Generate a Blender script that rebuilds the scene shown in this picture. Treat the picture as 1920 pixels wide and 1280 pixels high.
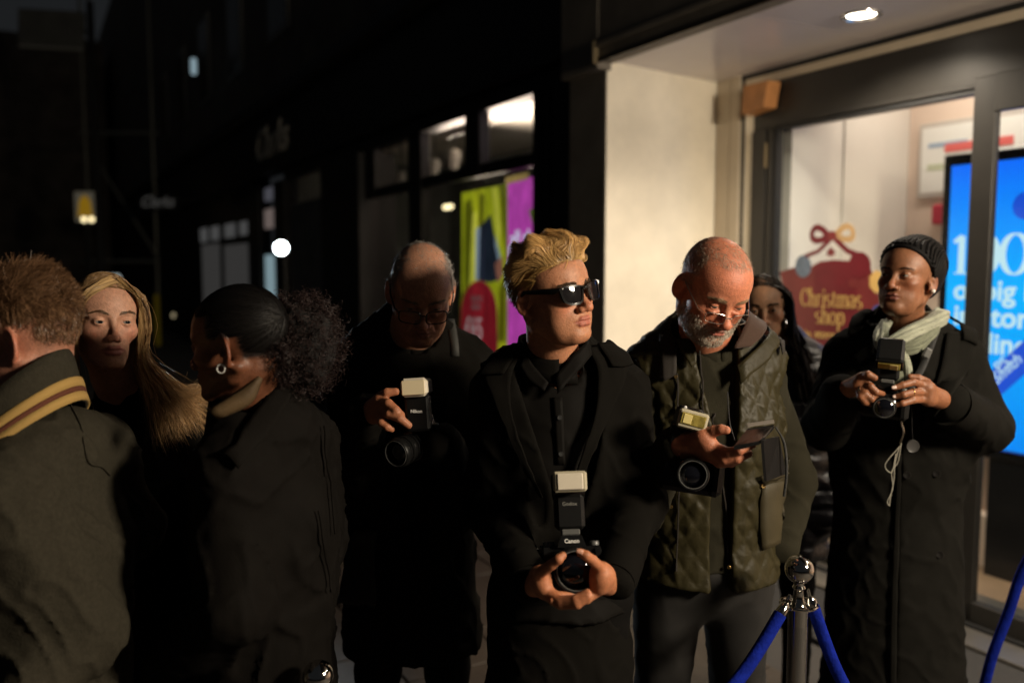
import bpy, math, random
import numpy as np
from math import radians as rad, sin, cos, pi
from mathutils import Vector, Matrix
sc = bpy.context.scene
C = sc.collection
for o in list(bpy.data.objects):
    bpy.data.objects.remove(o)
random.seed(7)
RNG = np.random.default_rng(7)

# ------------------------------------------------------------------ camera
FPX = 1600.0                      # focal length in pixels of the 1920 px wide photograph (30 mm)
PITCH = math.atan(140 / FPX)      # horizon at y = 500
CAM = np.array([0.0, 0.0, 1.62])
cd = bpy.data.cameras.new('camera')
cd.sensor_width = 36.0
cd.lens = FPX / 1920 * 36
cd.clip_start = 0.05
cd.clip_end = 400
cd.dof.use_dof = True
cd.dof.focus_distance = 1.95
cd.dof.aperture_fstop = 1.5
cam = bpy.data.objects.new('camera', cd)
cam.location = CAM
cam.rotation_euler = (pi / 2 - PITCH, 0, 0)
C.objects.link(cam)
sc.camera = cam
sc.render.resolution_x, sc.render.resolution_y = 1024, 682
sc.view_settings.view_transform = 'Standard'
sc.view_settings.look = 'None'
sc.view_settings.exposure = 0.0
sc.view_settings.gamma = 1.0
sc.view_settings.use_curve_mapping = False
sc.cycles.use_denoising = True
sc.cycles.max_bounces = 6
sc.cycles.sample_clamp_indirect = 4.0

def ray(px, py):
    """world direction of a photograph pixel, scaled to unit world Y"""
    u, v = (px - 960) / FPX, -(py - 640) / FPX
    d = np.array([u, cos(PITCH) + v * sin(PITCH), -sin(PITCH) + v * cos(PITCH)])
    return d / d[1]

def at(px, py, Y):
    return CAM + ray(px, py) * Y

def on_plane(px, py, p0, n):
    d = ray(px, py)
    p0, n = np.array(p0, float), np.array(n, float)
    return CAM + d * (np.dot(p0 - CAM, n) / np.dot(d, n))
# ------------------------------------------------------------------ materials
MATS = {}
def mat(name, col, rough=0.6, metal=0.0, emit=None, estr=0.0, bump=0.0, bscale=60.0, var=0.0, vscale=4.0,
        sss=0.0, spec=0.5, attr=None, alpha=None, trans=0.0, ior=1.45, sheen=0.0, coat=0.0, bdist=0.01, stretch=None, sssr=(0.012, 0.004, 0.002)):
    if name in MATS:
        return MATS[name]
    m = bpy.data.materials.new(name)
    m.use_nodes = True
    nt = m.node_tree
    b = nt.nodes['Principled BSDF']
    b.inputs['Base Color'].default_value = (*col, 1)
    b.inputs['Roughness'].default_value = rough
    b.inputs['Metallic'].default_value = metal
    b.inputs['Specular IOR Level'].default_value = spec
    b.inputs['IOR'].default_value = ior
    b.inputs['Transmission Weight'].default_value = trans
    b.inputs['Sheen Weight'].default_value = sheen
    b.inputs['Sheen Roughness'].default_value = 0.4
    b.inputs['Coat Weight'].default_value = coat
    if alpha is not None:
        b.inputs['Alpha'].default_value = alpha
    if emit:
        b.inputs['Emission Color'].default_value = (*emit, 1)
        b.inputs['Emission Strength'].default_value = estr
    if sss:
        b.inputs['Subsurface Weight'].default_value = sss
        b.inputs['Subsurface Radius'].default_value = sssr
        b.inputs['Subsurface Scale'].default_value = 1.0
    tc = nt.nodes.new('ShaderNodeTexCoord')
    src = tc.outputs['Object']
    if stretch:
        mp = nt.nodes.new('ShaderNodeMapping')
        mp.inputs['Scale'].default_value = stretch
        nt.links.new(src, mp.inputs['Vector'])
        src = mp.outputs['Vector']
    colout = None
    if attr:
        a = nt.nodes.new('ShaderNodeAttribute')
        a.attribute_name = attr
        colout = a.outputs['Color']
    if var:
        n = nt.nodes.new('ShaderNodeTexNoise')
        n.inputs['Scale'].default_value = vscale
        n.inputs['Detail'].default_value = 6
        n.inputs['Roughness'].default_value = 0.65
        nt.links.new(src, n.inputs['Vector'])
        r = nt.nodes.new('ShaderNodeMapRange')
        r.inputs['From Min'].default_value = 0.3
        r.inputs['From Max'].default_value = 0.7
        r.inputs['To Min'].default_value = 1 - var
        r.inputs['To Max'].default_value = 1 + var
        nt.links.new(n.outputs['Fac'], r.inputs['Value'])
        mx = nt.nodes.new('ShaderNodeMix')
        mx.data_type = 'RGBA'
        mx.blend_type = 'MULTIPLY'
        mx.inputs[0].default_value = 1
        if colout:
            nt.links.new(colout, mx.inputs[6])
        else:
            mx.inputs[6].default_value = (*col, 1)
        nt.links.new(r.outputs['Result'], mx.inputs[7])
        colout = mx.outputs[2]
    if colout:
        nt.links.new(colout, b.inputs['Base Color'])
    if bump:
        n2 = nt.nodes.new('ShaderNodeTexNoise')
        n2.inputs['Scale'].default_value = bscale
        n2.inputs['Detail'].default_value = 5
        nt.links.new(src, n2.inputs['Vector'])
        bp = nt.nodes.new('ShaderNodeBump')
        bp.inputs['Strength'].default_value = bump
        bp.inputs['Distance'].default_value = bdist
        nt.links.new(n2.outputs['Fac'], bp.inputs['Height'])
        nt.links.new(bp.outputs['Normal'], b.inputs['Normal'])
    MATS[name] = m
    return m

# ------------------------------------------------------------------ objects
def tag(o, label, cat, group=None):
    o['label'] = label
    o['category'] = cat
    if group:
        o['group'] = group
    return o

def empty(name, loc=(0, 0, 0), label=None, cat=None, group=None):
    o = bpy.data.objects.new(name, None)
    o.empty_display_size = 0.1
    o.location = loc
    C.objects.link(o)
    if label:
        tag(o, label, cat, group)
    return o

def obj(name, me, m=None, parent=None, smooth=True, structure=False):
    """link mesh data given in world coordinates; a parent is an Empty without rotation"""
    o = bpy.data.objects.new(name, me)
    if m:
        for mm in (m if isinstance(m, (list, tuple)) else [m]):
            me.materials.append(mm)
    C.objects.link(o)
    if parent is not None:
        o.parent = parent
        w = parent
        off = Vector((0, 0, 0))
        while w is not None:
            off += w.location
            w = w.parent
        o.location = -off
    if smooth:
        me.polygons.foreach_set('use_smooth', np.ones(len(me.polygons), dtype=bool))
    if structure:
        o['kind'] = 'structure'
    return o

def recenter(o):
    """move a top-level mesh's origin to its base centre"""
    me = o.data
    n = len(me.vertices)
    a = np.empty(n * 3)
    me.vertices.foreach_get('co', a)
    a = a.reshape(-1, 3)
    c = np.array([(a[:, 0].min() + a[:, 0].max()) / 2, (a[:, 1].min() + a[:, 1].max()) / 2, a[:, 2].min()])
    me.vertices.foreach_set('co', (a - c).ravel())
    o.location = Vector(c) + o.location
    return o

def mesh(verts, faces, name='mesh'):
    me = bpy.data.meshes.new(name)
    verts = np.asarray(verts, dtype=np.float32).reshape(-1, 3)
    if isinstance(faces, np.ndarray) and faces.ndim == 2:
        k = faces.shape[1]
        me.vertices.add(len(verts))
        me.vertices.foreach_set('co', verts.ravel())
        me.loops.add(faces.size)
        me.loops.foreach_set('vertex_index', faces.astype(np.int32).ravel())
        me.polygons.add(len(faces))
        me.polygons.foreach_set('loop_start', np.arange(0, faces.size, k, dtype=np.int32))
        me.update(calc_edges=True)
        me.validate()
    else:
        me.from_pydata([tuple(map(float, v)) for v in verts], [], [tuple(map(int, f)) for f in faces])
        me.update()
    return me

def set_col(me, name, cols):
    a = me.attributes.new(name, 'FLOAT_COLOR', 'POINT')
    c = np.ones((len(me.vertices), 4), dtype=np.float32)
    c[:, :3] = cols
    a.data.foreach_set('color', c.ravel())

class MB:
    """collects simple solids into one mesh"""
    def __init__(self):
        self.v, self.f = [], []
    def add(self, verts, faces):
        n = len(self.v)
        self.v += [np.asarray(p, float) for p in verts]
        self.f += [[i + n for i in f] for f in faces]
        return self
    def box(self, c, s, R=None):
        """box of full size s centred at c, R = 3x3 axes as columns"""
        c, s = np.array(c, float), np.array(s, float) / 2
        R = np.eye(3) if R is None else np.asarray(R)
        vs = [c + R @ (s * np.array(q)) for q in ((-1,-1,-1),(1,-1,-1),(1,1,-1),(-1,1,-1),(-1,-1,1),(1,-1,1),(1,1,1),(-1,1,1))]
        return self.add(vs, [(0,3,2,1),(4,5,6,7),(0,1,5,4),(1,2,6,5),(2,3,7,6),(3,0,4,7)])
    def bbox(self, c, s, R=None, b=0.002):
        """box with chamfered edges"""
        c, s = np.array(c, float), np.array(s, float) / 2
        R = np.eye(3) if R is None else np.asarray(R)
        b = min(b, 0.45 * s.min() * 2)
        pts, idx = [], {}
        for sx in (-1, 1):
            for sy in (-1, 1):
                for sz in (-1, 1):
                    sg = np.array([sx, sy, sz])
                    for ax in range(3):
                        p = s * sg - sg * b
                        p[ax] = s[ax] * sg[ax]
                        idx[(sx, sy, sz, ax)] = len(pts)
                        pts.append(c + R @ p)
        F = []
        for ax in range(3):
            o1, o2 = (ax + 1) % 3, (ax + 2) % 3
            for sg in (-1, 1):
                q = []
                for a, bb in ((-1,-1),(1,-1),(1,1),(-1,1)):
                    k = [0, 0, 0]; k[ax] = sg; k[o1] = a; k[o2] = bb
                    q.append(idx[(*k, ax)])
                F.append(q if sg > 0 else q[::-1])
            for a in (-1, 1):
                for bb in (-1, 1):
                    k0 = [0, 0, 0]; k0[o1] = a; k0[o2] = bb
                    k1 = list(k0); k0[ax] = -1; k1[ax] = 1
                    q = [idx[(*k0, o1)], idx[(*k1, o1)], idx[(*k1, o2)], idx[(*k0, o2)]]
                    F.append(q if a * bb > 0 else q[::-1])
        for sx in (-1, 1):
            for sy in (-1, 1):
                for sz in (-1, 1):
                    q = [idx[(sx, sy, sz, a)] for a in range(3)]
                    F.append(q if sx * sy * sz > 0 else q[::-1])
        return self.add(pts, F)
    def tube(self, pts, r, n=10, closed=False, caps=True, flat=1.0):
        pts = [np.array(p, float) for p in pts]
        m = len(pts)
        rs = r if hasattr(r, '__len__') else [r] * m
        rings = []
        up = None
        for i, p in enumerate(pts):
            a = pts[(i - 1) % m] if (closed or i > 0) else p
            b = pts[(i + 1) % m] if (closed or i < m - 1) else p
            t = b - a
            t /= np.linalg.norm(t) + 1e-12
            if up is None:
                up = np.array([0, 0, 1.0]) if abs(t[2]) < 0.9 else np.array([0, 1.0, 0])
            s = np.cross(t, up); s /= np.linalg.norm(s) + 1e-12
            up = np.cross(s, t)
            rings.append([p + rs[i] * (cos(2 * pi * k / n) * s + flat * sin(2 * pi * k / n) * up) for k in range(n)])
        vs = [q for rg in rings for q in rg]
        F = []
        for i in range(m if closed else m - 1):
            j = (i + 1) % m
            for k in range(n):
                k2 = (k + 1) % n
                F.append((i * n + k, i * n + k2, j * n + k2, j * n + k))
        if caps and not closed:
            F.append(tuple(range(n))[::-1])
            F.append(tuple((m - 1) * n + k for k in range(n)))
        return self.add(vs, F)
    def lathe(self, prof, o, ax=(0, 0, 1), n=32):
        """prof: (radius, height along ax) from the base o"""
        ax = np.array(ax, float); ax /= np.linalg.norm(ax)
        t = np.array([1.0, 0, 0]) if abs(ax[0]) < 0.8 else np.array([0, 1.0, 0])
        u = np.cross(ax, t); u /= np.linalg.norm(u); w = np.cross(ax, u)
        o = np.array(o, float)
        vs, F = [], []
        for r, h in prof:
            vs += [o + ax * h + r * (cos(2 * pi * k / n) * u + sin(2 * pi * k / n) * w) for k in range(n)]
        for i in range(len(prof) - 1):
            for k in range(n):
                k2 = (k + 1) % n
                F.append((i * n + k, i * n + k2, (i + 1) * n + k2, (i + 1) * n + k))
        return self.add(vs, F)
    def prism(self, poly, d):
        """polygon of 3D points extruded by the vector d"""
        poly = [np.array(p, float) for p in poly]
        n = len(poly)
        d = np.array(d, float)
        F = [tuple(range(n))[::-1], tuple(range(n, 2 * n))]
        F += [(i, (i + 1) % n, n + (i + 1) % n, n + i) for i in range(n)]
        nn = sum(np.cross(poly[i], poly[(i + 1) % n]) for i in range(n))
        if np.dot(nn, d) < 0:
            F = [f[::-1] for f in F]
        return self.add(poly + [p + d for p in poly], F)
    def build(self, name, m, parent=None, smooth=False, structure=False):
        me = mesh(self.v, self.f, name)
        o = obj(name, me, m, parent, smooth, structure)
        if smooth:
            try:
                me.set_sharp_from_angle(angle=rad(40))
            except Exception:
                pass
        return o if parent is not None else recenter(o)

def frame(fwd, up=(0, 0, 1)):
    """columns: right, forward, up"""
    f = np.array(fwd, float); f /= np.linalg.norm(f)
    r = np.cross(f, np.array(up, float)); r /= np.linalg.norm(r)
    return np.stack([r, f, np.cross(r, f)], axis=1)

# ------------------------------------------------------------------ signed distance shapes
def ell(P, c, r):
    q = P - np.array(c)
    r = np.array(r)
    k0 = np.sqrt(((q / r) ** 2).sum(-1))
    k1 = np.sqrt(((q / r ** 2) ** 2).sum(-1)) + 1e-9
    return k0 * (k0 - 1) / k1

def sph(P, c, r):
    return np.sqrt(((P - np.array(c)) ** 2).sum(-1)) - r

def cap(P, a, b, ra, rb):
    a, b = np.array(a, float), np.array(b, float)
    ba = b - a
    pa = P - a
    h = np.clip(pa @ ba / (ba @ ba + 1e-12), 0, 1)
    return np.sqrt(((pa - h[..., None] * ba) ** 2).sum(-1)) - (ra + (rb - ra) * h)

def chain(P, pts, rs, k=0.004):
    d = None
    for i in range(len(pts) - 1):
        e = cap(P, pts[i], pts[i + 1], rs[i], rs[i + 1])
        d = e if d is None else smin(d, e, k)
    return d

def ecap(P, a, b, ra, rb, R, fl):
    """tapered capsule flattened: R rotates into the local frame, fl scales the local axes"""
    R = np.asarray(R); fl = np.array(fl)
    Q = (P @ R) / fl
    return cap(Q, (np.array(a) @ R) / fl, (np.array(b) @ R) / fl, ra, rb) * fl.min()

def smin(a, b, k):
    h = np.clip(0.5 + 0.5 * (b - a) / k, 0, 1)
    return b + (a - b) * h - k * h * (1 - h)

def smax(a, b, k):
    return -smin(-a, -b, k)

def sstep(x, a, b):
    t = np.clip((x - a) / (b - a), 0, 1)
    return t * t * (3 - 2 * t)

def _hash(ix, iy, iz, s):
    n = (ix * 374761393 + iy * 668265263 + iz * 2147483647 + s * 974634777) & 0xffffffff
    n = ((n ^ (n >> 13)) * 1274126177) & 0xffffffff
    n = n ^ (n >> 16)
    return (n & 0xffff) / 65535.0

def vnoise(P, scale, seed=0):
    """value noise in -1..1"""
    Q = np.asarray(P) * scale
    I = np.floor(Q).astype(np.int64)
    F = Q - I
    F = F * F * (3 - 2 * F)
    r = 0
    for dx in (0, 1):
        for dy in (0, 1):
            for dz in (0, 1):
                w = (F[..., 0] if dx else 1 - F[..., 0]) * (F[..., 1] if dy else 1 - F[..., 1]) * (F[..., 2] if dz else 1 - F[..., 2])
                r = r + w * _hash(I[..., 0] + dx, I[..., 1] + dy, I[..., 2] + dz, seed)
    return r * 2 - 1

def fbm(P, scale, seed=0, oct=3):
    r, a = 0, 1.0
    for i in range(oct):
        r = r + a * vnoise(P, scale * 2 ** i, seed + i)
        a *= 0.5
    return r / 1.75

def grad(f, P, e=0.0008):
    g = 0
    for v in ((1, -1, -1), (-1, -1, 1), (-1, 1, -1), (1, 1, 1)):
        g = g + f(P + np.array(v) * e)[..., None] * np.array(v, float)
    return g / (np.linalg.norm(g, axis=-1, keepdims=True) + 1e-12)

def polygonize(f, lo, hi, h, co=4, margin=1.15, snap=True):
    """surface nets of f = 0 in the box lo..hi with cell size h"""
    lo, hi = np.array(lo, float), np.array(hi, float)
    nc = np.ceil((hi - lo) / (h * co)).astype(int) + 1
    ax = [lo[i] + np.arange(nc[i]) * h * co for i in range(3)]
    G = np.stack(np.meshgrid(*ax, indexing='ij'), -1)
    dc = f(G.reshape(-1, 3)).reshape(nc)
    n = (nc - 1) * co + 1
    V = np.repeat(np.repeat(np.repeat(dc, co, 0), co, 1), co, 2)[:n[0], :n[1], :n[2]].copy()
    cells = np.zeros(nc - 1, bool)
    lim = h * co * margin
    nb = np.abs(dc) < lim
    sg = dc < 0
    for dx in (0, 1):
        for dy in (0, 1):
            for dz in (0, 1):
                sl = tuple(slice(q, nc[i] - 1 + q) for i, q in enumerate((dx, dy, dz)))
                cells |= nb[sl]
    ci = np.argwhere(cells)
    off = np.stack(np.meshgrid(*[np.arange(co + 1)] * 3, indexing='ij'), -1).reshape(-1, 3)
    need = np.zeros(n, bool)
    idx = (ci[:, None, :] * co + off[None]).reshape(-1, 3)
    need[idx[:, 0], idx[:, 1], idx[:, 2]] = True
    pi_ = np.argwhere(need)
    P = lo + pi_ * h
    out = np.empty(len(P))
    for s in range(0, len(P), 200000):
        out[s:s + 200000] = f(P[s:s + 200000])
    V[need] = out
    # faces of the box stay outside
    V[0], V[-1] = np.maximum(V[0], h), np.maximum(V[-1], h)
    V[:, 0], V[:, -1] = np.maximum(V[:, 0], h), np.maximum(V[:, -1], h)
    V[:, :, 0], V[:, :, -1] = np.maximum(V[:, :, 0], h), np.maximum(V[:, :, -1], h)
    S = V < 0
    cnt = np.zeros(n - 1, np.int8)
    for dx in (0, 1):
        for dy in (0, 1):
            for dz in (0, 1):
                cnt += S[dx:n[0] - 1 + dx, dy:n[1] - 1 + dy, dz:n[2] - 1 + dz]
    act = (cnt > 0) & (cnt < 8)
    A = np.argwhere(act)
    ids = -np.ones(n - 1, np.int64)
    ids[act] = np.arange(len(A))
    acc = np.zeros((len(A), 3)); num = np.zeros(len(A))
    cs = [(x, y, z) for x in (0, 1) for y in (0, 1) for z in (0, 1)]
    for p in cs:
        for axi in range(3):
            if p[axi]:
                continue
            q = list(p); q[axi] = 1
            va = V[A[:, 0] + p[0], A[:, 1] + p[1], A[:, 2] + p[2]]
            vb = V[A[:, 0] + q[0], A[:, 1] + q[1], A[:, 2] + q[2]]
            m = (va < 0) != (vb < 0)
            t = np.where(m, va / np.where(m, va - vb, 1), 0)
            e = np.tile(np.array(p, float), (len(A), 1))
            e[:, axi] += t
            acc[m] += e[m]; num[m] += 1
    vt = lo + (A + acc / num[:, None]) * h
    quads = []
    for axi in range(3):
        o1, o2 = (axi + 1) % 3, (axi + 2) % 3
        sl0 = [slice(1, -1)] * 3; sl1 = [slice(1, -1)] * 3
        sl0[axi] = slice(0, -1); sl1[axi] = slice(1, None)
        a, b = S[tuple(sl0)], S[tuple(sl1)]
        E = np.argwhere(a != b)
        if not len(E):
            continue
        inside = a[E[:, 0], E[:, 1], E[:, 2]]
        E = E + 1
        E[:, axi] -= 1
        def cid(d1, d2):
            c = E.copy(); c[:, o1] -= d1; c[:, o2] -= d2
            return ids[c[:, 0], c[:, 1], c[:, 2]]
        q = np.stack([cid(1, 1), cid(0, 1), cid(0, 0), cid(1, 0)], 1)
        q[~inside] = q[~inside][:, ::-1]
        quads.append(q)
    Q = np.concatenate(quads)
    Q = Q[(Q >= 0).all(1)]
    if snap and len(vt):
        for _ in range(1):
            g = grad(f, vt, h * 0.3)
            vt = vt - np.clip(f(vt), -h * .6, h * .6)[:, None] * g
    return vt, Q

def hits(f, pts, off=0.0, y0=0.6, y1=6.0, fall=2.0):
    """walk along photograph rays until the shape f is met; off lifts the points off the surface"""
    D = np.array([ray(x, y) for x, y in pts])
    n = np.linalg.norm(D, axis=1)
    t = np.full(len(D), float(y0))
    best, bt = np.full(len(D), 1e9), t.copy()
    for _ in range(90):
        P = CAM + D * t[:, None]
        v = f(P)
        bt = np.where(v < best, t, bt); best = np.minimum(best, v)
        go = (v > .0008) & (t < y1)
        if not go.any():
            break
        t = np.where(go, t + np.maximum(v * .7, .0008) / n, t)
    miss = t >= y1
    t[miss] = bt[miss]
    P = CAM + D * t[:, None]
    if miss.any():                       # a ray that passes beside the shape lands on its nearest side
        for _ in range(3):
            P[miss] -= grad(f, P[miss], .003) * f(P[miss])[:, None]
    off = np.broadcast_to(np.asarray(off, float), (len(D),))
    if np.any(off):
        G = grad(f, P, .004)
        P = P + G * off[:, None]
    return P

def hit(f, px, py, y0=0.6, y1=6.0, off=0.0, fall=2.0):
    return hits(f, [(px, py)], off, y0, y1, fall)[0]

def spline(pts, n):
    """Catmull-Rom through pts, n samples"""
    P = np.asarray(pts, float)
    P = np.vstack([2 * P[0] - P[1], P, 2 * P[-1] - P[-2]])
    m = len(P) - 3
    out = []
    for u in np.linspace(0, m - 1e-6, n):
        i = int(u); t = u - i
        a, b, c, d = P[i:i + 4]
        out.append(0.5 * (2 * b + (c - a) * t + (2 * a - 5 * b + 4 * c - d) * t * t + (3 * b - a - 3 * c + d) * t ** 3))
    return np.array(out)

def sheet(grid, th=0.004):
    """a solid sheet from a grid of points (n, m, 3), thickness th"""
    G = np.asarray(grid, float)
    n, m = G.shape[:2]
    du = np.gradient(G, axis=0); dv = np.gradient(G, axis=1)
    N = np.cross(du, dv)
    N /= np.linalg.norm(N, axis=-1, keepdims=True) + 1e-12
    T = np.concatenate([(G + N * th / 2).reshape(-1, 3), (G - N * th / 2).reshape(-1, 3)])
    F = []
    k = n * m
    for i in range(n - 1):
        for j in range(m - 1):
            a, b, c, d = i * m + j, (i + 1) * m + j, (i + 1) * m + j + 1, i * m + j + 1
            F.append((a, b, c, d)); F.append((k + d, k + c, k + b, k + a))
    for i in range(n - 1):
        for j, s in ((0, 1), (m - 1, -1)):
            a, b = i * m + j, (i + 1) * m + j
            q = (a, k + a, k + b, b)
            F.append(q if s > 0 else q[::-1])
    for j in range(m - 1):
        for i, s in ((0, -1), (n - 1, 1)):
            a, b = i * m + j, i * m + j + 1
            q = (a, k + a, k + b, b)
            F.append(q if s > 0 else q[::-1])
    return T, np.array(F)

def patch(f, left, right, n=14, m=8, off=0.006, th=0.005, fall=2.0, bulge=0.0, y0=0.6):
    """a cloth piece between two pixel outlines (lists of px), laid on the surface f"""
    L = spline([(*p, 0) for p in left], n)[:, :2]
    Rr = spline([(*p, 0) for p in right], n)[:, :2]
    tt = np.linspace(0, 1, m)
    pp = (L[:, None] * (1 - tt)[None, :, None] + Rr[:, None] * tt[None, :, None]).reshape(-1, 2)
    of = np.tile(off + bulge * np.sin(pi * tt), n)
    G = hits(f, pp, of, y0=y0, fall=fall).reshape(n, m, 3)
    return sheet(G, th)

def ribbons(S, w, out=None, tilt=0.6, rng=RNG, taper=0.25):
    """hair strands S (n, m, 3) as tapered ribbons of width w"""
    n, m = S.shape[:2]
    T = np.gradient(S, axis=1)
    T /= np.linalg.norm(T, axis=-1, keepdims=True) + 1e-12
    if out is None:
        O = rng.normal(size=(n, 1, 3)).repeat(m, 1)
    else:
        O = out + rng.normal(size=(n, 1, 3)) * tilt
    B = np.cross(T, O)
    B /= np.linalg.norm(B, axis=-1, keepdims=True) + 1e-12
    tw = np.linspace(1, 0, m) ** 0.6 * (1 - taper) + taper
    ww = (np.asarray(w) * np.ones(n))[:, None] * tw[None]
    L, Rr = S - B * ww[..., None] / 2, S + B * ww[..., None] / 2
    V = np.stack([L, Rr], 2).reshape(-1, 3)
    base = (np.arange(n) * m * 2)[:, None] + (np.arange(m - 1) * 2)[None]
    Q = np.stack([base, base + 1, base + 3, base + 2], -1).reshape(-1, 4)
    return V, Q

def hair_obj(name, S, w, m, parent, cols, out=None, tilt=0.6):
    V, Q = ribbons(S, w, out, tilt)
    me = mesh(V, Q, name)
    n, k = S.shape[:2]
    c = np.asarray(cols, float)
    if c.ndim == 2:
        c = np.repeat(c[:, None], k, 1)
    c = np.repeat(c, 2, axis=1).reshape(-1, 3)
    set_col(me, 'tint', c)
    return obj(name, me, m, parent)
# ------------------------------------------------------------------ heads
def Rot(yaw, pitch, roll):
    y, p, r = rad(yaw), rad(pitch), rad(roll)
    Rz = np.array([[cos(y), -sin(y), 0], [sin(y), cos(y), 0], [0, 0, 1]])
    Rx = np.array([[1, 0, 0], [0, cos(p), -sin(p)], [0, sin(p), cos(p)]])
    Ry = np.array([[cos(r), 0, sin(r)], [0, 1, 0], [-sin(r), 0, cos(r)]])
    return Rz @ Rx @ Ry

class Head:
    """local frame: eyes at z = 0, face towards -y, person's left +x"""
    def __init__(s, loc, yaw, pitch, roll=0, scale=1.0, neck=None, **kw):
        s.t = np.array(loc, float)
        s.R = Rot(yaw, pitch, roll)
        s.k = scale
        s.p = dict(wide=1.0, jaw=1.0, nose=1.0, nosew=1.0, lips=1.0, cheek=1.0, chin=1.0, lid=0.0042, brow=1.0, ears=1.0, fat=0.0, long=1.0, smile=0.0, neckr=0.056, bags=0.0)
        s.p.update(kw)
        # neck base in local coordinates
        s.nb = s.loc(np.array(neck)) if neck is not None else np.array([0, 0.05, -0.22])
        s.eyeR = 0.0122
    def loc(s, P):
        return ((np.asarray(P) - s.t) @ s.R) / s.k
    def wld(s, P):
        return (np.asarray(P) * s.k) @ s.R.T + s.t
    def lips(s, Q):
        q = s.p['lips']
        sm = s.p['smile']
        up = chain(Q, [(0, -.0938, -.0628), (.010, -.0930, -.0622), (.0265, -.0825, -.0676 + sm)], [.0046 * q, .0044 * q, .0016])
        lo = chain(Q, [(0, -.0912, -.0738), (.012, -.0892, -.0730), (.0255, -.0825, -.0684 + sm)], [.0060 * q, .0053 * q, .0016])
        return up, lo
    def skull(s, P):
        Q = np.array(P, float)
        Q[..., 0] = np.abs(Q[..., 0]) / s.p['wide']
        d = ell(Q, (0, .012, .034), (.0755, .095, .084))
        return smin(d, ell(Q, (0, -.028, .03), (.061, .060, .056)), .03)
    def sdf(s, P):
        p = s.p
        Q = np.array(P, float)
        Q[..., 0] = np.abs(Q[..., 0]) / p['wide']
        z = Q[..., 2]
        Q[..., 2] = np.where(z < 0, z / p['long'], z)
        j, f = p['jaw'], p['fat']
        d = s.skull(P)
        d = smin(d, ell(Q, (0, -.034, -.040), (.055 * j + f, .052, .060)), .03)
        d = smin(d, ell(Q, (.043, -.047, -.024), (.022, .028 * p['cheek'], .018)), .022)
        d = smin(d, cap(Q, (.046 * j, .004, -.068), (.016, -.070, -.097), .017 + f, .0155), .026)
        d = smin(d, ell(Q, (0, -.0765, -.099), (.021 * p['chin'], .0155 * p['chin'], .0145)), .016)
        if f:
            d = smin(d, ell(Q, (.036, -.045, -.066), (.022, .024, .03)), .025)
            d = smin(d, ell(Q, (0, -.03, -.105), (.04, .04, .022)), .03)
        d = smin(d, ell(Q, (0, -.064, -.061), (.033, .029, .026)), .02)
        # brow, sockets
        d = smin(d, chain(Q, [(.008, -.0805, .0165), (.028, -.0795, .0205), (.046, -.066, .017)], [.0085 * p['brow'], .009 * p['brow'], .008]), .011)
        d = smax(d, -ell(Q, (.0315, -.0975, -.001), (.0185, .0175, .0125)), .013)
        d = smax(d, -ell(Q, (.0165, -.0935, -.004), (.006, .010, .010)), .008)
        # eye lids with the opening between them
        lid = sph(Q, (.0315, -.0735, 0), .0137)
        o = p['lid']
        slit = ell(Q, (.0315, -.0885, -.0012), (.0128, .0105, o))
        lid = smax(lid, -slit, .0012)
        d = smin(d, lid, .0045)
        d = smax(d, -slit, .0015) if o > 0.001 else d
        if p['bags']:
            d = smin(d, chain(Q, [(.020, -.0835, -.0135), (.031, -.0850, -.0165), (.042, -.0795, -.0125)], [.003, .0045, .003]), .006)
        # nose
        n, w = p['nose'], p['nosew']
        tip = np.array([0, -.0925 - .0195 * n, -.036])
        d = smin(d, chain(Q, [(0, -.083, .008), (0, -.0905, -.010), tip + [0, .0035, .002]], [.0066, .0068 * w, .0088 * w]), .009)
        d = smin(d, ell(Q, tip + [0, .003, 0], (.0105 * w, .0095, .0095)), .006)
        d = smin(d, ell(Q, (.0125 * w, -.0975, -.0405), (.0072 * w, .0105, .0078)), .006)
        d = smax(d, -ell(Q, (.0062 * w, -.1015, -.0475), (.0036 * w, .0055, .0045)), .003)
        # mouth
        if p['bags']:
            d = smax(d, -cap(Q, (.030, -.0835, -.045), (.035, -.0795, -.062), .0012, .0012), .008)
        up, lo = s.lips(Q)
        d = smin(d, up, .004)
        d = smin(d, lo, .004)
        sm = p['smile']
        d = smax(d, -chain(Q, [(0, -.0985, -.0682), (.012, -.0962, -.0678), (.0285, -.0865, -.0692 + sm)], [.0020, .0020, .0016]), .0035)
        d = smax(d, -ell(Q, (0, -.098, -.0850), (.016, .0065, .0045)), .006)
        d = smax(d, -cap(Q, (0, -.1035, -.050), (0, -.1035, -.057), .0026, .0026), .003)
        # ears
        e = Q - np.array([.0735, .0165, -.008])
        a = rad(-28)
        ex, ey, ez = cos(a) * e[..., 0] + sin(a) * e[..., 1], -sin(a) * e[..., 0] + cos(a) * e[..., 1], e[..., 2]
        b = rad(12)
        ey, ez = cos(b) * ey + sin(b) * ez, -sin(b) * ey + cos(b) * ez
        E = np.stack([ex, ey, ez], -1) / p['ears']
        ear = ell(E, (0.002, 0, 0), (.0052, .0165, .0285))
        rr = np.sqrt((E[..., 1] / .0155) ** 2 + (E[..., 2] / .028) ** 2)
        rim = np.sqrt(((rr - 1) * .018) ** 2 + (E[..., 0] - .0055) ** 2) - .0034
        rim = np.maximum(rim, -(E[..., 1] + .0105) - E[..., 2] * .25)
        ear = smin(ear, rim, .004)
        ear = smax(ear, -ell(E, (.009, -.001, -.003), (.0075, .0085, .0125)), .004)
        ear = smax(ear, -ell(E, (.0085, .002, .013), (.0045, .0095, .010)), .003)
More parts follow.
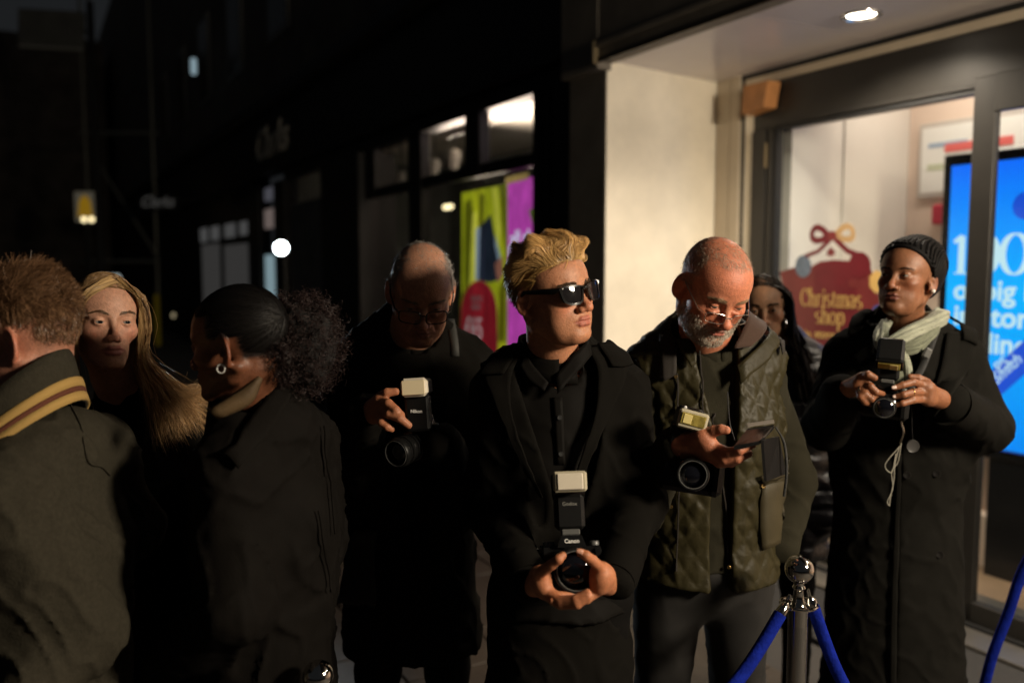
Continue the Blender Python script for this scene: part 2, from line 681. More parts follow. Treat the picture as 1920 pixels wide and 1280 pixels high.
        ear = smin(ear, ell(E, (.003, -.006, -.0265), (.0048, .0085, .009)), .005)
        ear = smin(ear, ell(E, (.006, -.0115, -.005), (.0038, .004, .007)), .004)
        d = smin(d, ear * .9, .006)
        # neck
        nb = s.nb
        Qn = np.array(P, float)
        r = p['neckr']
        d = smin(d, cap(Qn, (0, .025, -.045), nb * .5 + np.array([0, .012, -.022]), r * 1.02, r), .022)
        d = smin(d, cap(Qn, nb * .5 + np.array([0, .012, -.022]), nb, r, r * 1.12), .03)
        for sx in (-1, 1):
            d = smin(d, cap(Qn, (.058 * sx, .03, -.045), nb * .93 + np.array([.016 * sx, -.045, .0]), .011, .011), .02)
        return d
    def world_sdf(s, P):
        return s.sdf(s.loc(P)) * s.k
    def build(s, skin, lipcol, h=0.0024, extra=None, low=None):
        lo = np.array([-.105, -.13, (-.225 if low is None else low)])
        hi = np.array([.105, .125, .135])
        lo = np.minimum(lo, s.nb - .07) if low is None else lo
        lo[2] = max(lo[2], -.26)
        hi = np.maximum(hi, s.nb + [.08, .08, 0])
        V, Q = polygonize(s.sdf, lo, hi, h)
        X = V.copy(); X[:, 0] = np.abs(X[:, 0])
        up, lw = s.lips(X / np.array([s.p['wide'], 1, 1]))
        lip = sstep(-np.minimum(up, lw), -.0022, .0004) * (X[:, 1] < -.075)
        col = np.tile(np.array(skin, float), (len(V), 1))
        # blood near the surface: cheeks, nose, ears; a little paler forehead
        red = np.exp(-((X[:, 0] - .042) ** 2 + (X[:, 2] + .03) ** 2) / .022 ** 2) * (X[:, 1] < -.02)
        red += np.exp(-(X[:, 0] ** 2 + (X[:, 2] + .036) ** 2 + (X[:, 1] + .11) ** 2) / .016 ** 2)
        red += .9 * sstep(X[:, 0], .074, .082)
        col *= 1 + np.outer(np.clip(red, 0, 1), [.10, -.10, -.12])
        col *= (1 + .10 * fbm(V, 60, 3))[:, None]
        col = col * (1 - lip[:, None]) + np.array(lipcol) * lip[:, None]
        if extra:
            col = extra(V, col)
        return V, Q, col
    def grow(s, roots, flow, length, steps=7, lift=0.0, keep=0.001, noise=0.15, grav=0.0, rng=RNG, wave=0.0, wavef=60.0, bulk=None, surf=None):
        """strands in local space: roots (n,3); flow(P) gives directions; kept at least `keep` above the scalp"""
        f = surf or s.skull
        n = len(roots)
        P = roots.copy()
        L = np.broadcast_to(np.asarray(length, float), (n,))
        nz = rng.normal(size=(n, 3)) * noise
        lf = np.broadcast_to(np.asarray(lift, float), (n,))
        S, O = [P.copy()], [grad(f, P)]
        ph = rng.uniform(0, 6.28, n)
        for i in range(steps):
            N = grad(f, P)
            D = flow(P) + nz
            D = D - N * np.sum(D * N, -1, keepdims=True) * (0.6 if i else .3)
            D /= np.linalg.norm(D, axis=-1, keepdims=True) + 1e-9
            D = D + N * (lf * (1 - i / steps) )[:, None] + np.array([0, 0, -grav * (i + 1) / steps])
            if wave:
                D = D + wave * np.sin(P[:, [1, 2, 0]] * wavef + ph[:, None] * .25)
            D /= np.linalg.norm(D, axis=-1, keepdims=True) + 1e-9
            P = P + D * (L / steps)[:, None]
            dist = f(P)
            kk = keep if bulk is None else keep + np.asarray(bulk) * ((i + 1) / steps)
            push = np.maximum(kk - dist, 0)
            P = P + grad(f, P) * push[:, None]
            S.append(P.copy()); O.append(N)
        return np.stack(S, 1), np.stack(O, 1)
    def scalp(s, n, mask, rng=RNG):
        """n random points on the skull where mask(P) (0..1) allows"""
        out = []
        tot = 0
        while tot < n:
            q = rng.normal(size=(n * 3, 3))
            q /= np.linalg.norm(q, axis=1, keepdims=True)
            P = np.array([0, .012, .034]) + q * np.array([.0755 * s.p['wide'], .095, .084])
            for _ in range(2):
                P = P - grad(s.skull, P) * s.skull(P)[:, None]
            P = P[rng.uniform(size=len(P)) < mask(P)]
            out.append(P); tot += len(P)
        return np.concatenate(out)[:n]
    def eyes(s, parent, iris=(.05, .03, .015), gaze=(0, 0)):
        me_ = []
        for sx in (-1, 1):
            c = np.array([.0315 * s.p['wide'] * sx, -.0735, 0])
            g = Rot(gaze[0], gaze[1], 0)
            n, m = 16, 24
            prof = [(sin(pi * i / n), -cos(pi * i / n)) for i in range(n + 1)]
            V, col = [], []
            for r, hgt in prof:
                ang = math.degrees(math.acos(max(-1, min(1, hgt))))
                bulge = 1.0 + .05 * math.exp(-(ang / 24) ** 2)
                for k in range(m):
                    v = np.array([r * cos(2 * pi * k / m), -hgt, r * sin(2 * pi * k / m)]) * s.eyeR * bulge
                    V.append(c + g @ v)
                    col.append((.003, .003, .003) if ang < 12 else iris if ang < 29 else (.30, .27, .24))
            F = [(i * m + k, (i + 1) * m + k, (i + 1) * m + (k + 1) % m, i * m + (k + 1) % m) for i in range(n) for k in range(m)]
            me = mesh(s.wld(np.array(V)), np.array(F))
            set_col(me, 'tint', np.array(col))
            obj('eye', me, mat('eye', (.5, .5, .5), rough=.08, attr='tint', spec=.6), parent)
    def brows(s, n, col, parent, m, w=0.0011, thick=1.0, arch=0.0, ln=.009):
        rng = RNG
        t = rng.uniform(0, 1, n)
        sx = rng.choice([-1, 1], n)
        x = .011 + .039 * t
        zc = .0165 + .0055 * np.sin(t * 2.4) + arch * np.sin(t * pi)
        z = zc + rng.normal(size=n) * .0022 * thick * (1 - .5 * t)
        P = np.stack([x * sx * s.p['wide'], np.full(n, -.13), z], 1)
        for _ in range(60):
            P[:, 1] += np.clip(s.sdf(P) * .6, 0, .004)
        D = np.stack([sx * 1.0, np.full(n, .25), .45 - .75 * t], 1) + rng.normal(size=(n, 3)) * .18
        D /= np.linalg.norm(D, axis=1, keepdims=True)
        S = [P]
        for i in range(3):
            Pn = S[-1] + D * ln / 3
            dd = s.sdf(Pn)
            N = grad(s.sdf, Pn)
            Pn = Pn + N * (np.maximum(.0006 - dd, 0))[:, None] - N * (np.maximum(dd - .0012, 0))[:, None]
            S.append(Pn)
        S = np.stack(S, 1)
        N = np.repeat(grad(s.sdf, P)[:, None], 4, 1)
        c = np.array(col) * rng.uniform(.7, 1.3, (n, 1))
        for e in (-1, 1):
            k = sx == e
            hair_obj('eyebrow', s.wld(S[k]), w, m, parent, c[k], (N @ s.R.T)[k], .3)
# ------------------------------------------------------------------ world and lights
w = bpy.data.worlds.new('World')
sc.world = w
w.use_nodes = True
bg = w.node_tree.nodes['Background']
bg.inputs[0].default_value = (.85, .92, 1.0, 1)      # night sky over a town
bg.inputs[1].default_value = 0.013

def lamp(name, kind, loc, energy, col, target=None, size=0.3, size_y=None, spot=None, blend=.5, parent=None):
    l = bpy.data.lights.new(name, kind)
    l.energy = energy
    l.color = col
    if kind == 'AREA':
        l.size = size
        if size_y:
            l.shape = 'RECTANGLE'
            l.size_y = size_y
    else:
        l.shadow_soft_size = size
    if kind == 'SPOT':
        l.spot_size = rad(spot)
        l.spot_blend = blend
    o = bpy.data.objects.new(name, l)
    o.location = loc
    if target is not None:
        o.rotation_euler = (Vector(target) - Vector(loc)).to_track_quat('-Z', 'Y').to_euler()
    C.objects.link(o)
    if parent is not None:
        o.parent = parent
        o.location = Vector(loc) - parent.location
    return o

# street frame: a runs along the shop fronts away from the camera, b into the buildings
U = np.array([-.4916, .8708, 0.0])
Wd = np.array([.8708, .4916, 0.0])
Rst = np.stack([U, Wd, np.array([0, 0, 1.0])], 1)
def W(a, b, z):
    return U * a + Wd * b + np.array([0, 0, z])
def onb(px, py, b):
    """(a, z) where the pixel's ray meets the plane at depth b"""
    p = on_plane(px, py, Wd * b, Wd)
    return float(p @ U), float(p[2])
def span(mb, a0, a1, b0, b1, z0, z1, bev=0.0):
    c = W((a0 + a1) / 2, (b0 + b1) / 2, (z0 + z1) / 2)
    s = (abs(a1 - a0), abs(b1 - b0), abs(z1 - z0))
    return mb.bbox(c, s, Rst, bev) if bev else mb.box(c, s, Rst)
def block(name, a0, a1, b0, b1, z0, z1, m, parent=None, bev=0.0, structure=False):
    return span(MB(), a0, a1, b0, b1, z0, z1, bev).build(name, m, parent, structure=structure)

def text_mesh(txt, size, origin, right, up, depth=0.002, shear=0.0, bold=0.0, align='LEFT', xs=1.0):
    """text as solid letters; origin = baseline start"""
    cu = bpy.data.curves.new('txt', 'FONT')
    cu.body = txt
    cu.size = size
    cu.shear = shear
    cu.offset = bold
    cu.extrude = depth / 2
    cu.align_x = align
    cu.resolution_u = 3
    o = bpy.data.objects.new('txt', cu)
    C.objects.link(o)
    bpy.context.view_layer.update()
    me = bpy.data.meshes.new_from_object(o.evaluated_get(bpy.context.evaluated_depsgraph_get()))
    bpy.data.objects.remove(o)
    bpy.data.curves.remove(cu)
    n = len(me.vertices)
    a = np.empty(n * 3); me.vertices.foreach_get('co', a); a = a.reshape(-1, 3)
    r, u = np.array(right, float), np.array(up, float)
    r /= np.linalg.norm(r); u /= np.linalg.norm(u)
    nn = np.cross(r, u)
    v = np.array(origin) + a[:, :1] * xs * r + a[:, 1:2] * u + a[:, 2:3] * nn
    me.vertices.foreach_set('co', v.astype(np.float32).ravel())
    me.materials.clear()
    me.update()
    return me

# high-contrast serif letters drawn with a broad pen
def arc(cx, cy, rx, ry, t0, t1, n=18):
    return [(cx + rx * cos(rad(t)), cy + ry * sin(rad(t))) for t in np.linspace(t0, t1, n)]
def feet(x, y, w=.11):
    return [(x - w, y), (x + w, y)]
GLYPH = {
 'C': (.62, [arc(.33, .36, .28, .37, 42, 318, 30), [(.55, .48), (.55, .72)]]),
 'h': (.58, [[(.12, 0), (.12, .78)], [(.02, .78), (.12, .78)], arc(.28, .30, .16, .19, 170, 0, 14) + [(.44, .3), (.44, 0)], feet(.12, 0), feet(.44, 0)]),
 'r': (.42, [[(.12, 0), (.12, .48)], [(.02, .48), (.12, .48)], arc(.28, .32, .16, .16, 175, 60, 10), feet(.12, 0)]),
 'i': (.26, [[(.12, 0), (.12, .48)], [(.02, .48), (.12, .48)], [(.12, .62), (.12, .72)], feet(.12, 0)]),
 's': (.42, [arc(.2, .365, .14, .125, 50, 260, 16) + arc(.2, .12, .15, .125, 80, -130, 16)]),
 't': (.36, [[(.15, .62), (.15, .1)] + arc(.25, .1, .10, .1, 180, 300, 8), [(.02, .47), (.3, .47)]]),
 'm': (.88, [[(.12, 0), (.12, .48)], [(.02, .48), (.12, .48)], arc(.27, .30, .15, .19, 170, 0, 14) + [(.42, .3), (.42, 0)], arc(.58, .30, .16, .19, 170, 0, 14) + [(.74, .3), (.74, 0)], feet(.12, 0), feet(.42, 0), feet(.74, 0)]),
 'a': (.50, [arc(.2, .34, .17, .15, 160, 0, 14) + [(.37, .1), (.45, .02)], arc(.22, .14, .16, .14, 70, 330, 18)]),
 'o': (.52, [arc(.25, .24, .21, .25, 0, 360, 32)]),
 'p': (.56, [[(.12, -.26), (.12, .48)], [(.02, .48), (.12, .48)], arc(.28, .24, .19, .25, 130, -130, 26), feet(.12, -.26)]),
 '1': (.42, [[(.22, 0), (.22, .74)], [(.22, .74), (.06, .62)], feet(.22, 0, .14)]),
 '0': (.58, [arc(.29, .37, .24, .38, 0, 360, 36)]),
 ' ': (.3, []),
}
def pen_text(txt, size, origin, right, up, thick=.1, thin=.025, depth=.002, gap=0.0):
    r, u = np.array(right, float), np.array(up, float)
    r /= np.linalg.norm(r); u /= np.linalg.norm(u)
    nn = np.cross(r, u)
    mb = MB()
    x0 = 0
    for ch in txt:
        adv, strokes = GLYPH[ch]
        for k, st in enumerate(strokes):
            P = np.array(st, float) + [x0, 0]
            T = np.gradient(P, axis=0)
            T /= np.linalg.norm(T, axis=1, keepdims=True) + 1e-9
            wd = thin + (thick - thin) * np.abs(T[:, 1]) ** 1.5
            N = np.stack([-T[:, 1], T[:, 0]], 1)
            L, Rr = P + N * wd[:, None] / 2, P - N * wd[:, None] / 2
            def w3(q, z):
                return np.array(origin) + size * (q[0] * r + q[1] * u) + z * nn
            n = len(P)
            vs = [w3(q, depth + k * .0003) for q in L] + [w3(q, depth + k * .0003) for q in Rr] + [w3(q, 0) for q in L] + [w3(q, 0) for q in Rr]
            F = []
            for i in range(n - 1):
                F += [(i, n + i, n + i + 1, i + 1), (2 * n + i, i, i + 1, 2 * n + i + 1), (n + i, 3 * n + i, 3 * n + i + 1, n + i + 1)]
            F += [(0, 2 * n, 3 * n, n), (n - 1, 2 * n - 1, 4 * n - 1, 3 * n - 1)]
            mb.add(vs, F)
        x0 += adv + gap
    return mb, x0 * size

# ------------------------------------------------------------------ materials of the street
m_cream = mat('cream_plaster', (.84, .77, .63), rough=.55, var=.12, vscale=2.6, bump=.06, bscale=35)
m_black = mat('black_paint', (.17, .15, .125), rough=.55, spec=.25, var=.25, vscale=3, bump=.03, bscale=20)
m_black2 = mat('black_shopfront_paint', (.012, .0115, .011), rough=.5, spec=.25, var=.3, vscale=3)
m_frame = mat('dark_grey_aluminium', (.034, .031, .027), rough=.38, metal=.3, var=.1, vscale=8)
m_frame2 = mat('black_rubber_seal', (.012, .012, .012), rough=.6)
m_soffit = mat('pale_glossy_panel', (.74, .68, .69), rough=.2, var=.06, vscale=1.5)
m_white = mat('white_interior_paint', (.72, .67, .62), rough=.7, var=.05, vscale=1.5)
m_pink = mat('warm_interior_paint', (.78, .62, .52), rough=.7, var=.05, vscale=1.5)
m_glass = bpy.data.materials.new('shop_glass')
m_glass.use_nodes = True
_nt = m_glass.node_tree
_nt.nodes.clear()
_o = _nt.nodes.new('ShaderNodeOutputMaterial'); _t = _nt.nodes.new('ShaderNodeBsdfTransparent'); _g = _nt.nodes.new('ShaderNodeBsdfGlossy')
_mx = _nt.nodes.new('ShaderNodeMixShader'); _lw = _nt.nodes.new('ShaderNodeLayerWeight'); _fr = _nt.nodes.new('ShaderNodeMath'); _f2 = _nt.nodes.new('ShaderNodeMath')
_t.inputs[0].default_value = (.93, .95, .94, 1); _g.inputs['Roughness'].default_value = .01
_lw.inputs['Blend'].default_value = .5
_f2.operation = 'POWER'; _f2.inputs[1].default_value = 5
_fr.operation = 'MULTIPLY_ADD'; _fr.inputs[1].default_value = .5; _fr.inputs[2].default_value = .025
_nt.links.new(_lw.outputs['Facing'], _f2.inputs[0]); _nt.links.new(_f2.outputs[0], _fr.inputs[0])
_nt.links.new(_fr.outputs[0], _mx.inputs[0]); _nt.links.new(_t.outputs[0], _mx.inputs[1]); _nt.links.new(_g.outputs[0], _mx.inputs[2]); _nt.links.new(_mx.outputs[0], _o.inputs[0])

def emis(name, col, s):
    return mat(name, (0.02, 0.02, 0.02), rough=.5, emit=col, estr=s)

# ------------------------------------------------------------------ ground
bpv = 60
road = block('road', -30, 80, -40, -3.0, -.5, -.12, mat('asphalt', (.035, .034, .033), rough=.7, var=.3, vscale=6, bump=.3, bscale=80), structure=True)
ground = block('ground', -60, 120, -70, 70, -1.0, -.55, mat('earth', (.04, .038, .035), rough=.9), structure=True)
m_slab = mat('paving_stone', (.045, .033, .022), rough=.6, var=.25, vscale=5, bump=.2, bscale=60)
m_joint = mat('paving_joint', (.05, .045, .04), rough=.9)
pave = block('pavement', -6, 40, -2.85, 2.9, -.5, -.012, m_joint, structure=True)
kerb = block('kerb', -6, 40, -3.0, -2.85, -.5, .0, mat('kerb_stone', (.22, .2, .18), rough=.7, var=.2), structure=True)
sl = MB(); sl.bbox((0, 0, 0), (.592, .442, .024), Rst, .004)
sl_me = mesh(sl.v, sl.f, 'paving_slab'); sl_me.materials.append(m_slab)
for i in range(20):
    for j in range(9):
        a, b = .9 + i * .6 + (.3 if j % 2 else 0), -1.25 + j * .45
        o = bpy.data.objects.new('paving_slab', sl_me)
        p = W(a, b, -.012 + random.uniform(-.0012, .0012))
        o.parent = pave
        o.location = Vector(p) - pave.location
        C.objects.link(o)

# ------------------------------------------------------------------ the lit shop on the right
SZ = 2.735     # soffit height
BF, BD = 2.79, 3.71
shop = empty('shop_building', W(2.5, BF, 0), 'shop with deep lit entrance, cream reveal wall and black fascia', 'building')
aP0 = 3.89
aP1 = onb(1068, 300, BF)[0]
aF1 = onb(1053, 133, 2.71)[0]
# pillar: black front, cream return wall that is slightly splayed
MB().prism([W(aP0 + .013, BF, -.01), W(aP1, BF, -.01), W(aP1, BD + .3, -.01), W(4.06, BD + .3, -.01), W(4.035, BD, -.01)], (0, 0, SZ + .3)).build('pillar', m_black, shop)
MB().prism([W(aP0, BF + .001, -.01), W(aP0 + .012, BF + .001, -.01), W(4.03, BD, -.01), W(4.01, BD, -.01)], (0, 0, SZ + .01)).build('reveal_wall', m_cream, shop)
block('pillar_plinth', aP0 - .02, aP1 + .002, BF - .02, BF - .002, -.005, .16, m_black2, shop)
# fascia and soffit run towards the camera's right
fa = span(MB(), -8, aP0 - .03, 2.71, 2.80, SZ - .02, SZ + .9)
fa.build('fascia', m_black, shop)
block('fascia_end_panel', aP0 - .03, aF1, 2.705, 2.80, SZ - .055, SZ + .9, m_black, shop, bev=.004)
block('fascia_moulding', -8, aP0 - .045, 2.675, 2.708, SZ + .045, SZ + .075, m_black, shop, bev=.006)
block('fascia_drip_edge', -8, aP0 - .045, 2.69, 2.708, SZ - .03, SZ - .004, mat('bronze_trim', (.05, .04, .03), rough=.35, metal=.6), shop, bev=.004)
block('moulding_end_cap', aP0 - .047, aP0 - .025, 2.668, 2.703, SZ - .035, SZ + .08, mat('brass_trim', (.35, .28, .17), rough=.35, metal=.8), shop, bev=.003)
for i, (s0, s1) in enumerate([(-8, -3.2), (-3.2, -.6), (-.6, 1.6), (1.6, 2.88), (2.88, 4.0)]):
    block('soffit_panel', s0 + .003, s1 - .003, 2.802, BD + .02, SZ, SZ + .03, m_soffit, shop)
block('soffit_backing', -8, 4.0, 2.802, BD + .5, SZ + .031, SZ + .2, m_black, shop)
# return jamb: cream strips and grey frame, then the header
def aD(px):
    return onb(px, 500, BD)[0]
block('jamb_strip', aD(1347) + .02, aD(1367), BD - .02, BD + .1, 0, SZ, mat('jamb_cream', (.52, .44, .33), rough=.5, var=.08), shop)
block('jamb_strip', aD(1368.5), aD(1385), BD - .022, BD + .1, 0, SZ, mat('jamb_cream', (.52, .44, .33)), shop)
block('jamb_seal', aD(1385), aD(1394), BD, BD + .1, 0, SZ, m_frame2, shop)
block('jamb_strip', aD(1394), aD(1410), BD - .012, BD + .1, 0, 2.62, m_cream, shop)
zH1 = onb(1700, 240 - .176 * 245, BD)[1]
block('header_seal', -6, aD(1385), BD - .01, BD + .1, SZ - .03, SZ, m_frame2, shop)
block('header_strip', -6, aD(1394), BD - .018, BD + .1, SZ - .075, SZ - .031, mat('jamb_cream', (.5, .4, .3)), shop)
block('door_header', -6, aD(1410), BD - .015, BD + .1, zH1, SZ - .076, m_frame, shop, bev=.003)
block('header_track', -6, aD(1452), BD - .03, BD - .016, zH1 - .015, zH1 + .03, m_frame2, shop, bev=.003)
block('header_track', -6, aD(1452), BD - .042, BD - .031, zH1 + .012, zH1 + .024, m_frame, shop)
# side light: frame, seal, pane
lw = empty('side_window', W(aD(1600), BD, 0)); lw.parent = shop; lw.location = Vector(W(aD(1600), BD, 0)) - shop.location
block('frame_stile', aD(1410) - .001, aD(1436), BD - .03, BD + .04, 0, zH1 - .001, m_frame, lw, bev=.004)
block('frame_stile', aD(1438), aD(1446), BD - .02, BD + .04, 0, zH1 - .001, m_frame, lw, bev=.003)
block('frame_seal', aD(1446), aD(1453), BD - .01, BD + .04, 0, zH1 - .001, m_frame2, lw)
block('frame_glint', aD(1436), aD(1438.5), BD - .034, BD - .02, 2.18, 2.32, mat('brass_trim', (.3, .25, .2)), lw, bev=.001)  # bright metal sliver standing in for a glint on the frame
block('pane', aD(1453), aD(1819), BD, BD + .008, .12, zH1, m_glass, lw)
block('bottom_rail', aD(1453), aD(1819), BD - .02, BD + .03, .02, .12, m_frame, lw, bev=.004)
# sliding door to the right
dr = empty('sliding_door', (0, 0, 0)); dr.parent = shop; dr.location = Vector(W(aD(1860), BD, 0)) - shop.location
zT = onb(1880, 209, BD - .06)[1]
a0, a1 = onb(1853, 500, BD - .07)[0], onb(1811, 500, BD - .07)[0]
block('stile', a0, a1, BD - .07, BD - .045, .01, zT + .16, m_frame, dr, bev=.004)
block('stile_seal', a0 - .010, a0 - .001, BD - .066, BD - .05, .1, zT, m_frame2, dr)
block('top_rail', a0 - 1.1, a0 - .002, BD - .085, BD - .045, zT, zT + .16, m_frame, dr, bev=.004)
block('bottom_rail', a0 - 1.1, a0 - .002, BD - .085, BD - .045, .01, .12, m_frame, dr, bev=.004)
block('pane', a0 - 1.1, a0 - .011, BD - .068, BD - .060, .12, zT, m_glass, dr)
block('threshold', -6, aD(1410), BD - .30, BD - .13, -.006, .022, mat('steel_threshold', (.35, .32, .28), rough=.3, metal=.8, var=.2), shop, bev=.003)
block('threshold', -6, aD(1410), BD - .12, BD - .09, -.006, .03, m_frame2, shop)
block('threshold', -6, aD(1410), BD - .085, BD + .3, -.006, .018, mat('steel_threshold', (.35, .32, .28)), shop, bev=.003)
block('entrance_mat', -6, 4.0, 2.92, BD - .31, -.010, .006, mat('dark_entrance_mat', (.03, .028, .026), rough=.9, bump=.4, bscale=200), shop)
# brown box at the top corner of the door frame
ba0, bz0 = onb(1403, 213, BD - .09)
ba1, bz1 = onb(1447, 152, BD - .09)
bb = MB()
bb.prism([W(ba0 + .012, BD - .13, bz0 - .01), W(ba1 + .02, BD - .13, bz0 + .01), W(ba1 - .01, BD - .13, bz1 - .002), W(ba0, BD - .13, bz1 - .002)], Wd * .10)
bx = bb.build('corner_box', mat('orange_brown_wood', (.45, .20, .07), rough=.5, var=.2, vscale=14))
tag(bx, 'small orange-brown box fixed at top corner of dark shop door frame', 'box')

# recessed downlights along the soffit (the first is in view)
da, dz = onb(1615, 28, 3.2)
pdl = None
d0 = ray(1615, 28)
pdl = CAM + d0 * ((SZ - CAM[2]) / d0[2])
aL, bL = float(pdl @ U), float(pdl @ Wd)
def downlight(a, b, label, group, e=1.0):
    t = empty('recessed_downlight', W(a, b, SZ), label, 'downlight', group)
    MB().lathe([(.062, -.001), (.078, -.012), (.086, -.010), (.088, -.001)], W(a, b, SZ), n=32).build('trim_ring', mat('chrome_trim', (.75, .72, .7), rough=.2, metal=.9), t, smooth=True)
    MB().lathe([(.0005, -.004), (.058, -.003), (.062, -.001)], W(a, b, SZ), n=32).build('diffuser', emis('warm_lamp', (1, .9, .74), 14), t)
    lamp('downlight_lamp', 'SPOT', W(a, b, SZ - .02), 150 * e, (1, .87, .70), W(a, b, 0), size=.05, spot=150, blend=.8, parent=t)
    return t
downlight(aL, bL, 'glowing round downlight in the pale soffit above the shop entrance', 'soffit downlights')
downlight(aL - 2.2, bL, 'round downlight in the soffit further right, past the picture edge', 'soffit downlights')
downlight(aL - 4.4, bL, 'round downlight in the soffit farthest right, beside the photographer', 'soffit downlights')

# key: a press floodlight on a stand beside the photographer
KEY = np.array([2.72, .2, 2.42])
fl = empty('floodlight_stand', (KEY[0], KEY[1], 0), 'warm softbox floodlight on a black stand under the soffit, past the right edge', 'floodlight')
kd = np.array([.25, 2.1, 1.45]) - KEY
kd /= np.linalg.norm(kd)
Rk = frame(kd)
MB().tube([(KEY[0], KEY[1], 0), tuple(KEY - [0, 0, .2])], .016, 12).build('pole', m_frame2, fl)
for q in range(3):
    MB().tube([(KEY[0], KEY[1], .55), (KEY[0] + .4 * cos(q * 2.09), KEY[1] + .4 * sin(q * 2.09), .01)], .01, 8).build('leg', m_frame2, fl)
MB().bbox(KEY - kd * .08, (.66, .08, .48), Rk, .01).build('housing', m_frame2, fl)
MB().box(KEY - kd * .036, (.6, .006, .42), Rk).build('lamp_panel', emis('flood_lamp', (1, .85, .65), 9), fl)
lamp('flood_lamp', 'AREA', KEY - kd * .02, 148, (1, .85, .65), KEY + kd, size=.6, size_y=.42, parent=fl)

# cool lamp on a stand up the street
CL = at(527, 465, 7.2)
cl = empty('street_floodlight', (CL[0], CL[1], 0), 'round cool white lamp glowing on a thin stand behind the curly-haired woman', 'lamp')
MB().tube([(CL[0], CL[1] + .1, 0), (CL[0], CL[1] + .1, CL[2] - .05)], .014, 10).build('pole', m_frame2, cl)
for q in range(3):
    MB().tube([(CL[0], CL[1] + .1, .5), (CL[0] + .35 * cos(q * 2.09 + .4), CL[1] + .1 + .35 * sin(q * 2.09 + .4), .01)], .009, 8).build('leg', m_frame2, cl)
cax = (CAM - CL) / np.linalg.norm(CAM - CL)
MB().lathe([(.0005, -.055), (.03, -.05), (.052, -.02), (.056, .0), (.060, .16), (.058, .16), (.054, .002)], CL, cax, 32).build('housing', m_frame2, cl, smooth=True)  # deep hood added to block the lens's reflection in the shop window
MB().lathe([(.0005, .010), (.03, .008), (.048, .002), (.052, -.004)], CL, cax, 32).build('lens', emis('cool_lamp', (.82, .95, 1), 60), cl, smooth=True)
lamp('cool_lamp', 'SPOT', CL + cax * .26, 190,  (.82, .93, 1), CL + cax * 3 + np.array([-.5, 0, 0]), size=.08, spot=60, blend=.5, parent=cl)

# ------------------------------------------------------------------ inside the lit shop
inter = empty('shop_interior', W(3, 4.5, 0), 'pale lit shop interior seen through the entrance glass', 'room')
aA = aD(1453) + .01
bB = 4.85
block('side_wall', aA, aA + .1, BD + .12, bB + .1, 0, 3.0, m_white, inter)
block('wall_panel', aA - .012, aA, BD + .55, bB, 0, 3.0, m_white, inter)
block('back_wall', -5, aA - .013, bB, bB + .1, 0, 3.0, m_pink, inter)
block('interior_floor', -5, aA, BD + .31, bB, -.02, .012, mat('wood_floor', (.30, .2, .13), rough=.35, var=.2, vscale=3), inter)
block('ceiling', -5, aA + .1, BD + .12, bB + .1, 3.0, 3.05, m_white, inter)
for a in (2.9, 1.6, .3):
    t = empty('ceiling_panel_light', W(a, 4.35, 3.0), {2.9: 'square ceiling light panel inside the shop nearest the gift decal', 1.6: 'square ceiling light panel inside the shop right above the blue screen', .3: 'square ceiling light panel inside the shop past the right edge'}[a], 'ceiling light', 'shop ceiling lights')
    block('diffuser', a - .3, a + .3, 4.1, 4.6, 2.985, 2.998, emis('panel_lamp', (1, .87, .74), 4), t)
    lamp('panel_lamp', 'AREA', W(a, 4.35, 2.97), 10, (1, .86, .72), W(a, 4.35, 0), size=.5, parent=t)
# framed notice
na0, nz0 = onb(1815, 365, bB - .04)
na1, nz1 = onb(1722, 234, bB - .04)
nt = empty('framed_notice', W((na0 + na1) / 2, bB - .04, nz0), 'white framed notice board on the pale wall behind the woman', 'notice')
nr = na0 - .35
block('frame', nr, na1, bB - .03, bB - .002, nz0, nz1, mat('pale_frame', (.55, .5, .46), rough=.4), nt, bev=.004)
block('sheet', nr + .02, na1 - .025, bB - .034, bB - .0305, nz0 + .03, nz1 - .03, mat('paper_white', (.85, .83, .8), rough=.6), nt)
zz = nz1 - nz0
block('print_bar', na1 - .32, na1 - .07, bB - .037, bB - .0345, nz0 + zz * .66, nz0 + zz * .72, mat('print_blue', (.35, .45, .6)), nt)
block('print_bar', nr + .1, na1 - .18, bB - .0385, bB - .0345, nz0 + zz * .58, nz0 + zz * .69, mat('print_red', (.75, .15, .14)), nt)
block('print_bar', na1 - .25, na1 - .07, bB - .037, bB - .0345, nz0 + zz * .36, nz0 + zz * .44, mat('print_green', (.55, .58, .42)), nt)
fb, fz = onb(1763, 402, bB - .05)
al = MB(); al.bbox(W(fb, bB - .035, fz), (.1, .07, .12), Rst, .012)
tag(al.build('fire_alarm', mat('alarm_red', (.45, .02, .05), rough=.35)), 'small red alarm box on the shop wall beside the screen', 'alarm')

# display screen
bS = 4.3
sa1, sz1 = onb(1770, 292, bS)
_, sz0 = onb(1845, 857, bS)
sa0 = sa1 - 1.02
ds = empty('display_screen', W((sa0 + sa1) / 2, bS, 0), 'tall bright blue display screen with white lettering inside the shop', 'screen')
block('casing', sa0, sa1, bS, bS + .07, sz0, sz1, mat('black_gloss', (.008, .008, .009), rough=.2), ds, bev=.006)
m_scr = bpy.data.materials.new('blue_screen'); m_scr.use_nodes = True
_n = m_scr.node_tree; _b = _n.nodes['Principled BSDF']
_b.inputs['Base Color'].default_value = (.01, .01, .02, 1); _b.inputs['Roughness'].default_value = .25
_tc = _n.nodes.new('ShaderNodeTexCoord'); _sp = _n.nodes.new('ShaderNodeSeparateXYZ'); _rp = _n.nodes.new('ShaderNodeValToRGB')
_n.links.new(_tc.outputs['Generated'], _sp.inputs[0]); _n.links.new(_sp.outputs['Z'], _rp.inputs[0])
_rp.color_ramp.elements[0].color = (.0, .24, .9, 1); _rp.color_ramp.elements[0].position = 0
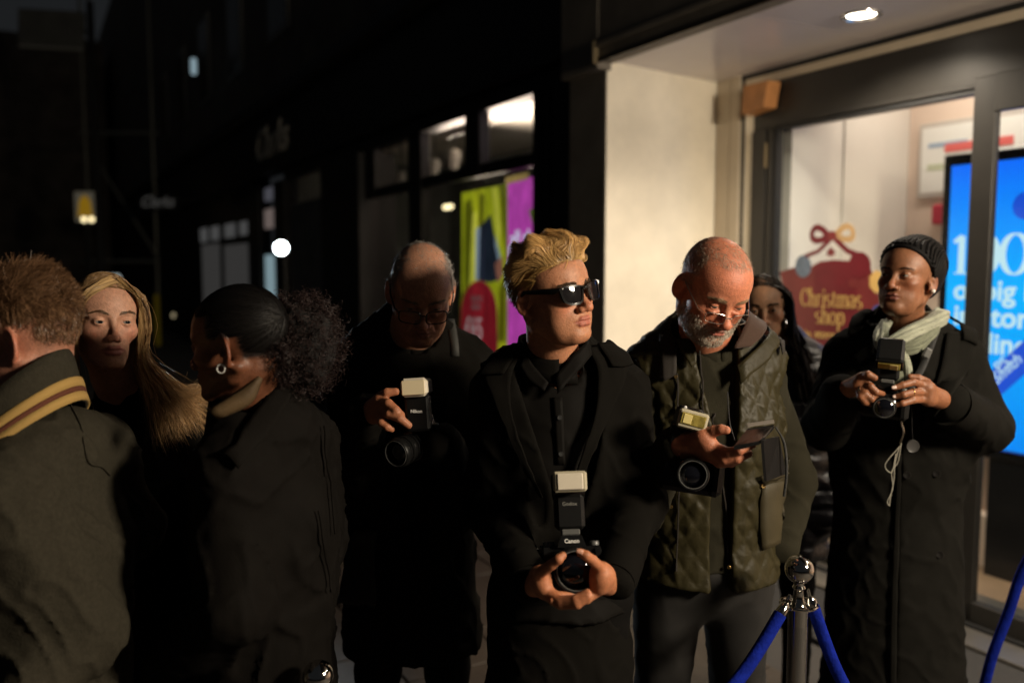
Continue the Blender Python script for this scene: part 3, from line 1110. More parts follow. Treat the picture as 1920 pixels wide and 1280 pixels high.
_rp.color_ramp.elements[1].color = (.004, .14, .95, 1); _rp.color_ramp.elements[1].position = 1
_e = _rp.color_ramp.elements.new(.55); _e.color = (.0, .42, 1.0, 1)
_n.links.new(_rp.outputs[0], _b.inputs['Emission Color']); _b.inputs['Emission Strength'].default_value = 1.2
block('panel', sa0 + .05, sa1 - .05, bS - .004, bS - .001, sz0 + .06, sz1 - .06, m_scr, ds)
block('bottom_bezel_line', sa0 + .05, sa1 - .05, bS - .006, bS - .001, sz0 + .052, sz0 + .058, emis('bezel_blue', (.02, .1, .6), .6), ds)
block('stand', sa0 + .05, sa0 + .7, bS + .01, bS + .06, .0, sz0, mat('black_gloss', (.01, .01, .01)), ds)
m_txt = emis('screen_text_white', (.62, .9, 1), 1.0)
rt, up = -U, np.array([0, 0, 1.0])
def scr_text(txt, px, py, hpx, pen=False):
    """baseline start at a pixel on the screen, x-height scaled from pixels"""
    a, z = onb(px, py, bS - .006)
    p = W(a, bS - .006, z)
    dist = p[1]
    size = hpx / FPX * dist
    if pen:
        mb, _ = pen_text(txt, size, p, rt, up, thick=.13, thin=.03, depth=.002)
        o = mb.build('lettering', m_txt, ds)
    else:
        o = obj('lettering', text_mesh(txt, size, p, rt, up, .002, bold=size * .022), m_txt, ds, smooth=False)
    return o
scr_text('100s', 1782, 512, 92, True)
scr_text('of big brands', 1787, 560, 52)
scr_text('in store', 1787, 607, 52)
scr_text('online', 1797, 656, 52)
# darker ribbon with a signature across the screen foot
ra0, rz0 = onb(1850, 765, bS - .005); ra1, rz1 = onb(1935, 690, bS - .005)
hgt = onb(1850, 700, bS - .005)[1] - rz0
MB().prism([W(ra0, bS - .008, rz0), W(ra1, bS - .008, rz1), W(ra1, bS - .008, rz1 + hgt), W(ra0, bS - .008, rz0 + hgt)], Wd * .002).build('ribbon_graphic', emis('screen_deep_blue', (.002, .08, .72), 1), ds)
dgu = W(ra1, bS, rz1) - W(ra0, bS, rz0); dgu /= np.linalg.norm(dgu)
dgn = np.cross(Wd, dgu); dgn = dgn if dgn[2] > 0 else -dgn
for tx, q, sz, shr in (('PS', (1875, 700), 30, 0), ('Smith', (1868, 722), 30, .35)):
    a, z = onb(q[0], q[1], bS - .01)
    p = W(a, bS - .01, z)
    obj('lettering', text_mesh(tx, sz / FPX * p[1], p, dgu, dgn, .002, shear=shr), m_txt, ds, smooth=False)
# soft swirl shapes at the top of the screen
a, z = onb(1925, 385, bS - .006)
MB().lathe([(.0005, 0), (.05, .0), (.07, -.001)], W(a, bS - .006, z), Wd, 24).build('swirl_graphic', emis('screen_deep_blue', (.01, .07, .8), 1), ds)
# low display block under the screen
ca0, cz0 = onb(1905, 1080, 4.47); ca1, _ = onb(1838, 1000, 4.47)
cb = empty('display_plinth', W(ca1, bS + .5, 0), 'pinkish beige display plinth on the shop floor below the blue screen', 'plinth')
block('plinth_body', ca0 - .01, ca1 + .25, 4.47, bB - .01, .012, .95, m_pink, cb, bev=.006)
block('plinth_step', ca0 - .01, ca1 + .25, 4.39, 4.469, .012, .3, m_pink, cb, bev=.006)
wb = block('wood_cabinet', ca0 - .8, ca0 - .012, 4.46, bB - .01, .012, .95, mat('brown_wood', (.16, .07, .03), rough=.5, var=.2, vscale=9), bev=.004)
tag(wb, 'brown wooden cabinet at the right edge under the blue screen', 'cabinet')

# gift decal on the side window
bX = BD - .006
dec = empty('gift_decal', W(aD(1555), bX, 1.2), 'red gift-shaped window decal with ribbon bow and gold lettering', 'decal')
def dpt(x, y, lift=0.0):
    a, z = onb(x, y, bX - lift)
    return W(a, bX - lift, z)
def dpoly(name, pts, m, lift=0.0):
    return MB().prism([dpt(x, y, lift) for x, y in pts], -Wd * .0006).build(name, m, dec)
def eg(cx, cy, rx, ry, t0=0, t1=360, n=24):
    return [(cx + rx * cos(rad(t)), cy - ry * sin(rad(t))) for t in np.linspace(t0, t1, n, endpoint=(t1 - t0) != 360)]
m_red = mat('decal_red', (.14, .013, .020), rough=.35, var=.15, vscale=8)
m_red2 = mat('decal_light_red', (.17, .026, .027), rough=.35, var=.15, vscale=8)
m_gold = mat('decal_gold', (.62, .40, .13), rough=.35)
m_blue = mat('decal_blue_grey', (.13, .17, .23), rough=.35, var=.3, vscale=30)
m_tan = mat('decal_tan', (.42, .27, .13), rough=.35)
dpoly('gift_panel', [(1462, 510), (1492, 500), (1520, 500), (1538, 490), (1565, 487), (1600, 497), (1632, 500), (1650, 560), (1652, 720), (1478, 720), (1474, 560)], m_red2)
dpoly('gift_panel', [(1527, 495), (1560, 487), (1590, 489), (1606, 500), (1606, 720), (1527, 720)], m_red, .0008)
dpoly('bauble', eg(1506, 499, 15, 21), m_blue, .0016)
dpoly('bauble', eg(1612, 497, 21, 25), m_red, .0016)
dpoly('bauble', eg(1600, 531, 9, 9), m_red2, .0024)
dpoly('star', eg(1645, 528, 16, 22, n=7), m_gold, .0004)
dpoly('bauble', eg(1648, 580, 12, 9), mat('decal_blue', (.05, .07, .25)), .0008)
def ringpoly(name, cx, cy, rx, ry, rot, w, m, lift):
    mb = MB(); n = 22
    c, s_ = cos(rad(rot)), sin(rad(rot))
    O, I = [], []
    for k in range(n):
        t = 2 * pi * k / n
        tw = .55 + .45 * cos(t)          # loops pinch at the knot
        x, y = rx * cos(t), ry * sin(t) * (.45 + .55 * (cos(t) + 1) / 2)
        O.append(dpt(cx + c * x - s_ * y, cy + s_ * x + c * y, lift))
        x, y = rx * .44 * cos(t) + rx * .16, ry * .34 * sin(t) * (.45 + .55 * (cos(t) + 1) / 2)
        I.append(dpt(cx + c * x - s_ * y, cy + s_ * x + c * y, lift))
    mb.add(O + I, [(k, (k + 1) % n, n + (k + 1) % n, n + k) for k in range(n)])
    return mb.build(name, m, dec)
ringpoly('bow_loop', 1538, 440, -20, -24, 12, 5, m_red, .002)
ringpoly('bow_loop', 1583, 438, 21, 24, -14, 5, m_tan, .002)
dpoly('bow_knot', eg(1560, 442, 9, 9), m_red2, .0028)
dpoly('bow_tail', [(1552, 448), (1560, 452), (1536, 474), (1512, 484), (1508, 477), (1532, 468)], m_red, .002)
dpoly('bow_tail', [(1562, 452), (1570, 446), (1592, 466), (1618, 476), (1610, 486), (1586, 474)], m_red, .002)
dpoly('snowflake', [(1549, 472), (1554, 468), (1558, 462), (1562, 468), (1568, 472), (1563, 475), (1567, 482), (1560, 478), (1558, 484), (1555, 478), (1549, 482), (1552, 475)], m_red2, .002)
def dec_text(txt, px, py, hpx, wpx):
    p = dpt(px, py, .003)
    mb, wd = pen_text(txt, hpx / FPX * p[1], p, rt, up, thick=.1, thin=.032, depth=.0012)
    P = np.array(mb.v)
    full = np.linalg.norm(dpt(px + wpx, py, .003) - p)
    k = full / wd
    x = (P - p) @ rt
    mb.v = list(P + np.outer(x * (k - 1), rt))
    return mb.build('lettering', m_gold, dec)
dec_text('Christmas', 1501, 572, 42, 116)
dec_text('shop', 1528, 605, 42, 56)
for wd_, x in (('in', 1508), ('store', 1527), ('now', 1577)):
    p = dpt(x, 632, .003)
    obj('lettering', text_mesh(wd_, 22 / FPX * p[1], p, rt, up, .001, bold=.001), m_gold, dec, smooth=False)

# ------------------------------------------------------------------ the dark shop beyond the pillar
BN = 2.92
far = empty('dark_shopfront', W(8, BN, 0), 'black-painted shopfront with tall windows and glowing posters left of the pillar', 'building')
def aN(px, py=400):
    return onb(px, py, BN)[0]
def zN(px, py):
    return onb(px, py, BN)[1]
zt1, zt0 = zN(1010, 206), zN(1010, 284)          # transom lights
zg1 = zN(1010, 309)                              # top of the big panes
aEnd = aN(540)
block('frame_post', aP1 + .001, aN(1012), BN - .06, BN + .12, 0, zt1 + .12, m_black2, far, bev=.01)
for px in (1030, 1045):
    block('post_bead', aN(px) - .012, aN(px) + .012, BN - .075, BN - .061, 0, zt1 + .1, m_black2, far, bev=.004)
edges = [(1012, 905), (878, 795), (772, 708), (690, 645)]
aR = [(aN(a), aN(b)) for a, b in edges]
prev = aR[0][0]
for i, (q0, q1) in enumerate(aR):
    if i:
        block('mullion', aR[i - 1][1], q0, BN - .03, BN + .06, (.45 if i == 2 else zg1 + .001), zt1 + .1, m_black2, far, bev=.006)
    wn = empty('transom_window'); wn.parent = far
    wn.location = Vector(W(q0, BN, zt0)) - far.location
    block('pane', q0, q1, BN + .01, BN + .016, zt0, zt1, m_glass, wn)
    block('sill_bar', q0, (aR[i + 1][0] - .001 if i in (0, 2) else q1), BN - .02, BN + .05, zg1, zt0, m_black2, wn, bev=.004)
    wb_ = empty('display_window'); wb_.parent = far
    wb_.location = Vector(W(q0, BN, .45)) - far.location
    block('pane', q0 - (.05 if i in (1, 3) else 0), q1, BN + .01, BN + .016, .45, zg1, m_glass, wb_)
block('header', aP1 + .001, aEnd, BN - .05, BN + .10, zt1 + .1, zt1 + .22, m_black2, far, bev=.01)
block('stall_riser', aP1 + .001, aEnd, BN - .04, BN + .10, 0, .45, m_black2, far, bev=.01)
block('fascia_board', aP1 + .001, 40, BN - .12, BN + .1, zt1 + .22, zt1 + 1.0, m_black2, far, bev=.01)
block('cornice', aP1 + .001, 40, BN - .26, BN + .1, zt1 + 1.0, zt1 + 1.16, m_black2, far, bev=.03)
block('upper_wall', aP1 - 12, 40, BN + .0, BN + .4, zt1 + 1.16, 11, mat('dark_brick', (.11, .088, .07), rough=.85, var=.5, vscale=2, bump=.4, bscale=30), far)
# upper windows far up the street
for k in range(7):
    aw = 6.0 + k * 2.6
    uw = empty('upper_window'); uw.parent = far; uw.location = Vector(W(aw, BN, zt1 + 1.9)) - far.location
    block('frame', aw - .5, aw + .5, BN - .03, BN - .002, zt1 + 1.9, zt1 + 3.4, mat('dull_white_paint', (.20, .19, .17), rough=.6), uw)
    block('pane', aw - .43, aw + .43, BN - .036, BN - .031, zt1 + 1.97, zt1 + 3.33, mat('black_gloss', (.008, .008, .009)), uw)
block('end_pilaster', aN(690) + .0, aN(618), BN - .10, BN + .3, 0, zt1 + .1, m_black2, far, bev=.01)
block('pale_pilaster', aN(618) + .01, aN(548), BN - .02, BN + .05, 0, zN(600, 372), mat('grey_render', (.16, .15, .13), rough=.8, var=.3, vscale=3), far)
block('poster_strip', aN(516), aN(496), BN - .01, BN + .02, zN(505, 560), zN(505, 478), emis('strip_pale_blue', (.5, .72, .8), .35), far)
block('poster_strip', aN(516), aN(497), BN - .01, BN + .02, zN(505, 428), zN(505, 392), emis('strip_peach', (.42, .33, .3), .28), far)
block('poster_strip', aN(514), aN(498), BN - .01, BN + .02, zN(505, 376), zN(505, 352), emis('strip_grey', (.3, .3, .36), .18), far)
block('far_frame', aN(540), aN(520), BN - .05, BN + .1, 0, zt1 + .1, m_black2, far)
block('far_frame', aN(492), aN(470), BN - .05, BN + .1, 0, zt1 + .1, m_black2, far)
m_dim = emis('dim_window', (.30, .29, .28), .10)
m_dim2 = emis('dim_transom', (.45, .45, .45), .12)
for x0, x1 in ((465, 418), (408, 376)):
    block('far_window', aN(x0), aN(x1), BN, BN + .02, .5, zN((x0 + x1) / 2, 458), m_dim, far)
for x0, x1 in ((466, 448), (438, 420), (408, 394), (386, 374)):
    zc = 500 - (500 - 428) * (x0 - 50) / (460 - 50)
    block('far_transom', aN(x0), aN(x1), BN, BN + .02, zN(x0, zc + 12), zN(x0, zc - 14), m_dim2, far)
block('far_wall', aN(470), 40, BN + .021, BN + .3, 0, zt1 + .3, m_black2, far)

# inside the dark shop: back wall, ceiling, lights, posters
dsh = empty('dark_shop_interior', W(7, 4.2, 0), 'dim shop interior behind the black-framed windows', 'room')
block('back_wall', aP1 + .2, aEnd, 5.2, 5.3, 0, 3.0, mat('dim_wall', (.16, .17, .155), rough=.7, var=.4, vscale=1.5), dsh)
block('side_wall', aP1 + .02, aP1 + .1, BN + .13, 5.2, 0, 3.0, mat('dim_wall', (.1, .1, .1)), dsh)
block('end_wall', aEnd, aEnd + .1, BN + .13, 5.3, 0, 3.0, mat('dim_wall', (.1, .1, .1)), dsh)
block('ceiling', aP1 + .02, aEnd + .1, BN + .13, 5.3, 3.0, 3.06, mat('dim_ceiling', (.55, .5, .45), rough=.8), dsh)
block('shop_floor', aP1 + .02, aEnd + .1, BN + .13, 5.3, -.02, .01, mat('dim_wall', (.1, .1, .1)), dsh)
# hanging rows of lamp housings behind the transoms
for x, y, b, c in ((852, 296, 3.5, 'right of the pair behind the second transom'), (815, 312, 3.6, 'left of the pair behind the second transom'), (752, 332, 3.7, 'right of the pair behind the third transom'), (732, 345, 3.5, 'left of the pair behind the third transom')):
    a, z = onb(x, y, b)
    tl = empty('track_spotlight', W(a, b, z), 'pale spotlight housing in the dark shop, ' + c, 'spotlight', 'track spotlights')
    MB().lathe([(.045, -.10), (.055, .0), (.05, .06), (.01, .08)], W(a, b, z), (.2, -.2, 1), 16).build('housing', mat('dull_white_metal', (.35, .33, .3), rough=.5), tl, smooth=True)
    MB().tube([W(a, b, z + .06), W(a, b, 3.0)], .008, 8).build('stem', m_frame2, tl)
lamp('shop_lamp', 'AREA', W(6.8, 3.7, 2.35), 65, (1, .8, .64), W(6.2, 3.9, 3), size=.9, parent=dsh)
lamp('shop_lamp', 'AREA', W(7.2, 4.3, 2.9), 9, (1, .86, .7), W(7.2, 4.6, 0), size=.8, parent=dsh)
lamp('shop_lamp', 'AREA', W(5.2, 3.7, 2.35), 20, (.95, .75, .85), W(5.2, 3.7, 3), size=.7, parent=dsh)
for x, y, b, col, nm in ((683, 351, 3.9, (1, .9, .6), 'warm_bulb'), (612 + 228, 388, 4.2, (1, .8, .45), 'warm_tube')):
    a, z = onb(x, y, b)
    t = MB().bbox(W(a, b, z), (.22, .05, .05), Rst, .02).build('strip_lamp', emis(nm, col, 3))
    tag(t, ['small warm lamp glowing at far end of dark shop', 'warm strip lamp glowing beside the green poster'][x > 700], 'lamp')
# posters
bP = 3.12
def pa(px, py):
    return onb(px, py, bP)
def ppoly(name, pts, m, par, lift=0.0):
    return MB().prism([W(pa(x, y)[0], bP - lift, pa(x, y)[1]) for x, y in pts], Wd * .003).build(name, m, par)
pg = empty('fashion_poster', W(pa(910, 500)[0], bP, .6), 'backlit poster of a yellow-green coat beside a purple panel', 'poster')
def E(n, c, s=1):
    """backlit print with uneven tone"""
    new = n not in MATS
    m = emis(n, c, s)
    if new:
        t = m.node_tree
        nz = t.nodes.new('ShaderNodeTexNoise'); nz.inputs['Scale'].default_value = 9; nz.inputs['Detail'].default_value = 5; nz.inputs['Distortion'].default_value = 1.5
        tc_ = t.nodes.new('ShaderNodeTexCoord'); mp_ = t.nodes.new('ShaderNodeMapping'); mp_.inputs['Scale'].default_value = (1.6, 1.6, .45)
        mr = t.nodes.new('ShaderNodeMapRange'); mr.inputs['From Min'].default_value = .3; mr.inputs['From Max'].default_value = .7
        mr.inputs['To Min'].default_value = s * .65; mr.inputs['To Max'].default_value = s * 1.25
        t.links.new(tc_.outputs['Object'], mp_.inputs['Vector']); t.links.new(mp_.outputs['Vector'], nz.inputs['Vector'])
        t.links.new(nz.outputs['Fac'], mr.inputs['Value']); t.links.new(mr.outputs['Result'], t.nodes['Principled BSDF'].inputs['Emission Strength'])
    return m
ppoly('poster_panel', [(866, 362), (950, 345), (950, 700), (866, 700)], E('poster_green', (.33, .36, .01), .75), pg)
ppoly('poster_panel', [(952, 345), (1010, 328), (1010, 700), (952, 700)], E('poster_purple', (.52, .06, .44), .8), pg)
ppoly('header_panel', [(948, 333), (990, 323), (990, 336), (948, 346)], E('poster_gold', (.5, .33, .1), .5), pg)
# coat folds, dark trousers and hands of the figure on the poster
for q, (xs, mm) in enumerate((([(872, 380), (884, 372), (892, 440), (884, 520), (870, 560)], ('fold_dark', (.12, .13, .005), .6)),
                              ([(900, 366), (908, 362), (905, 430), (897, 470)], ('fold_dark', (.12, .13, .005), .6)),
                              ([(888, 400), (894, 396), (900, 480), (890, 560), (880, 560)], ('fold_light', (.5, .5, .05), .8)),
                              ([(925, 352), (932, 350), (940, 430), (934, 480)], ('fold_light', (.5, .5, .05), .8)),
                              ([(938, 348), (950, 346), (950, 470), (944, 430)], ('fold_dark', (.12, .13, .005), .6)),
                              ([(902, 425), (922, 402), (934, 480), (938, 525), (918, 530), (899, 525)], ('trouser_dark', (.012, .018, .03), .7)),
                              ([(894, 430), (902, 425), (899, 525), (893, 525)], ('edge_pale', (.25, .33, .42), .6)),
                              ([(930, 440), (940, 480), (936, 490), (930, 460)], ('edge_pale', (.25, .33, .42), .6)),
                              ([(930, 495), (944, 480), (946, 515), (936, 530)], ('skin_print', (.3, .12, .08), .6)),
                              ([(866, 560), (874, 540), (884, 560), (880, 620), (866, 640)], ('fold_dark', (.12, .13, .005), .6)),
                              ([(940, 540), (950, 520), (950, 640), (936, 640)], ('fold_dark', (.12, .13, .005), .6)),
                              ([(995, 395), (1003, 390), (1008, 420), (1004, 430)], ('sleeve_print', (.14, .2, .03), .6)))):
    ppoly('print_shape', xs, E(*mm), pg, .004 + .001 * q)
p = W(pa(958, 462)[0], bP - .006, pa(958, 462)[1])
obj('lettering', text_mesh('all the', 42 / FPX * p[1], p, rt, up, .002, bold=.002), E('poster_white', (.7, .75, .95), .9), pg, smooth=False)
for (x, y) in ((955, 480), (954, 560)):
    p = W(pa(x, y)[0], bP - .006, pa(x, y)[1])
    obj('lettering', text_mesh('new', 40 / FPX * p[1], p, rt, up, .002, bold=.002), E('poster_white', (.7, .75, .95), .9), pg, smooth=False)
bQ = BN + .03
psn = empty('price_sign', W(onb(897, 600, bQ)[0], bQ, .45), 'red rounded price sign reading 65 pounds beside the green poster', 'sign')
pts = eg(897, 590, 33, 64, 0, 180, 20) + [(862, 720), (932, 720)]
MB().prism([W(onb(x, y, bQ)[0], bQ, onb(x, y, bQ)[1]) for x, y in pts], Wd * .01).build('board', E('sign_red', (.25, .012, .02), .55), psn)
def qtext(t, x, y, h, s=.5, c=(.62, .5, .5)):
    p = W(onb(x, y, bQ - .003)[0], bQ - .003, onb(x, y, bQ - .003)[1])
    obj('lettering', text_mesh(t, h / FPX * p[1], p, rt, up, .002, xs=.82), E('sign_pale_%d' % h, c, s), psn, smooth=False)
qtext('£65', 871, 632, 58, .42)
qtext('BOOTS', 884, 565, 16, .12)
qtext('FROM', 884, 580, 16, .12)
# things seen in the second window: purple strip, teal display, red board
for (x0, x1, y0, y1), nm, c, s, lb in (((654, 664, 410, 530), 'purple_banner', (.12, .07, .15), .25, 'narrow dull purple banner hanging in the far window'),
                                   ((695, 712, 480, 600), 'teal_display', (.05, .13, .15), .35, 'blurred teal display panel glimpsed through the window behind the older man'),
                                   ((668, 688, 412, 470), 'green_banner', (.05, .07, .01), .3, 'dim green banner hanging in the far window')):
    a0_, z1_ = onb(x1, y0, 3.3); a1_, z0_ = onb(x0, y1, 3.3)
    t = block(nm, a0_, a1_, 3.3, 3.31, z0_, z1_, E(nm, c, s))
    tag(t, lb, 'banner')
a0_, z1_ = onb(690, 520, 3.2); a1_, z0_ = onb(650, 660, 3.2)
tag(block('red_board', a0_, a1_, 3.2, 3.23, z0_, z1_, mat('dull_red', (.06, .012, .01), rough=.6)), 'dark red board standing in the far window', 'board')

# shop name on the fascia and on a hanging sign further up the street
a, z = onb(478, 305, BN - .13)
sg = empty('fascia_sign', W(a, BN - .13, z), 'dull metal script shop name on the dark fascia', 'sign')
p = W(a, BN - .125, z)
up_, wd_ = onb(478, 245, BN - .13)[1] - z, onb(478, 300, BN - .13)[0] - onb(545, 300, BN - .13)[0]
obj('lettering', text_mesh('Clarks', up_ * 1.35, p, rt, up, .02, shear=.45, xs=wd_ / (up_ * 1.35 * 2.9)), mat('sign_metal', (.55, .52, .45), rough=.6), sg, smooth=False)
hp = at(297, 381, 15)
hs = empty('hanging_sign', hp, 'small black hanging sign with pale script lettering up the dark street', 'sign')
MB().bbox(hp, (.68, .08, .26), None, .02).build('sign_board', m_black2, hs)
obj('lettering', text_mesh('Clarks', .26, hp + np.array([-.30, -.045, -.06]), (1, 0, 0), (0, 0, 1), .004, shear=.4, xs=.85), emis('sign_dim', (.3, .29, .27), .16), hs, smooth=False)
MB().tube([hp + np.array([.34, 0, .05]), hp + np.array([1.2, 0, .05])], .02, 8).build('bracket', m_black2, hs)

# ------------------------------------------------------------------ far end of the street
yp = at(162, 388, 17)
ps = empty('lit_street_sign', (yp[0], yp[1], 0), 'dim yellow lit sign with two bright bulbs on a pole in the dark street', 'sign')
MB().bbox(yp, (.44, .1, .62), None, .015).build('sign_box', m_black2, ps)
MB().box(yp + np.array([0, -.052, 0]), (.40, .004, .58)).build('sign_face', emis('sign_grey', (.16, .14, .10), .35), ps)
MB().prism([yp + np.array(q) for q in ((-.15, -.056, -.2), (.15, -.056, -.2), (.11, -.056, .12), (0, -.056, .24), (-.11, -.056, .12))], (0, -.002, 0)).build('sign_print', emis('sign_yellow', (.4, .22, .01), .45), ps)
for dx in (-.01, .14):
    MB().lathe([(.0005, -.05), (.035, -.035), (.05, 0), (.035, .035), (.0005, .05)], yp + np.array([dx, -.1, -.25]), n=14).build('bulb', emis('amber_bulb', (1, .82, .45), 2.2), ps, smooth=True)
MB().tube([(yp[0], yp[1], 0), tuple(yp - [0, 0, .31])], .05, 10).build('pole', m_black2, ps)
tp = at(97, 57, 15)
ts = empty('street_sign_panel', (tp[0], tp[1], 0), 'large dark grey rectangular sign panel high in the top left corner', 'sign')
MB().bbox(tp, (1.12, .1, .66), Rot(0, 0, 3), .02).build('panel', mat('sign_panel_grey', (.1, .1, .09), rough=.5, var=.2), ts)
MB().bbox(tp + np.array([0, -.06, -.31]), (1.1, .02, .04), Rot(0, 0, 3), .005).build('lower_edge', mat('sign_edge', (.3, .3, .27), rough=.5), ts)
MB().tube([(tp[0] + .62, tp[1] + .1, 0), (tp[0] + .62, tp[1] + .1, tp[2] + .5)], .06, 10).build('pole', m_black2, ts)
MB().tube([(tp[0] + .62, tp[1] + .1, tp[2]), (tp[0] - .5, tp[1] + .08, tp[2])], .03, 8).build('arm', m_black2, ts)
# scaffold across the street end
sf = empty('scaffold', (at(170, 500, 18)[0], 18, 0), 'faint scaffold poles standing across the dark street end', 'scaffold')
m_pole = mat('scaffold_steel', (.18, .18, .155), rough=.5, metal=.4)
for px in (170, 186, 295):
    q = at(px, 500, 18)
    MB().tube([(q[0], 18, 0), (q[0], 18, 8)], .03, 8).build('pole', m_pole, sf)
for py in (250, 490):
    MB().tube([at(150, py, 17.9), at(300, py, 17.9)], .03, 8).build('ledger', m_pole, sf)
MB().tube([at(186, 310, 17.95), at(295, 480, 17.95)], .025, 8).build('brace', m_pole, sf)
# a dark building closes the street
ce = block('street_end_building', 34, 60, -22, 2.6, 0, 9.5, mat('dark_brick', (.02, .016, .013)))
tag(ce, 'dark building mass closing the far end of the street', 'building')
ol = MB().bbox(at(363, 125, 14), (.09, .05, .26), None, .02).build('window_glint', emis('glint_blue', (.45, .62, .7), .5))
tag(ol, 'small bluish lit slit high on the dark buildings', 'window light')
q = at(207, 521, 16)
ol = MB().bbox(q, (.38, .1, .12), None, .04).build('shop_strip_light', emis('glint_white', (.75, .85, .85), .6))
tag(ol, 'small white strip light far down the street behind the blonde woman', 'lamp')
q = at(295, 600, 16.5)
ol = MB().bbox(q, (.08, .1, 1.0), None, .02).build('yellow_post', emis('post_yellow', (.22, .15, .0), .09))
tag(ol, 'dim yellow vertical strip glowing beside the blonde woman', 'strip light')
q = at(325, 591, 15.5)
ol = MB().bbox(q, (.05, .05, .09), None, .02).build('door_lamp', emis('door_lamp', (.6, .5, .3), .6))
tag(ol, 'tiny warm lamp in the dark between the blonde and curly-haired women', 'lamp')

# ------------------------------------------------------------------ stanchions and velvet ropes
m_chrome = mat('polished_steel', (.62, .6, .56), rough=.08, metal=1.0)
m_chrome2 = mat('brushed_steel', (.5, .49, .47), rough=.25, metal=1.0)
m_velvet = mat('blue_velvet', (.004, .013, .19), rough=.9, spec=.1, var=.35, vscale=40, bump=.3, bscale=150)
def stanchion(px, py, Y, label, zfix=None, rball=.0345):
    top = at(px, py, Y)
    x, y, zt = top
    t = empty('stanchion', (x, y, 0), label, 'stanchion', 'rope barrier stanchions')
    o = np.array([x, y, 0])
    zb = zt - rball
    prof = [(.0005, zb + rball)] + [(rball * sin(q), zb + rball * cos(q)) for q in np.linspace(.15, 2.75, 22)]
    MB().lathe(prof[::-1], o, n=40).build('ball_finial', m_chrome, t, smooth=True)
    MB().lathe([(.0235, zb - .135), (.024, zb - .092), (.018, zb - .085), (.013, zb - .07), (.012, zb - .05), (.016, zb - .044), (.012, zb - .038), (.0135, zb - .028)], o, n=28).build('neck', m_chrome, t, smooth=True)
    MB().tube([o + [.041 * cos(q), .041 * sin(q), zb - .085] for q in np.linspace(0, 2 * pi, 33)[:-1]], .0042, 8, closed=True).build('rope_ring', m_chrome, t, smooth=True)
    for q in range(4):
        MB().tube([o + [.02 * cos(q * pi / 2), .02 * sin(q * pi / 2), zb - .085], o + [.041 * cos(q * pi / 2), .041 * sin(q * pi / 2), zb - .085]], .0035, 8).build('ring_spoke', m_chrome, t, smooth=True)
    MB().lathe([(.0235, .02), (.0235, zb - .13)], o, n=28).build('post', m_chrome2, t, smooth=True)
    MB().lathe([(.0005, .045), (.03, .043), (.05, .034), (.15, .016), (.16, .004), (.158, .0)][::-1], o, n=40).build('base', m_chrome2, t, smooth=True)
    return o + [0, 0, zb - .085]
r1 = stanchion(1500, 1040, 1.98, 'chrome stanchion with ball top and two blue ropes before the long coat')
r2 = stanchion(596, 1238, 1.62, 'chrome ball-topped stanchion at the bottom edge beside the curly-haired woman', rball=.0305)
def rope(name, pts, label):
    t = empty(name, pts[0] * [1, 1, 0], label, 'rope', 'blue velvet ropes')
    P = spline(pts, 40)
    MB().tube(P, .0155, 14).build('velvet_cover', m_velvet, t, smooth=True)
    for e, d in ((P[0], P[0] - P[1]), (P[-1], P[-1] - P[-2])):
        d = d / np.linalg.norm(d)
        MB().tube([e - d * .004, e + d * .022, e + d * .03], [.0135, .0125, .006], 14).build('end_cap', m_chrome, t, smooth=True)
        MB().tube([e + d * .030 + np.array([0, 0, 0])+ .010 * (cos(q) * d + sin(q) * np.array([0, 0, 1])) + d * .008 for q in np.linspace(0, 2 * pi, 13)[:-1]], .0022, 6, closed=True).build('hook', m_chrome, t, smooth=True)
    return t
e1 = at(1463, 1150, 1.95)
rope('velvet_rope', [e1, at(1420, 1222, 1.92), at(1375, 1285, 1.88), at(1300, 1370, 1.80), at(1150, 1500, 1.72)], 'blue velvet rope hanging to the left of the chrome stanchion')
e2 = at(1525, 1138, 1.985)
rope('velvet_rope', [e2, at(1548, 1205, 2.0), at(1578, 1275, 2.02), at(1640, 1380, 2.05), at(1760, 1500, 2.1)], 'blue velvet rope hanging to the right of the chrome stanchion')
rope('velvet_rope', [at(1990, 950, 2.45), at(1922, 1060, 2.5), at(1890, 1150, 2.53), at(1860, 1230, 2.55), at(1838, 1310, 2.58), at(1800, 1420, 2.6)], 'blue rope crossing the right edge of the picture by the shop step')
# ------------------------------------------------------------------ clothes and bodies
def skin_mat(name, rough=.5, sss=.12):
    return mat(name, (.5, .3, .2), rough=rough, attr='tint', sss=sss, bump=.55, bscale=300, bdist=.002, var=.20, vscale=120)
m_hair = mat('hair_strands', (.1, .08, .05), rough=.38, attr='tint', spec=.35)
m_hair_dark = mat('dark_hair_strands', (.02, .02, .02), rough=.55, attr='tint', spec=.2)

def place(local, px, py, Y, yaw, pitch, roll, k=1.0):
    """head position that puts the local point at a pixel of the photograph"""
    return at(px, py, Y) - Rot(yaw, pitch, roll) @ (np.array(local) * k)

def wrinkles(P, seed, amp=.004, vs=9.0, st=(1.0, 1.0, .42)):
    """cloth drape: long soft folds, sharper pulled creases and small puckers"""
    w = .12 * np.stack([vnoise(P, 4.5, seed + 9), vnoise(P, 4.5, seed + 10), vnoise(P, 4.5, seed + 11)], -1)
    Q = (P + w) * np.array(st)
    a = vnoise(Q, vs, seed)
    c = P + w * .8
    r = 1 - np.abs(vnoise(c @ np.array([[1, 0, .55], [0, 1, .55], [-.75, -.75, .9]]).T * np.array([1, 1, .55]), vs * 1.9, seed + 3))
    return amp * (a * 1.1 - (r ** 5) * .9 + .35) + amp * .22 * vnoise(P, vs * 5, seed + 5)

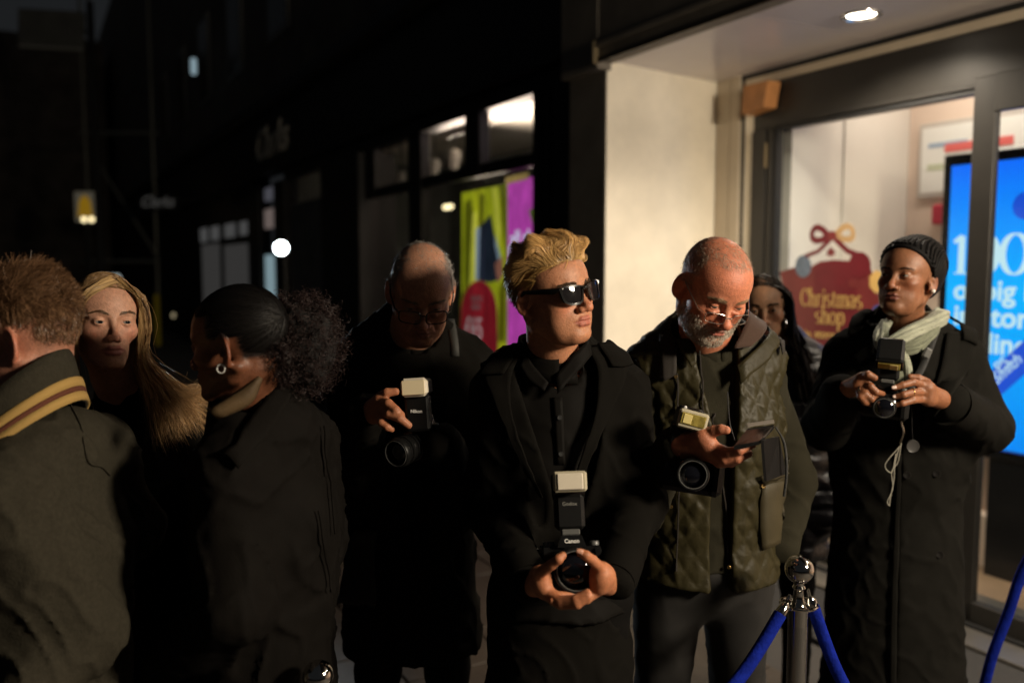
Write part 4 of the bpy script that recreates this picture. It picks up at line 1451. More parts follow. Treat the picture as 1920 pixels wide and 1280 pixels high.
class Torso:
    """shape of a dressed upper body: local x to the person's left, front -y, z world"""
    def __init__(s, c, yaw, sw, zs, chest=.125, waist=.15, hem=.75, hemw=.21, hemd=.16, lean=0.0, seed=1, amp=.004, bulk=0.0, trap=.055, slope=.035):
        s.c = np.array(c, float); s.R = Rot(yaw, 0, 0); s.sw, s.zs = sw, zs
        s.chest, s.waist, s.hem, s.hemw, s.hemd, s.lean = chest, waist, hem, hemw, hemd, lean
        s.seed, s.amp, s.bulk, s.trap, s.slope = seed, amp, bulk, trap, slope
        s.arms = []
        s.extra = []
    def loc(s, P):
        Q = np.asarray(P, float) - np.array([s.c[0], s.c[1], 0])
        return Q @ s.R
    def wld(s, x, y, z):
        return np.array([s.c[0], s.c[1], 0]) + s.R @ np.array([x, y, z])
    def arm(s, pts, rs=(.068, .060, .050), k=.05):
        s.arms.append((pts, rs, k)); return s
    def core(s, P):
        Q = s.loc(P)
        Q[..., 1] = Q[..., 1] + s.lean * (Q[..., 2] - s.hem)
        h, b = s.sw / 2, s.bulk
        zs = s.zs
        d = ell(Q, (0, .0, zs - .19), (h - .035 + b, s.chest + b, .25))
        for sx in (-1, 1):
            d = smin(d, cap(Q, (0, .03, zs + s.trap), ((h - .065) * sx, .015, zs - s.slope), .062 + b, .066 + b), .05)
        # trunk down to the hem
        mid = zs - .42
        d = smin(d, ecap(Q, (0, .0, zs - .2), (0, .0, mid), 1, 1, np.eye(3), (s.waist + b, s.chest * .95 + b, .08)) , .06)
        t = np.clip((mid - Q[..., 2]) / (mid - s.hem), 0, 1)
        wx = s.waist + b + (s.hemw - s.waist - b) * t
        wy = s.chest * .95 + b + (s.hemd - s.chest * .95 - b) * t
        q = np.sqrt((Q[..., 0] / wx) ** 2 + (Q[..., 1] / wy) ** 2)
        sk = (q - 1) * np.minimum(wx, wy)
        sk = np.maximum(sk, np.maximum(s.hem - Q[..., 2], Q[..., 2] - (mid + .06)))
        return smin(d, sk, .04)
    def sdf(s, P):
        d = s.core(P)
        for pts, rs, k in s.arms:
            e = None
            for i in range(len(pts) - 1):
                c = cap(P, pts[i], pts[i + 1], rs[i], rs[i + 1])
                e = c if e is None else smin(e, c, .02)
            d = smin(d, e, k)
        for fn in s.extra:
            d = fn(P, d)
        return d + wrinkles(P, s.seed, s.amp)
    def bounds(s):
        pts = [s.wld(sx * (max(s.sw / 2, s.hemw) + .08), sy * (max(s.chest, s.hemd) + .10), z) for sx in (-1, 1) for sy in (-1, 1) for z in (s.hem - .03, s.zs + .17)]
        for q, r, k in s.arms:
            pts += [np.array(p) + e * (max(r) + .03) for p in q for e in (-1, 1)]
        pts = np.array(pts)
        return pts.min(0), pts.max(0)
    def build(s, name, m, parent, h=.008, cut=None, col=None):
        f = s.sdf if cut is None else (lambda P: cut(P, s.sdf(P)))
        V, Q = polygonize(f, *s.bounds(), h, snap=True)
        me = mesh(V, Q, name)
        if col is not None:
            set_col(me, 'tint', col(V))
        return obj(name, me, m, parent)

def opening(T, H, r=.062, extra=.0):
    """cut that opens a collar hole round the neck"""
    nb = H.wld(H.nb)
    top = H.wld(np.array([0, .02, -.06]))
    def cut(P, d):
        return smax(d, -cap(P, nb + np.array([0, 0, -.02]), top + np.array([0, 0, .05]), r, r + .02), .008)
    return cut

def band(H, lo, hi, r0, r1, n=40, tilt=.0, front=0.0, gap=0.0, th=.006, a0=None, dx=0.0, dy=0.0):
    """a collar band round the neck in world space; front lowers the front edge"""
    c0 = H.wld(H.nb)
    G = np.zeros((n, 4, 3))
    yawv = H.R @ np.array([0, -1, 0])
    base = math.atan2(yawv[1], yawv[0]) if a0 is None else a0
    for i in range(n):
        t = base + gap + (2 * pi - 2 * gap) * i / (n - 1)
        fr = (1 + cos(t - base)) / 2
        for j in range(4):
            u = j / 3
            r = r0 + (r1 - r0) * u
            G[i, j] = [c0[0] + dx + r * cos(t), c0[1] + dy + r * sin(t), lo + (hi - lo) * u - front * fr]
    return sheet(G, th)

def legs(T, name, m, parent, zc, sp=.10, r=.09, foot=None, hipw=None, shoes=True, seed=3):
    """trousers to the ground plus shoes"""
    pts = []
    def f(P):
        Q = T.loc(P)
        d = ell(Q, (0, .0, zc), ((hipw or .17), .125, .15))
        for sx in (-1, 1):
            d = smin(d, cap(Q, (sp * sx * .85, .0, zc - .04), (sp * sx, .01, .48), r, r * .72), .03)
            d = smin(d, cap(Q, (sp * sx, .01, .48), (sp * sx * 1.05, .03, .09), r * .72, r * .60), .02)
        return np.maximum(d + wrinkles(P, seed, .004), .035 - P[..., 2])
    a, b = T.wld(-.26, -.2, 0.0), T.wld(.26, .2, zc + .2)
    c, e = T.wld(.26, -.2, 0), T.wld(-.26, .2, 0)
    A = np.array([a, b, c, e])
    lo, hi = A.min(0), A.max(0)
    V, Q = polygonize(f, lo, hi, .012)
    obj(name, mesh(V, Q), m, parent)
    if shoes:
        for sx in (-1, 1):
            def g(P):
                Q = T.loc(P) - np.array([sp * sx * 1.05, 0, 0])
                d = ell(Q, (0, -.07, .035), (.047, .135, .05))
                d = smin(d, cap(Q, (0, .03, .05), (0, .035, .12), .045, .042), .03)
                return np.maximum(d, .002 - Q[..., 2])
            cc = T.wld(sp * sx * 1.05, -.05, .06)
            V, Q = polygonize(g, cc - [.22, .22, .065], cc + [.22, .22, .13], .010)
            obj('shoe', mesh(V, Q), mat('black_leather', (.012, .011, .010), rough=.3), parent)

def hand_sdf(fingers, palm, k=.007):
    """fingers: list of (points, radii); palm: list of (a, b, ra, rb)"""
    def f(P):
        d = None
        for a, b, ra, rb in palm:
            e = cap(P, a, b, ra, rb)
            d = e if d is None else smin(d, e, .014)
        for pts, rs in fingers:
            e = chain(P, pts, rs, .003)
            d = smin(d, e, k)
        return d
    pts = np.array([p for f_ in fingers for p in f_[0]] + [q for pl in palm for q in pl[:2]])
    return f, pts.min(0) - .035, pts.max(0) + .035

def person(loc, label):
    return empty('person', (loc[0], loc[1], 0), label, 'person')

def body_mesh(parent, parts, m, under=None):
    """one continuous skin mesh: head and neck, hands and the body under the clothes"""
    Vs, Qs, Cs, n = [], [], [], 0
    for V, Q, col in parts:
        Vs.append(V); Qs.append(Q + n); Cs.append(col); n += len(V)
    me = mesh(np.concatenate(Vs), np.concatenate(Qs), 'body')
    set_col(me, 'tint', np.concatenate(Cs))
    return obj('body', me, m, parent)

def nails(tips, m, parent, s=.0055):
    for (p, d, n_) in tips:
        d = np.array(d, float); d /= np.linalg.norm(d)
        n_ = np.array(n_, float); n_ -= d * (n_ @ d); n_ /= np.linalg.norm(n_)
        r = np.cross(d, n_)
        G = np.zeros((5, 5, 3))
        for i in range(5):
            for j in range(5):
                u, v = i / 4 * 2 - 1, j / 4 * 2 - 1
                G[i, j] = np.array(p) + d * u * s * 1.2 + r * v * s * .85 * (1 - .25 * u * u * (u > 0)) - n_ * (v * v * .0016)
        V, F = sheet(G, .0008)
        obj('fingernail', mesh(V, F), m, parent)

def button(p, n, r, m, parent, name='button', holes=True):
    MB().lathe([(.0004, .0016), (r * .6, .0016), (r * .75, .0024), (r * .95, .0022), (r, .0010), (r, -.001)], p, n, 18).build(name, m, parent, smooth=True)

m_blackcoat = mat('black_wool', (.0062, .0056, .0047), rough=.9, bump=.35, bscale=500, bdist=.002, spec=.04)
m_shirt = mat('black_cotton', (.0058, .0051, .0044), rough=.65, bump=.2, bscale=400, bdist=.001, spec=.06)
m_trouser = mat('black_trousers', (.006, .0056, .0052), rough=.85, bump=.2, bscale=400, bdist=.001, spec=.04)
m_cam = mat('camera_black', (.006, .006, .006), rough=.4, spec=.3, bump=.25, bscale=900, bdist=.0006)
m_camgloss = mat('camera_gloss_black', (.008, .008, .008), rough=.15)
m_camgrey = mat('camera_grey', (.10, .10, .095), rough=.35)
m_lensglass = mat('lens_glass', (.004, .004, .006), rough=.02, spec=1.0, coat=1.0)
m_print = mat('print_white', (.75, .73, .7), rough=.5)
m_diff = mat('flash_diffuser', (.62, .56, .45), rough=.35, sss=.2, sssr=(.01, .01, .008))
m_strap = mat('camera_strap', (.02, .02, .02), rough=.7, bump=.3, bscale=300)

# ================================================================== central man with sunglasses
def central_man():
    yaw, pit, rol, k = 44, -3, -7, .935
    t = place((-.0735, .0165, -.008), 986, 564, 1.86, yaw, pit, rol, k)
    T = Torso((at(1052, 700, 1.97)[0], 1.985, 0), 8, .41, 1.37, chest=.115, waist=.150, hem=.55, hemw=.185, hemd=.15, seed=11, amp=.005, bulk=.004, trap=.045, slope=.045)
    P = person((T.c[0], T.c[1]), 'young man with bleached blond hair and sunglasses in black coat, holding camera low')
    H = Head(t, yaw, pit, rol, k, neck=T.wld(-.01, .0, 1.385), fat=.006, wide=1.05, nosew=1.12, nose=.95, lips=1.18, jaw=1.03, cheek=1.05, chin=1.02, lid=.0025, neckr=.054)
    def extra(V, col):
        # darker clipped sides and nape under the blond top
        m = hairmask(V) * .8
        return col * (1 - m[:, None]) + np.array([.10, .055, .025]) * m[:, None]
    def hairmask(V):
        y, z = V[:, 1], V[:, 2]
        ax = np.abs(V[:, 0])
        front = np.where(z > .05, 1, 0) * sstep(z - .066 - .25 * np.maximum(-.062 - y, 0) + .3 * np.maximum(ax - .035, 0), -.004, .008)
        side = sstep(y, -.035, -.022) * sstep(z, .026, .036)
        back = sstep(y, .032, .044) * sstep(z, -.058, -.044)
        return np.clip(np.maximum(np.maximum(front, side), back), 0, 1) * (V[:, 2] > -.06)
    V, Q, col = H.build((.43, .190, .100), (.38, .12, .08), h=.0022, extra=extra)
    # hands round the lens
    Y = 1.60
    def q(x, y, dy=0.0):
        return at(x, y, Y + dy)
    sk = np.array((.43, .165, .078))
    fr = [([q(1012, 1074, .0), q(1034, 1058, -.025), q(1047, 1048, -.035), q(1055, 1041, -.03)], [.0112, .0098, .0088, .0074]),           # right thumb
          ([q(1022, 1112, .02), q(1052, 1132, -.028), q(1082, 1132, -.045), q(1103, 1119, -.045)], [.0105, .0098, .0090, .0075]),
          ([q(1016, 1106, .02), q(1046, 1126, -.020), q(1080, 1123, -.040), q(1101, 1111, -.040)], [.0105, .0098, .0092, .0078]),
          ([q(1018, 1100, .02), q(1040, 1116, .0), q(1062, 1118, .01), q(1082, 1112, .02)], [.0105, .0098, .0090, .0075])]
    pr = [(q(1002, 1096, .05), q(1012, 1080, .02), .020, .019), (q(1002, 1096, .05), q(1016, 1102, .02), .020, .017), (q(1012, 1080, .02), q(1022, 1106, .01), .018, .014)]
    f1, lo1, hi1 = hand_sdf(fr, pr)
    fl_ = [([q(1128, 1066, .01), q(1111, 1050, -.020), q(1099, 1041, -.032), q(1088, 1035, -.03)], [.0112, .0100, .0090, .0076]),        # left thumb
           ([q(1128, 1096, .02), q(1108, 1114, .02), q(1080, 1122, .02), q(1056, 1124, .02)], [.0110, .0102, .0095, .008]),
           ([q(1124, 1102, .03), q(1100, 1122, .0), q(1066, 1130, -.005), q(1036, 1127, -.02)], [.0105, .0098, .0090, .0075])]
    pl = [(q(1140, 1090, .05), q(1126, 1072, .015), .021, .018), (q(1140, 1094, .05), q(1124, 1096, .015), .021, .016), (q(1126, 1072, .015), q(1122, 1098, .015), .017, .014), (q(1134, 1080, .02), q(1128, 1084, .01), .020, .017)]
    f2, lo2, hi2 = hand_sdf(fl_, pl)
    parts = [(H.wld(V), Q, col)]
    for f, lo, hi in ((f1, lo1, hi1), (f2, lo2, hi2)):
        v, qq = polygonize(f, lo, hi, .0024)
        parts.append((v, qq, np.tile(sk, (len(v), 1)) * (1 + .12 * fbm(v, 50, 4))[:, None]))
    wr, wl = q(994, 1098, .055), q(1148, 1094, .055)
    er, el = at(922, 955, 1.95), at(1197, 940, 1.92)
    T.arm([T.wld(-.145, .015, 1.29), er, wr + (er - wr) * .08], (.062, .062, .046)).arm([T.wld(.150, .015, 1.295), el, wl + (el - wl) * .08], (.062, .062, .046))
    # body under the clothes
    def ub(Pp):
        d = T.core(Pp) + .03
        for a, b, c in ((T.wld(-.14, .015, 1.31), er, wr), (T.wld(.14, .015, 1.31), el, wl)):
            d = smin(d, cap(Pp, a, b, .042, .034), .03); d = smin(d, cap(Pp, b, c, .036, .024), .01)
        return d
    lo, hi = T.bounds()
    v, qq = polygonize(ub, lo, hi, .02, snap=False)
    parts.append((v, qq, np.tile(sk, (len(v), 1))))
    body_mesh(P, parts, skin_mat('skin_warm_tan'))
    nm = mat('nail_pink', (.50, .26, .18), rough=.3)
    nails([(q(1087, 1033.5, -.0385), (-1, 0, .35), (-.1, -1, .4))], nm, P)
    H.eyes(P)
    # ---- hair
    rng = np.random.default_rng(5)
    def top(V):
        y, z = V[:, 1], V[:, 2]
        ax = np.abs(V[:, 0])
        return (hairmask(V) > .5) * 1.0
    def flowtop(Pp):
        # from the forehead up and back, swept to his left side
        y = Pp[:, 1]
        return np.stack([.55 - Pp[:, 0] * 3 + 0 * y, .95 + 0 * y, .05 + np.where(y < -.045, .15, -.2)], 1)
    def flowside(Pp):
        return np.stack([0 * Pp[:, 0], .9 + 0 * Pp[:, 1], np.where(Pp[:, 1] > .03, -.75, -.30)], 1)
    def mt(V):
        return top(V) * (V[:, 2] > .062)
    def ms(V):
        return top(V) * (V[:, 2] <= .075)
    r = H.scalp(16000, mt, rng)
    frontness = sstep(-r[:, 1], -.03, .06)
    L = .034 + .034 * frontness + rng.uniform(0, .012, len(r))
    # clumps: neighbours share direction
    cl_ = vnoise(r, 45, 3)[:, None] * np.array([.5, .2, .2]) + vnoise(r, 22, 8)[:, None] * np.array([.8, .0, .3])
    S, O = H.grow(r, lambda p: flowtop(p) + cl_, L, 8, lift=.42 + .40 * frontness + .25 * vnoise(r, 30, 6), keep=.003, noise=.07, wave=.70, wavef=95, bulk=(.013 + .009 * frontness + .006 * vnoise(r, 35, 2)), grav=.20, rng=rng)
    base = np.array([.82, .50, .185])
    dark = np.array([.34, .19, .07])
    tone = np.clip(.62 + .5 * vnoise(r, 70, 9) + rng.normal(size=len(r)) * .15, 0, 1)
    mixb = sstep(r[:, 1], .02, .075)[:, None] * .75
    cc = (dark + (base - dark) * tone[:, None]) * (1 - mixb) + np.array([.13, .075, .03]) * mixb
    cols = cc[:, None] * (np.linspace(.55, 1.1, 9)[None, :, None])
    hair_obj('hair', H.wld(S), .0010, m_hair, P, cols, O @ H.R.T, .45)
    r = H.scalp(6500, ms, rng)
    back = sstep(r[:, 1], .0, .05)
    L = .020 + rng.uniform(0, .010, len(r)) + .012 * sstep(r[:, 2], .02, .07)
    S, O = H.grow(r, flowside, L, 5, lift=.22 + .15 * vnoise(r, 60, 2), keep=.0012, noise=.2, bulk=.003, rng=rng)
    tone = np.clip(.6 + .4 * vnoise(r, 80, 4) + rng.normal(size=len(r)) * .15, 0, 1)
    up_ = sstep(r[:, 2], -.02, .05) * (1 - back * .7)
    a = np.array([.10, .055, .022]); b = np.array([.55, .32, .10])
    cc = a + (b - a) * (np.clip(tone * up_ * 1.3, 0, 1))[:, None]
    hair_obj('side_hair', H.wld(S), .0014, m_hair, P, cc, O @ H.R.T, .4)
    # flyaways
    r = H.scalp(40, mt, rng)
    S, O = H.grow(r, flowtop, rng.uniform(.04, .065, 40), 9, lift=.5, keep=.004, noise=.6, wave=.5, wavef=40, rng=rng)
    hair_obj('stray_hair', H.wld(S), .0006, m_hair, P, np.tile(base * .7, (40, 1)))
    H.brows(420, (.035, .018, .008), P, m_hair_dark)
    # ---- sunglasses
    g = empty('sunglasses'); g.parent = P
    g.location = Vector(H.wld((0, -.1, 0))) - P.location
    def lensout(sx, s=1.0):
        pts = [(.006, .017), (.030, .0205), (.056, .0205), (.062, .015), (.061, .002), (.056, -.014), (.040, -.0215), (.017, -.019), (.009, -.006)]
        c = np.array([.034, .001])
        return [((c + (np.array(p) - c) * s)[0] * sx, (c + (np.array(p) - c) * s)[1]) for p in pts]
    def gp(x, z, dy=0.0):
        return H.wld(np.array([x * 1.07, -.1075 + 4.6 * x * x + dy + z * .10, z * 1.07 - .003]))
    mf = mat('glasses_black_acetate', (.006, .006, .006), rough=.18)
    ml = mat('sunglass_lens', (.010, .009, .010), rough=.05, spec=.8, coat=.3)
    for sx in (-1, 1):
        O1 = spline([(*p, 0) for p in lensout(sx, 1.0) + lensout(sx, 1.0)[:1]], 36)[:-1, :2]
        I1 = spline([(*p, 0) for p in lensout(sx, .83) + lensout(sx, .83)[:1]], 36)[:-1, :2]
        n = 35
        mb = MB()
        vs = [gp(*p) for p in O1] + [gp(*p) for p in I1] + [gp(*p, .005) for p in O1] + [gp(*p, .005) for p in I1]
        F = []
        for i in range(n):
            j = (i + 1) % n
            F += [(i, j, n + j, n + i), (2 * n + j, 2 * n + i, 3 * n + i, 3 * n + j), (j, i, 2 * n + i, 2 * n + j), (n + i, n + j, 3 * n + j, 3 * n + i)]
        mb.add(vs, F).build('rim', mf, g, smooth=True)
        mb = MB()
        mb.add([gp(*p, .0025) for p in I1] + [gp(0.034 * sx, .001, .0012)], [(i, (i + 1) % n, n) for i in range(n)]).build('lens', ml, g, smooth=True)
        ear = H.wld(np.array([.0775 * sx * H.p['wide'], .010, .012]))
        tp_ = H.wld(np.array([.079 * sx * H.p['wide'], .030, -.002]))
        h0 = gp(.060 * sx, .0155, .002); h1 = H.wld(np.array([.071 * sx, -.070, .011]))
        mb = MB()
        mb.tube([h0, h1, H.wld(np.array([.0775 * sx * H.p['wide'], -.03, .0125])), ear, tp_], [.0055, .0072, .0062, .0045, .003], 10, flat=1.0).build('temple_arm', mf, g, smooth=True)
        mb = MB(); mb.lathe([(.0003, .001), (.0014, .0008), (.0016, 0)], gp(.057 * sx, .0165, -.0006), H.R @ np.array([0, -1, 0]), 8).build('rivet', m_print, g, smooth=True)
    MB().tube([gp(-.009, .010, .002), gp(0, .0125, .001), gp(.009, .010, .002)], .0042, 10).build('bridge', mf, g, smooth=True)
    # ---- clothes
    cut = opening(T, H, .066)
    shirt = Torso((T.c[0], T.c[1], 0), 8, .37, 1.35, chest=.108, waist=.14, trap=.04, slope=.03, hem=.82, hemw=.17, hemd=.14, seed=5, amp=.003, bulk=.0)
    f = T.sdf
    # open front of the coat: wedge between the lapels shows the shirt
    def wedge(Pp, d):
        d = cut(Pp, d)
        Q = T.loc(Pp)
        half = .010 + .115 * np.clip((Q[..., 2] - 1.02) / .40, 0, 1)
        wd = np.maximum(np.abs(Q[..., 0] + .002) - half, Q[..., 1] + .05)
        wd = np.maximum(wd, 1.03 - Q[..., 2])
        return smax(d, -wd, .006)
    T.build('coat', m_blackcoat, P, .0075, wedge)
    shirt.build('shirt', m_shirt, P, .010, opening(T, H, .064))
    sf_ = lambda p: np.minimum(shirt.sdf(p), T.core(p) + .02)
    # shirt collar wings, placket, buttons
    for Lp, Rp in (([(985, 662), (1003, 690), (1030, 718)], [(975, 690), (992, 715), (1022, 735)]), ([(1098, 640), (1072, 668), (1040, 706)], [(1106, 668), (1080, 700), (1046, 740)])):
        v, ff = patch(f, Lp, Rp, 10, 5, off=.010, th=.004, fall=1.86)
        obj('shirt_collar', mesh(v, ff), m_shirt, P)
    v, ff = band(H, H.wld(H.nb)[2] + .0, H.wld(H.nb)[2] + .050, .078, .068, front=.030, gap=.15)
    obj('collar_band', mesh(v, ff), m_shirt, P)
    v, ff = patch(shirt.sdf, [(1036, 745), (1040, 800), (1043, 870)], [(1054, 745), (1057, 800), (1060, 870)], 12, 4, off=.003, th=.003, fall=1.86)
    obj('placket', mesh(v, ff), m_shirt, P)
    for bx_, by_ in ((1044, 717), (1049, 783), (1051, 851)):
        p = hit(shirt.sdf, bx_, by_, off=.007, fall=1.84)
        button(p, (CAM - p), .0055, mat('dark_pearl_button', (.05, .05, .05), rough=.12, spec=.8), P)
    # lapels with notches
    v, ff = patch(f, [(1000, 648), (965, 690), (958, 760), (985, 850), (1020, 930)], [(940, 652), (905, 690), (930, 760), (968, 850), (1015, 930)], 22, 8, off=.008, th=.006, fall=1.86)
    obj('lapel', mesh(v, ff), m_blackcoat, P)
    v, ff = patch(f, [(1098, 655), (1118, 700), (1112, 780), (1090, 850), (1068, 920)], [(1150, 650), (1172, 700), (1138, 780), (1110, 850), (1074, 920)], 22, 8, off=.008, th=.006, fall=1.86)
    obj('lapel', mesh(v, ff), m_blackcoat, P)
    for Lp, Rp in (([(985, 655), (962, 685), (948, 706)], [(948, 660), (918, 688), (902, 710)]), ([(1112, 650), (1130, 674), (1142, 692)], [(1146, 650), (1168, 672), (1180, 692)])):
        v, ff = patch(f, Lp, Rp, 8, 8, off=.017, th=.006, fall=1.9)
        obj('coat_collar', mesh(v, ff), m_blackcoat, P)
    v, ff = band(H, H.wld(H.nb)[2] + .015, H.wld(H.nb)[2] + .075, .098, .086, front=.05, gap=.75, th=.008, dy=.012)
    obj('coat_collar_stand', mesh(v, ff), m_blackcoat, P)
    # sleeve cuffs
    for wv, ev in ((wr, er), (wl, el)):
        d = (wv - ev) / np.linalg.norm(wv - ev)
        e0 = wv + (ev - wv) * .08
        MB().lathe([(.030, .012), (.044, .016), (.048, .0), (.050, -.06)], e0, d, 28).build('cuff', m_blackcoat, P, smooth=True)
    legs(T, 'trousers', m_trouser, P, .86)
    return H, T

# ------------------------------------------------------------------ cameras
def dslr(name, c, fwd, up, label, lens_len=.085, lens_r=.036, brand='Canon', scale=1.0, grip=1, flash=None, group='press cameras', strap=None, silver=False):
    """c: middle of the body; fwd: where the lens points; flash: (tilt in degrees, head size, kind, brand)"""
    R = frame(fwd, up)
    c = np.array(c)
    K = empty(name, c, label, 'camera', group)
    L = lambda x, y, z: c + R @ (np.array([x, y, z]) * scale)
    S = lambda x, y, z: (x * scale, y * scale, z * scale)
    b = MB()
    b.bbox(L(0, 0, -.008), S(.136, .052, .086), R, .010 * scale)
    b.build('body', m_cam, K, smooth=True)
    MB().bbox(L(.052 * -grip, .022, -.010), S(.034, .034, .082), R, .012 * scale).build('grip', m_cam, K, smooth=True)
    MB().prism([L(-.030, .030, .034), L(.030, .030, .034), L(.021, .030, .058), L(-.021, .030, .058)], R @ np.array(S(0, -.052, 0))).build('prism_housing', m_camgloss, K)
    MB().lathe([(.010, 0), (.010, .006), (.0085, .009), (.0004, .0095)], L(-.048 * grip, .008, .036), R[:, 2], 20).build('shutter_dial', m_camgrey, K, smooth=True)
    MB().lathe([(.012, 0), (.012, .010), (.0004, .0105)], L(.046 * grip, -.004, .035), R[:, 2], 20).build('mode_dial', m_camgrey, K, smooth=True)
    for bx, bz in ((-.058, .038), (-.034, .038), (.028, .037), (.060, .037)):
        MB().lathe([(.0042, 0), (.0042, .003), (.0035, .0042), (.0003, .0044)], L(bx * grip, -.012, bz - .003), R[:, 2], 12).build('button', m_camgloss, K, smooth=True)
    for sx in (-1, 1):
        MB().tube([L(.071 * sx + .006 * cos(q) * sx, 0, .026 + .006 * sin(q)) for q in np.linspace(0, 2 * pi, 13)[:-1]], .0012 * scale, 6, closed=True).build('strap_lug', m_camgrey, K, smooth=True)
    MB().lathe([(.0055, 0), (.0055, .004), (.0003, .0045)], L(.040, .026, -.030), R[:, 1], 14).build('lens_release', m_camgloss, K, smooth=True)
    r = lens_r
    pr = [(r * .80, .024), (r * .86, .030), (r * .86, .045), (r * .95, .050), (r * .95, .050 + lens_len * .45), (r * 1.0, .053 + lens_len * .45), (r * 1.0, .024 + lens_len), (r * .96, .026 + lens_len), (r * .88, .026 + lens_len), (r * .84, .018 + lens_len)]
    MB().lathe([(a * scale, h * scale) for a, h in pr], L(0, 0, -.008), R[:, 1], 40).build('lens_barrel', m_cam, K, smooth=True)
    for hh in (.2, .35, .62, .75):
        MB().tube([L(r * 1.0 * cos(q), .03 + lens_len * hh, -.008 + r * 1.0 * sin(q)) for q in np.linspace(0, 2 * pi, 37)[:-1]], .0016 * scale, 6, closed=True).build('focus_ring', m_camgloss, K, smooth=True)
    MB().tube([L(r * .86 * cos(q), .0255 + lens_len, -.008 + r * .86 * sin(q)) for q in np.linspace(0, 2 * pi, 37)[:-1]], .0012 * scale, 6, closed=True).build('filter_ring', m_camgrey, K, smooth=True)
    MB().lathe([(.0005, .021 + lens_len), (r * .3, .0205 + lens_len), (r * .62, .016 + lens_len), (r * .80, .010 + lens_len)] if True else [], L(0, 0, -.008), R[:, 1], 32).build('front_element', m_lensglass, K, smooth=True)
    if brand:
        obj('lettering', text_mesh(brand, .0115 * scale, L(0, .0315, .043), -R[:, 0], R[:, 2], .0008, align='CENTER', bold=.0003), m_print, K, smooth=False)
        obj('lettering', text_mesh('EOS', .009 * scale, L(-.062 * grip, .0275, .017), -R[:, 0], R[:, 2], .0006, bold=.0002), m_print, K, smooth=False)
    if flash:
        tilt, fw, fh, kind, fb = flash
        F = empty('speedlight'); F.parent = K; F.location = (0, 0, 0)
        MB().bbox(L(0, -.004, .064), S(.038, .04, .012), R, .002).build('hot_shoe_foot', m_camgrey, F)
        MB().bbox(L(0, -.006, .105), S(.062, .048, .075), R, .008 * scale).build('flash_base', m_cam, F, smooth=True)
        Rt = R @ Rot(0, -tilt, 0)
        o = L(0, -.004, .150)
        X = lambda x, y, z: o + Rt @ (np.array([x, y, z]) * scale)
        MB().lathe([(.016, -.034), (.02, -.033), (.02, .033), (.016, .034)], o, R[:, 0], 20).build('swivel_joint', m_camgloss, F, smooth=True)
        MB().bbox(X(0, .012, .018), S(fw * .98, .085, fh * .98), Rt, .008 * scale).build('flash_head', m_cam, F, smooth=True)
        if fb:
            obj('lettering', text_mesh(fb, .011 * scale, L(0, .0185, .118), -R[:, 0], R[:, 2], .0006, align='CENTER'), mat('print_grey', (.22, .22, .2), rough=.5), F, smooth=False)
        if kind == 'diffuser':
            MB().bbox(X(0, .062, .018), S(fw * 1.08, .032, fh * 1.12), Rt, .008 * scale).build('diffuser_cap', m_diff, F, smooth=True)
        elif kind == 'panel':
            MB().bbox(X(0, .056, .018), S(fw, .012, fh), Rt, .005 * scale).build('bezel', mat('clear_plastic', (.45, .43, .38), rough=.15), F, smooth=True)
            MB().bbox(X(0, .0635, .018), S(fw * .76, .004, fh * .80), Rt, .002 * scale).build('flash_window', m_diff, F)
        else:
            MB().bbox(X(0, .056, .018), S(fw, .006, fh), Rt, .003 * scale).build('bezel', m_camgloss, F, smooth=True)
            MB().bbox(X(0, .060, .018), S(fw * .8, .004, fh * .64), Rt, .002 * scale).build('flash_window', mat('amber_fresnel', (.42, .33, .08), rough=.2, metal=.3, var=.5, vscale=60), F)
            MB().bbox(X(-fw * .18, .0625, .018), S(fw * .3, .002, fh * .55), Rt, .0008).build('flash_tube', mat('pale_amber', (.75, .62, .25), rough=.25), F)
    return K, L, R
def vest_quilt(P, T, size=.062, depth=.006):
    Q = T.loc(P)
    u = (Q[..., 0] * 1.25 + Q[..., 2] * .8) / size
    v = (-Q[..., 0] * 1.25 + Q[..., 2] * .8) / size
    u = u + .16 * vnoise(P, 14, 3); v = v + .16 * vnoise(P, 14, 4)
    depth = depth * (.85 + .5 * vnoise(P, 16, 6))
    a = np.abs(u - np.round(u)); b = np.abs(v - np.round(v))
    return depth * (1 - np.sqrt(np.clip(np.minimum(a, b) / .5, 0, 1)))

def hair_paths(S0, n=14):
    """Catmull-Rom through strand waypoints (n, m, 3)"""
    P = np.concatenate([2 * S0[:, :1] - S0[:, 1:2], S0, 2 * S0[:, -1:] - S0[:, -2:-1]], 1)
    m = P.shape[1] - 3
    out = []
    for u in np.linspace(0, m - 1e-6, n):
        i = int(u); t = u - i
        a, b, c, d = P[:, i], P[:, i + 1], P[:, i + 2], P[:, i + 3]
        out.append(.5 * (2 * b + (c - a) * t + (2 * a - 5 * b + 4 * c - d) * t * t + (3 * b - a - 3 * c + d) * t ** 3))
    return np.stack(out, 1)

def push_out(S, f, keep):
    sh = S.shape
    P = S.reshape(-1, 3).copy()
    for _ in range(2):
        d = f(P)
        m = d < keep
        if m.any():
            P[m] += grad(f, P[m], .002) * (keep - d[m])[:, None]
    return P.reshape(sh)

def simple_body(T, arms, sk, inset=.03):
    def ub(Pp):
        d = T.core(Pp) + inset
        for a, b, c in arms:
            d = smin(d, cap(Pp, a, b, .042, .034), .03); d = smin(d, cap(Pp, b, c, .034, .022), .01)
        return d
    v, q = polygonize(ub, *T.bounds(), .022, snap=False)
    return v, q, np.tile(np.array(sk), (len(v), 1))

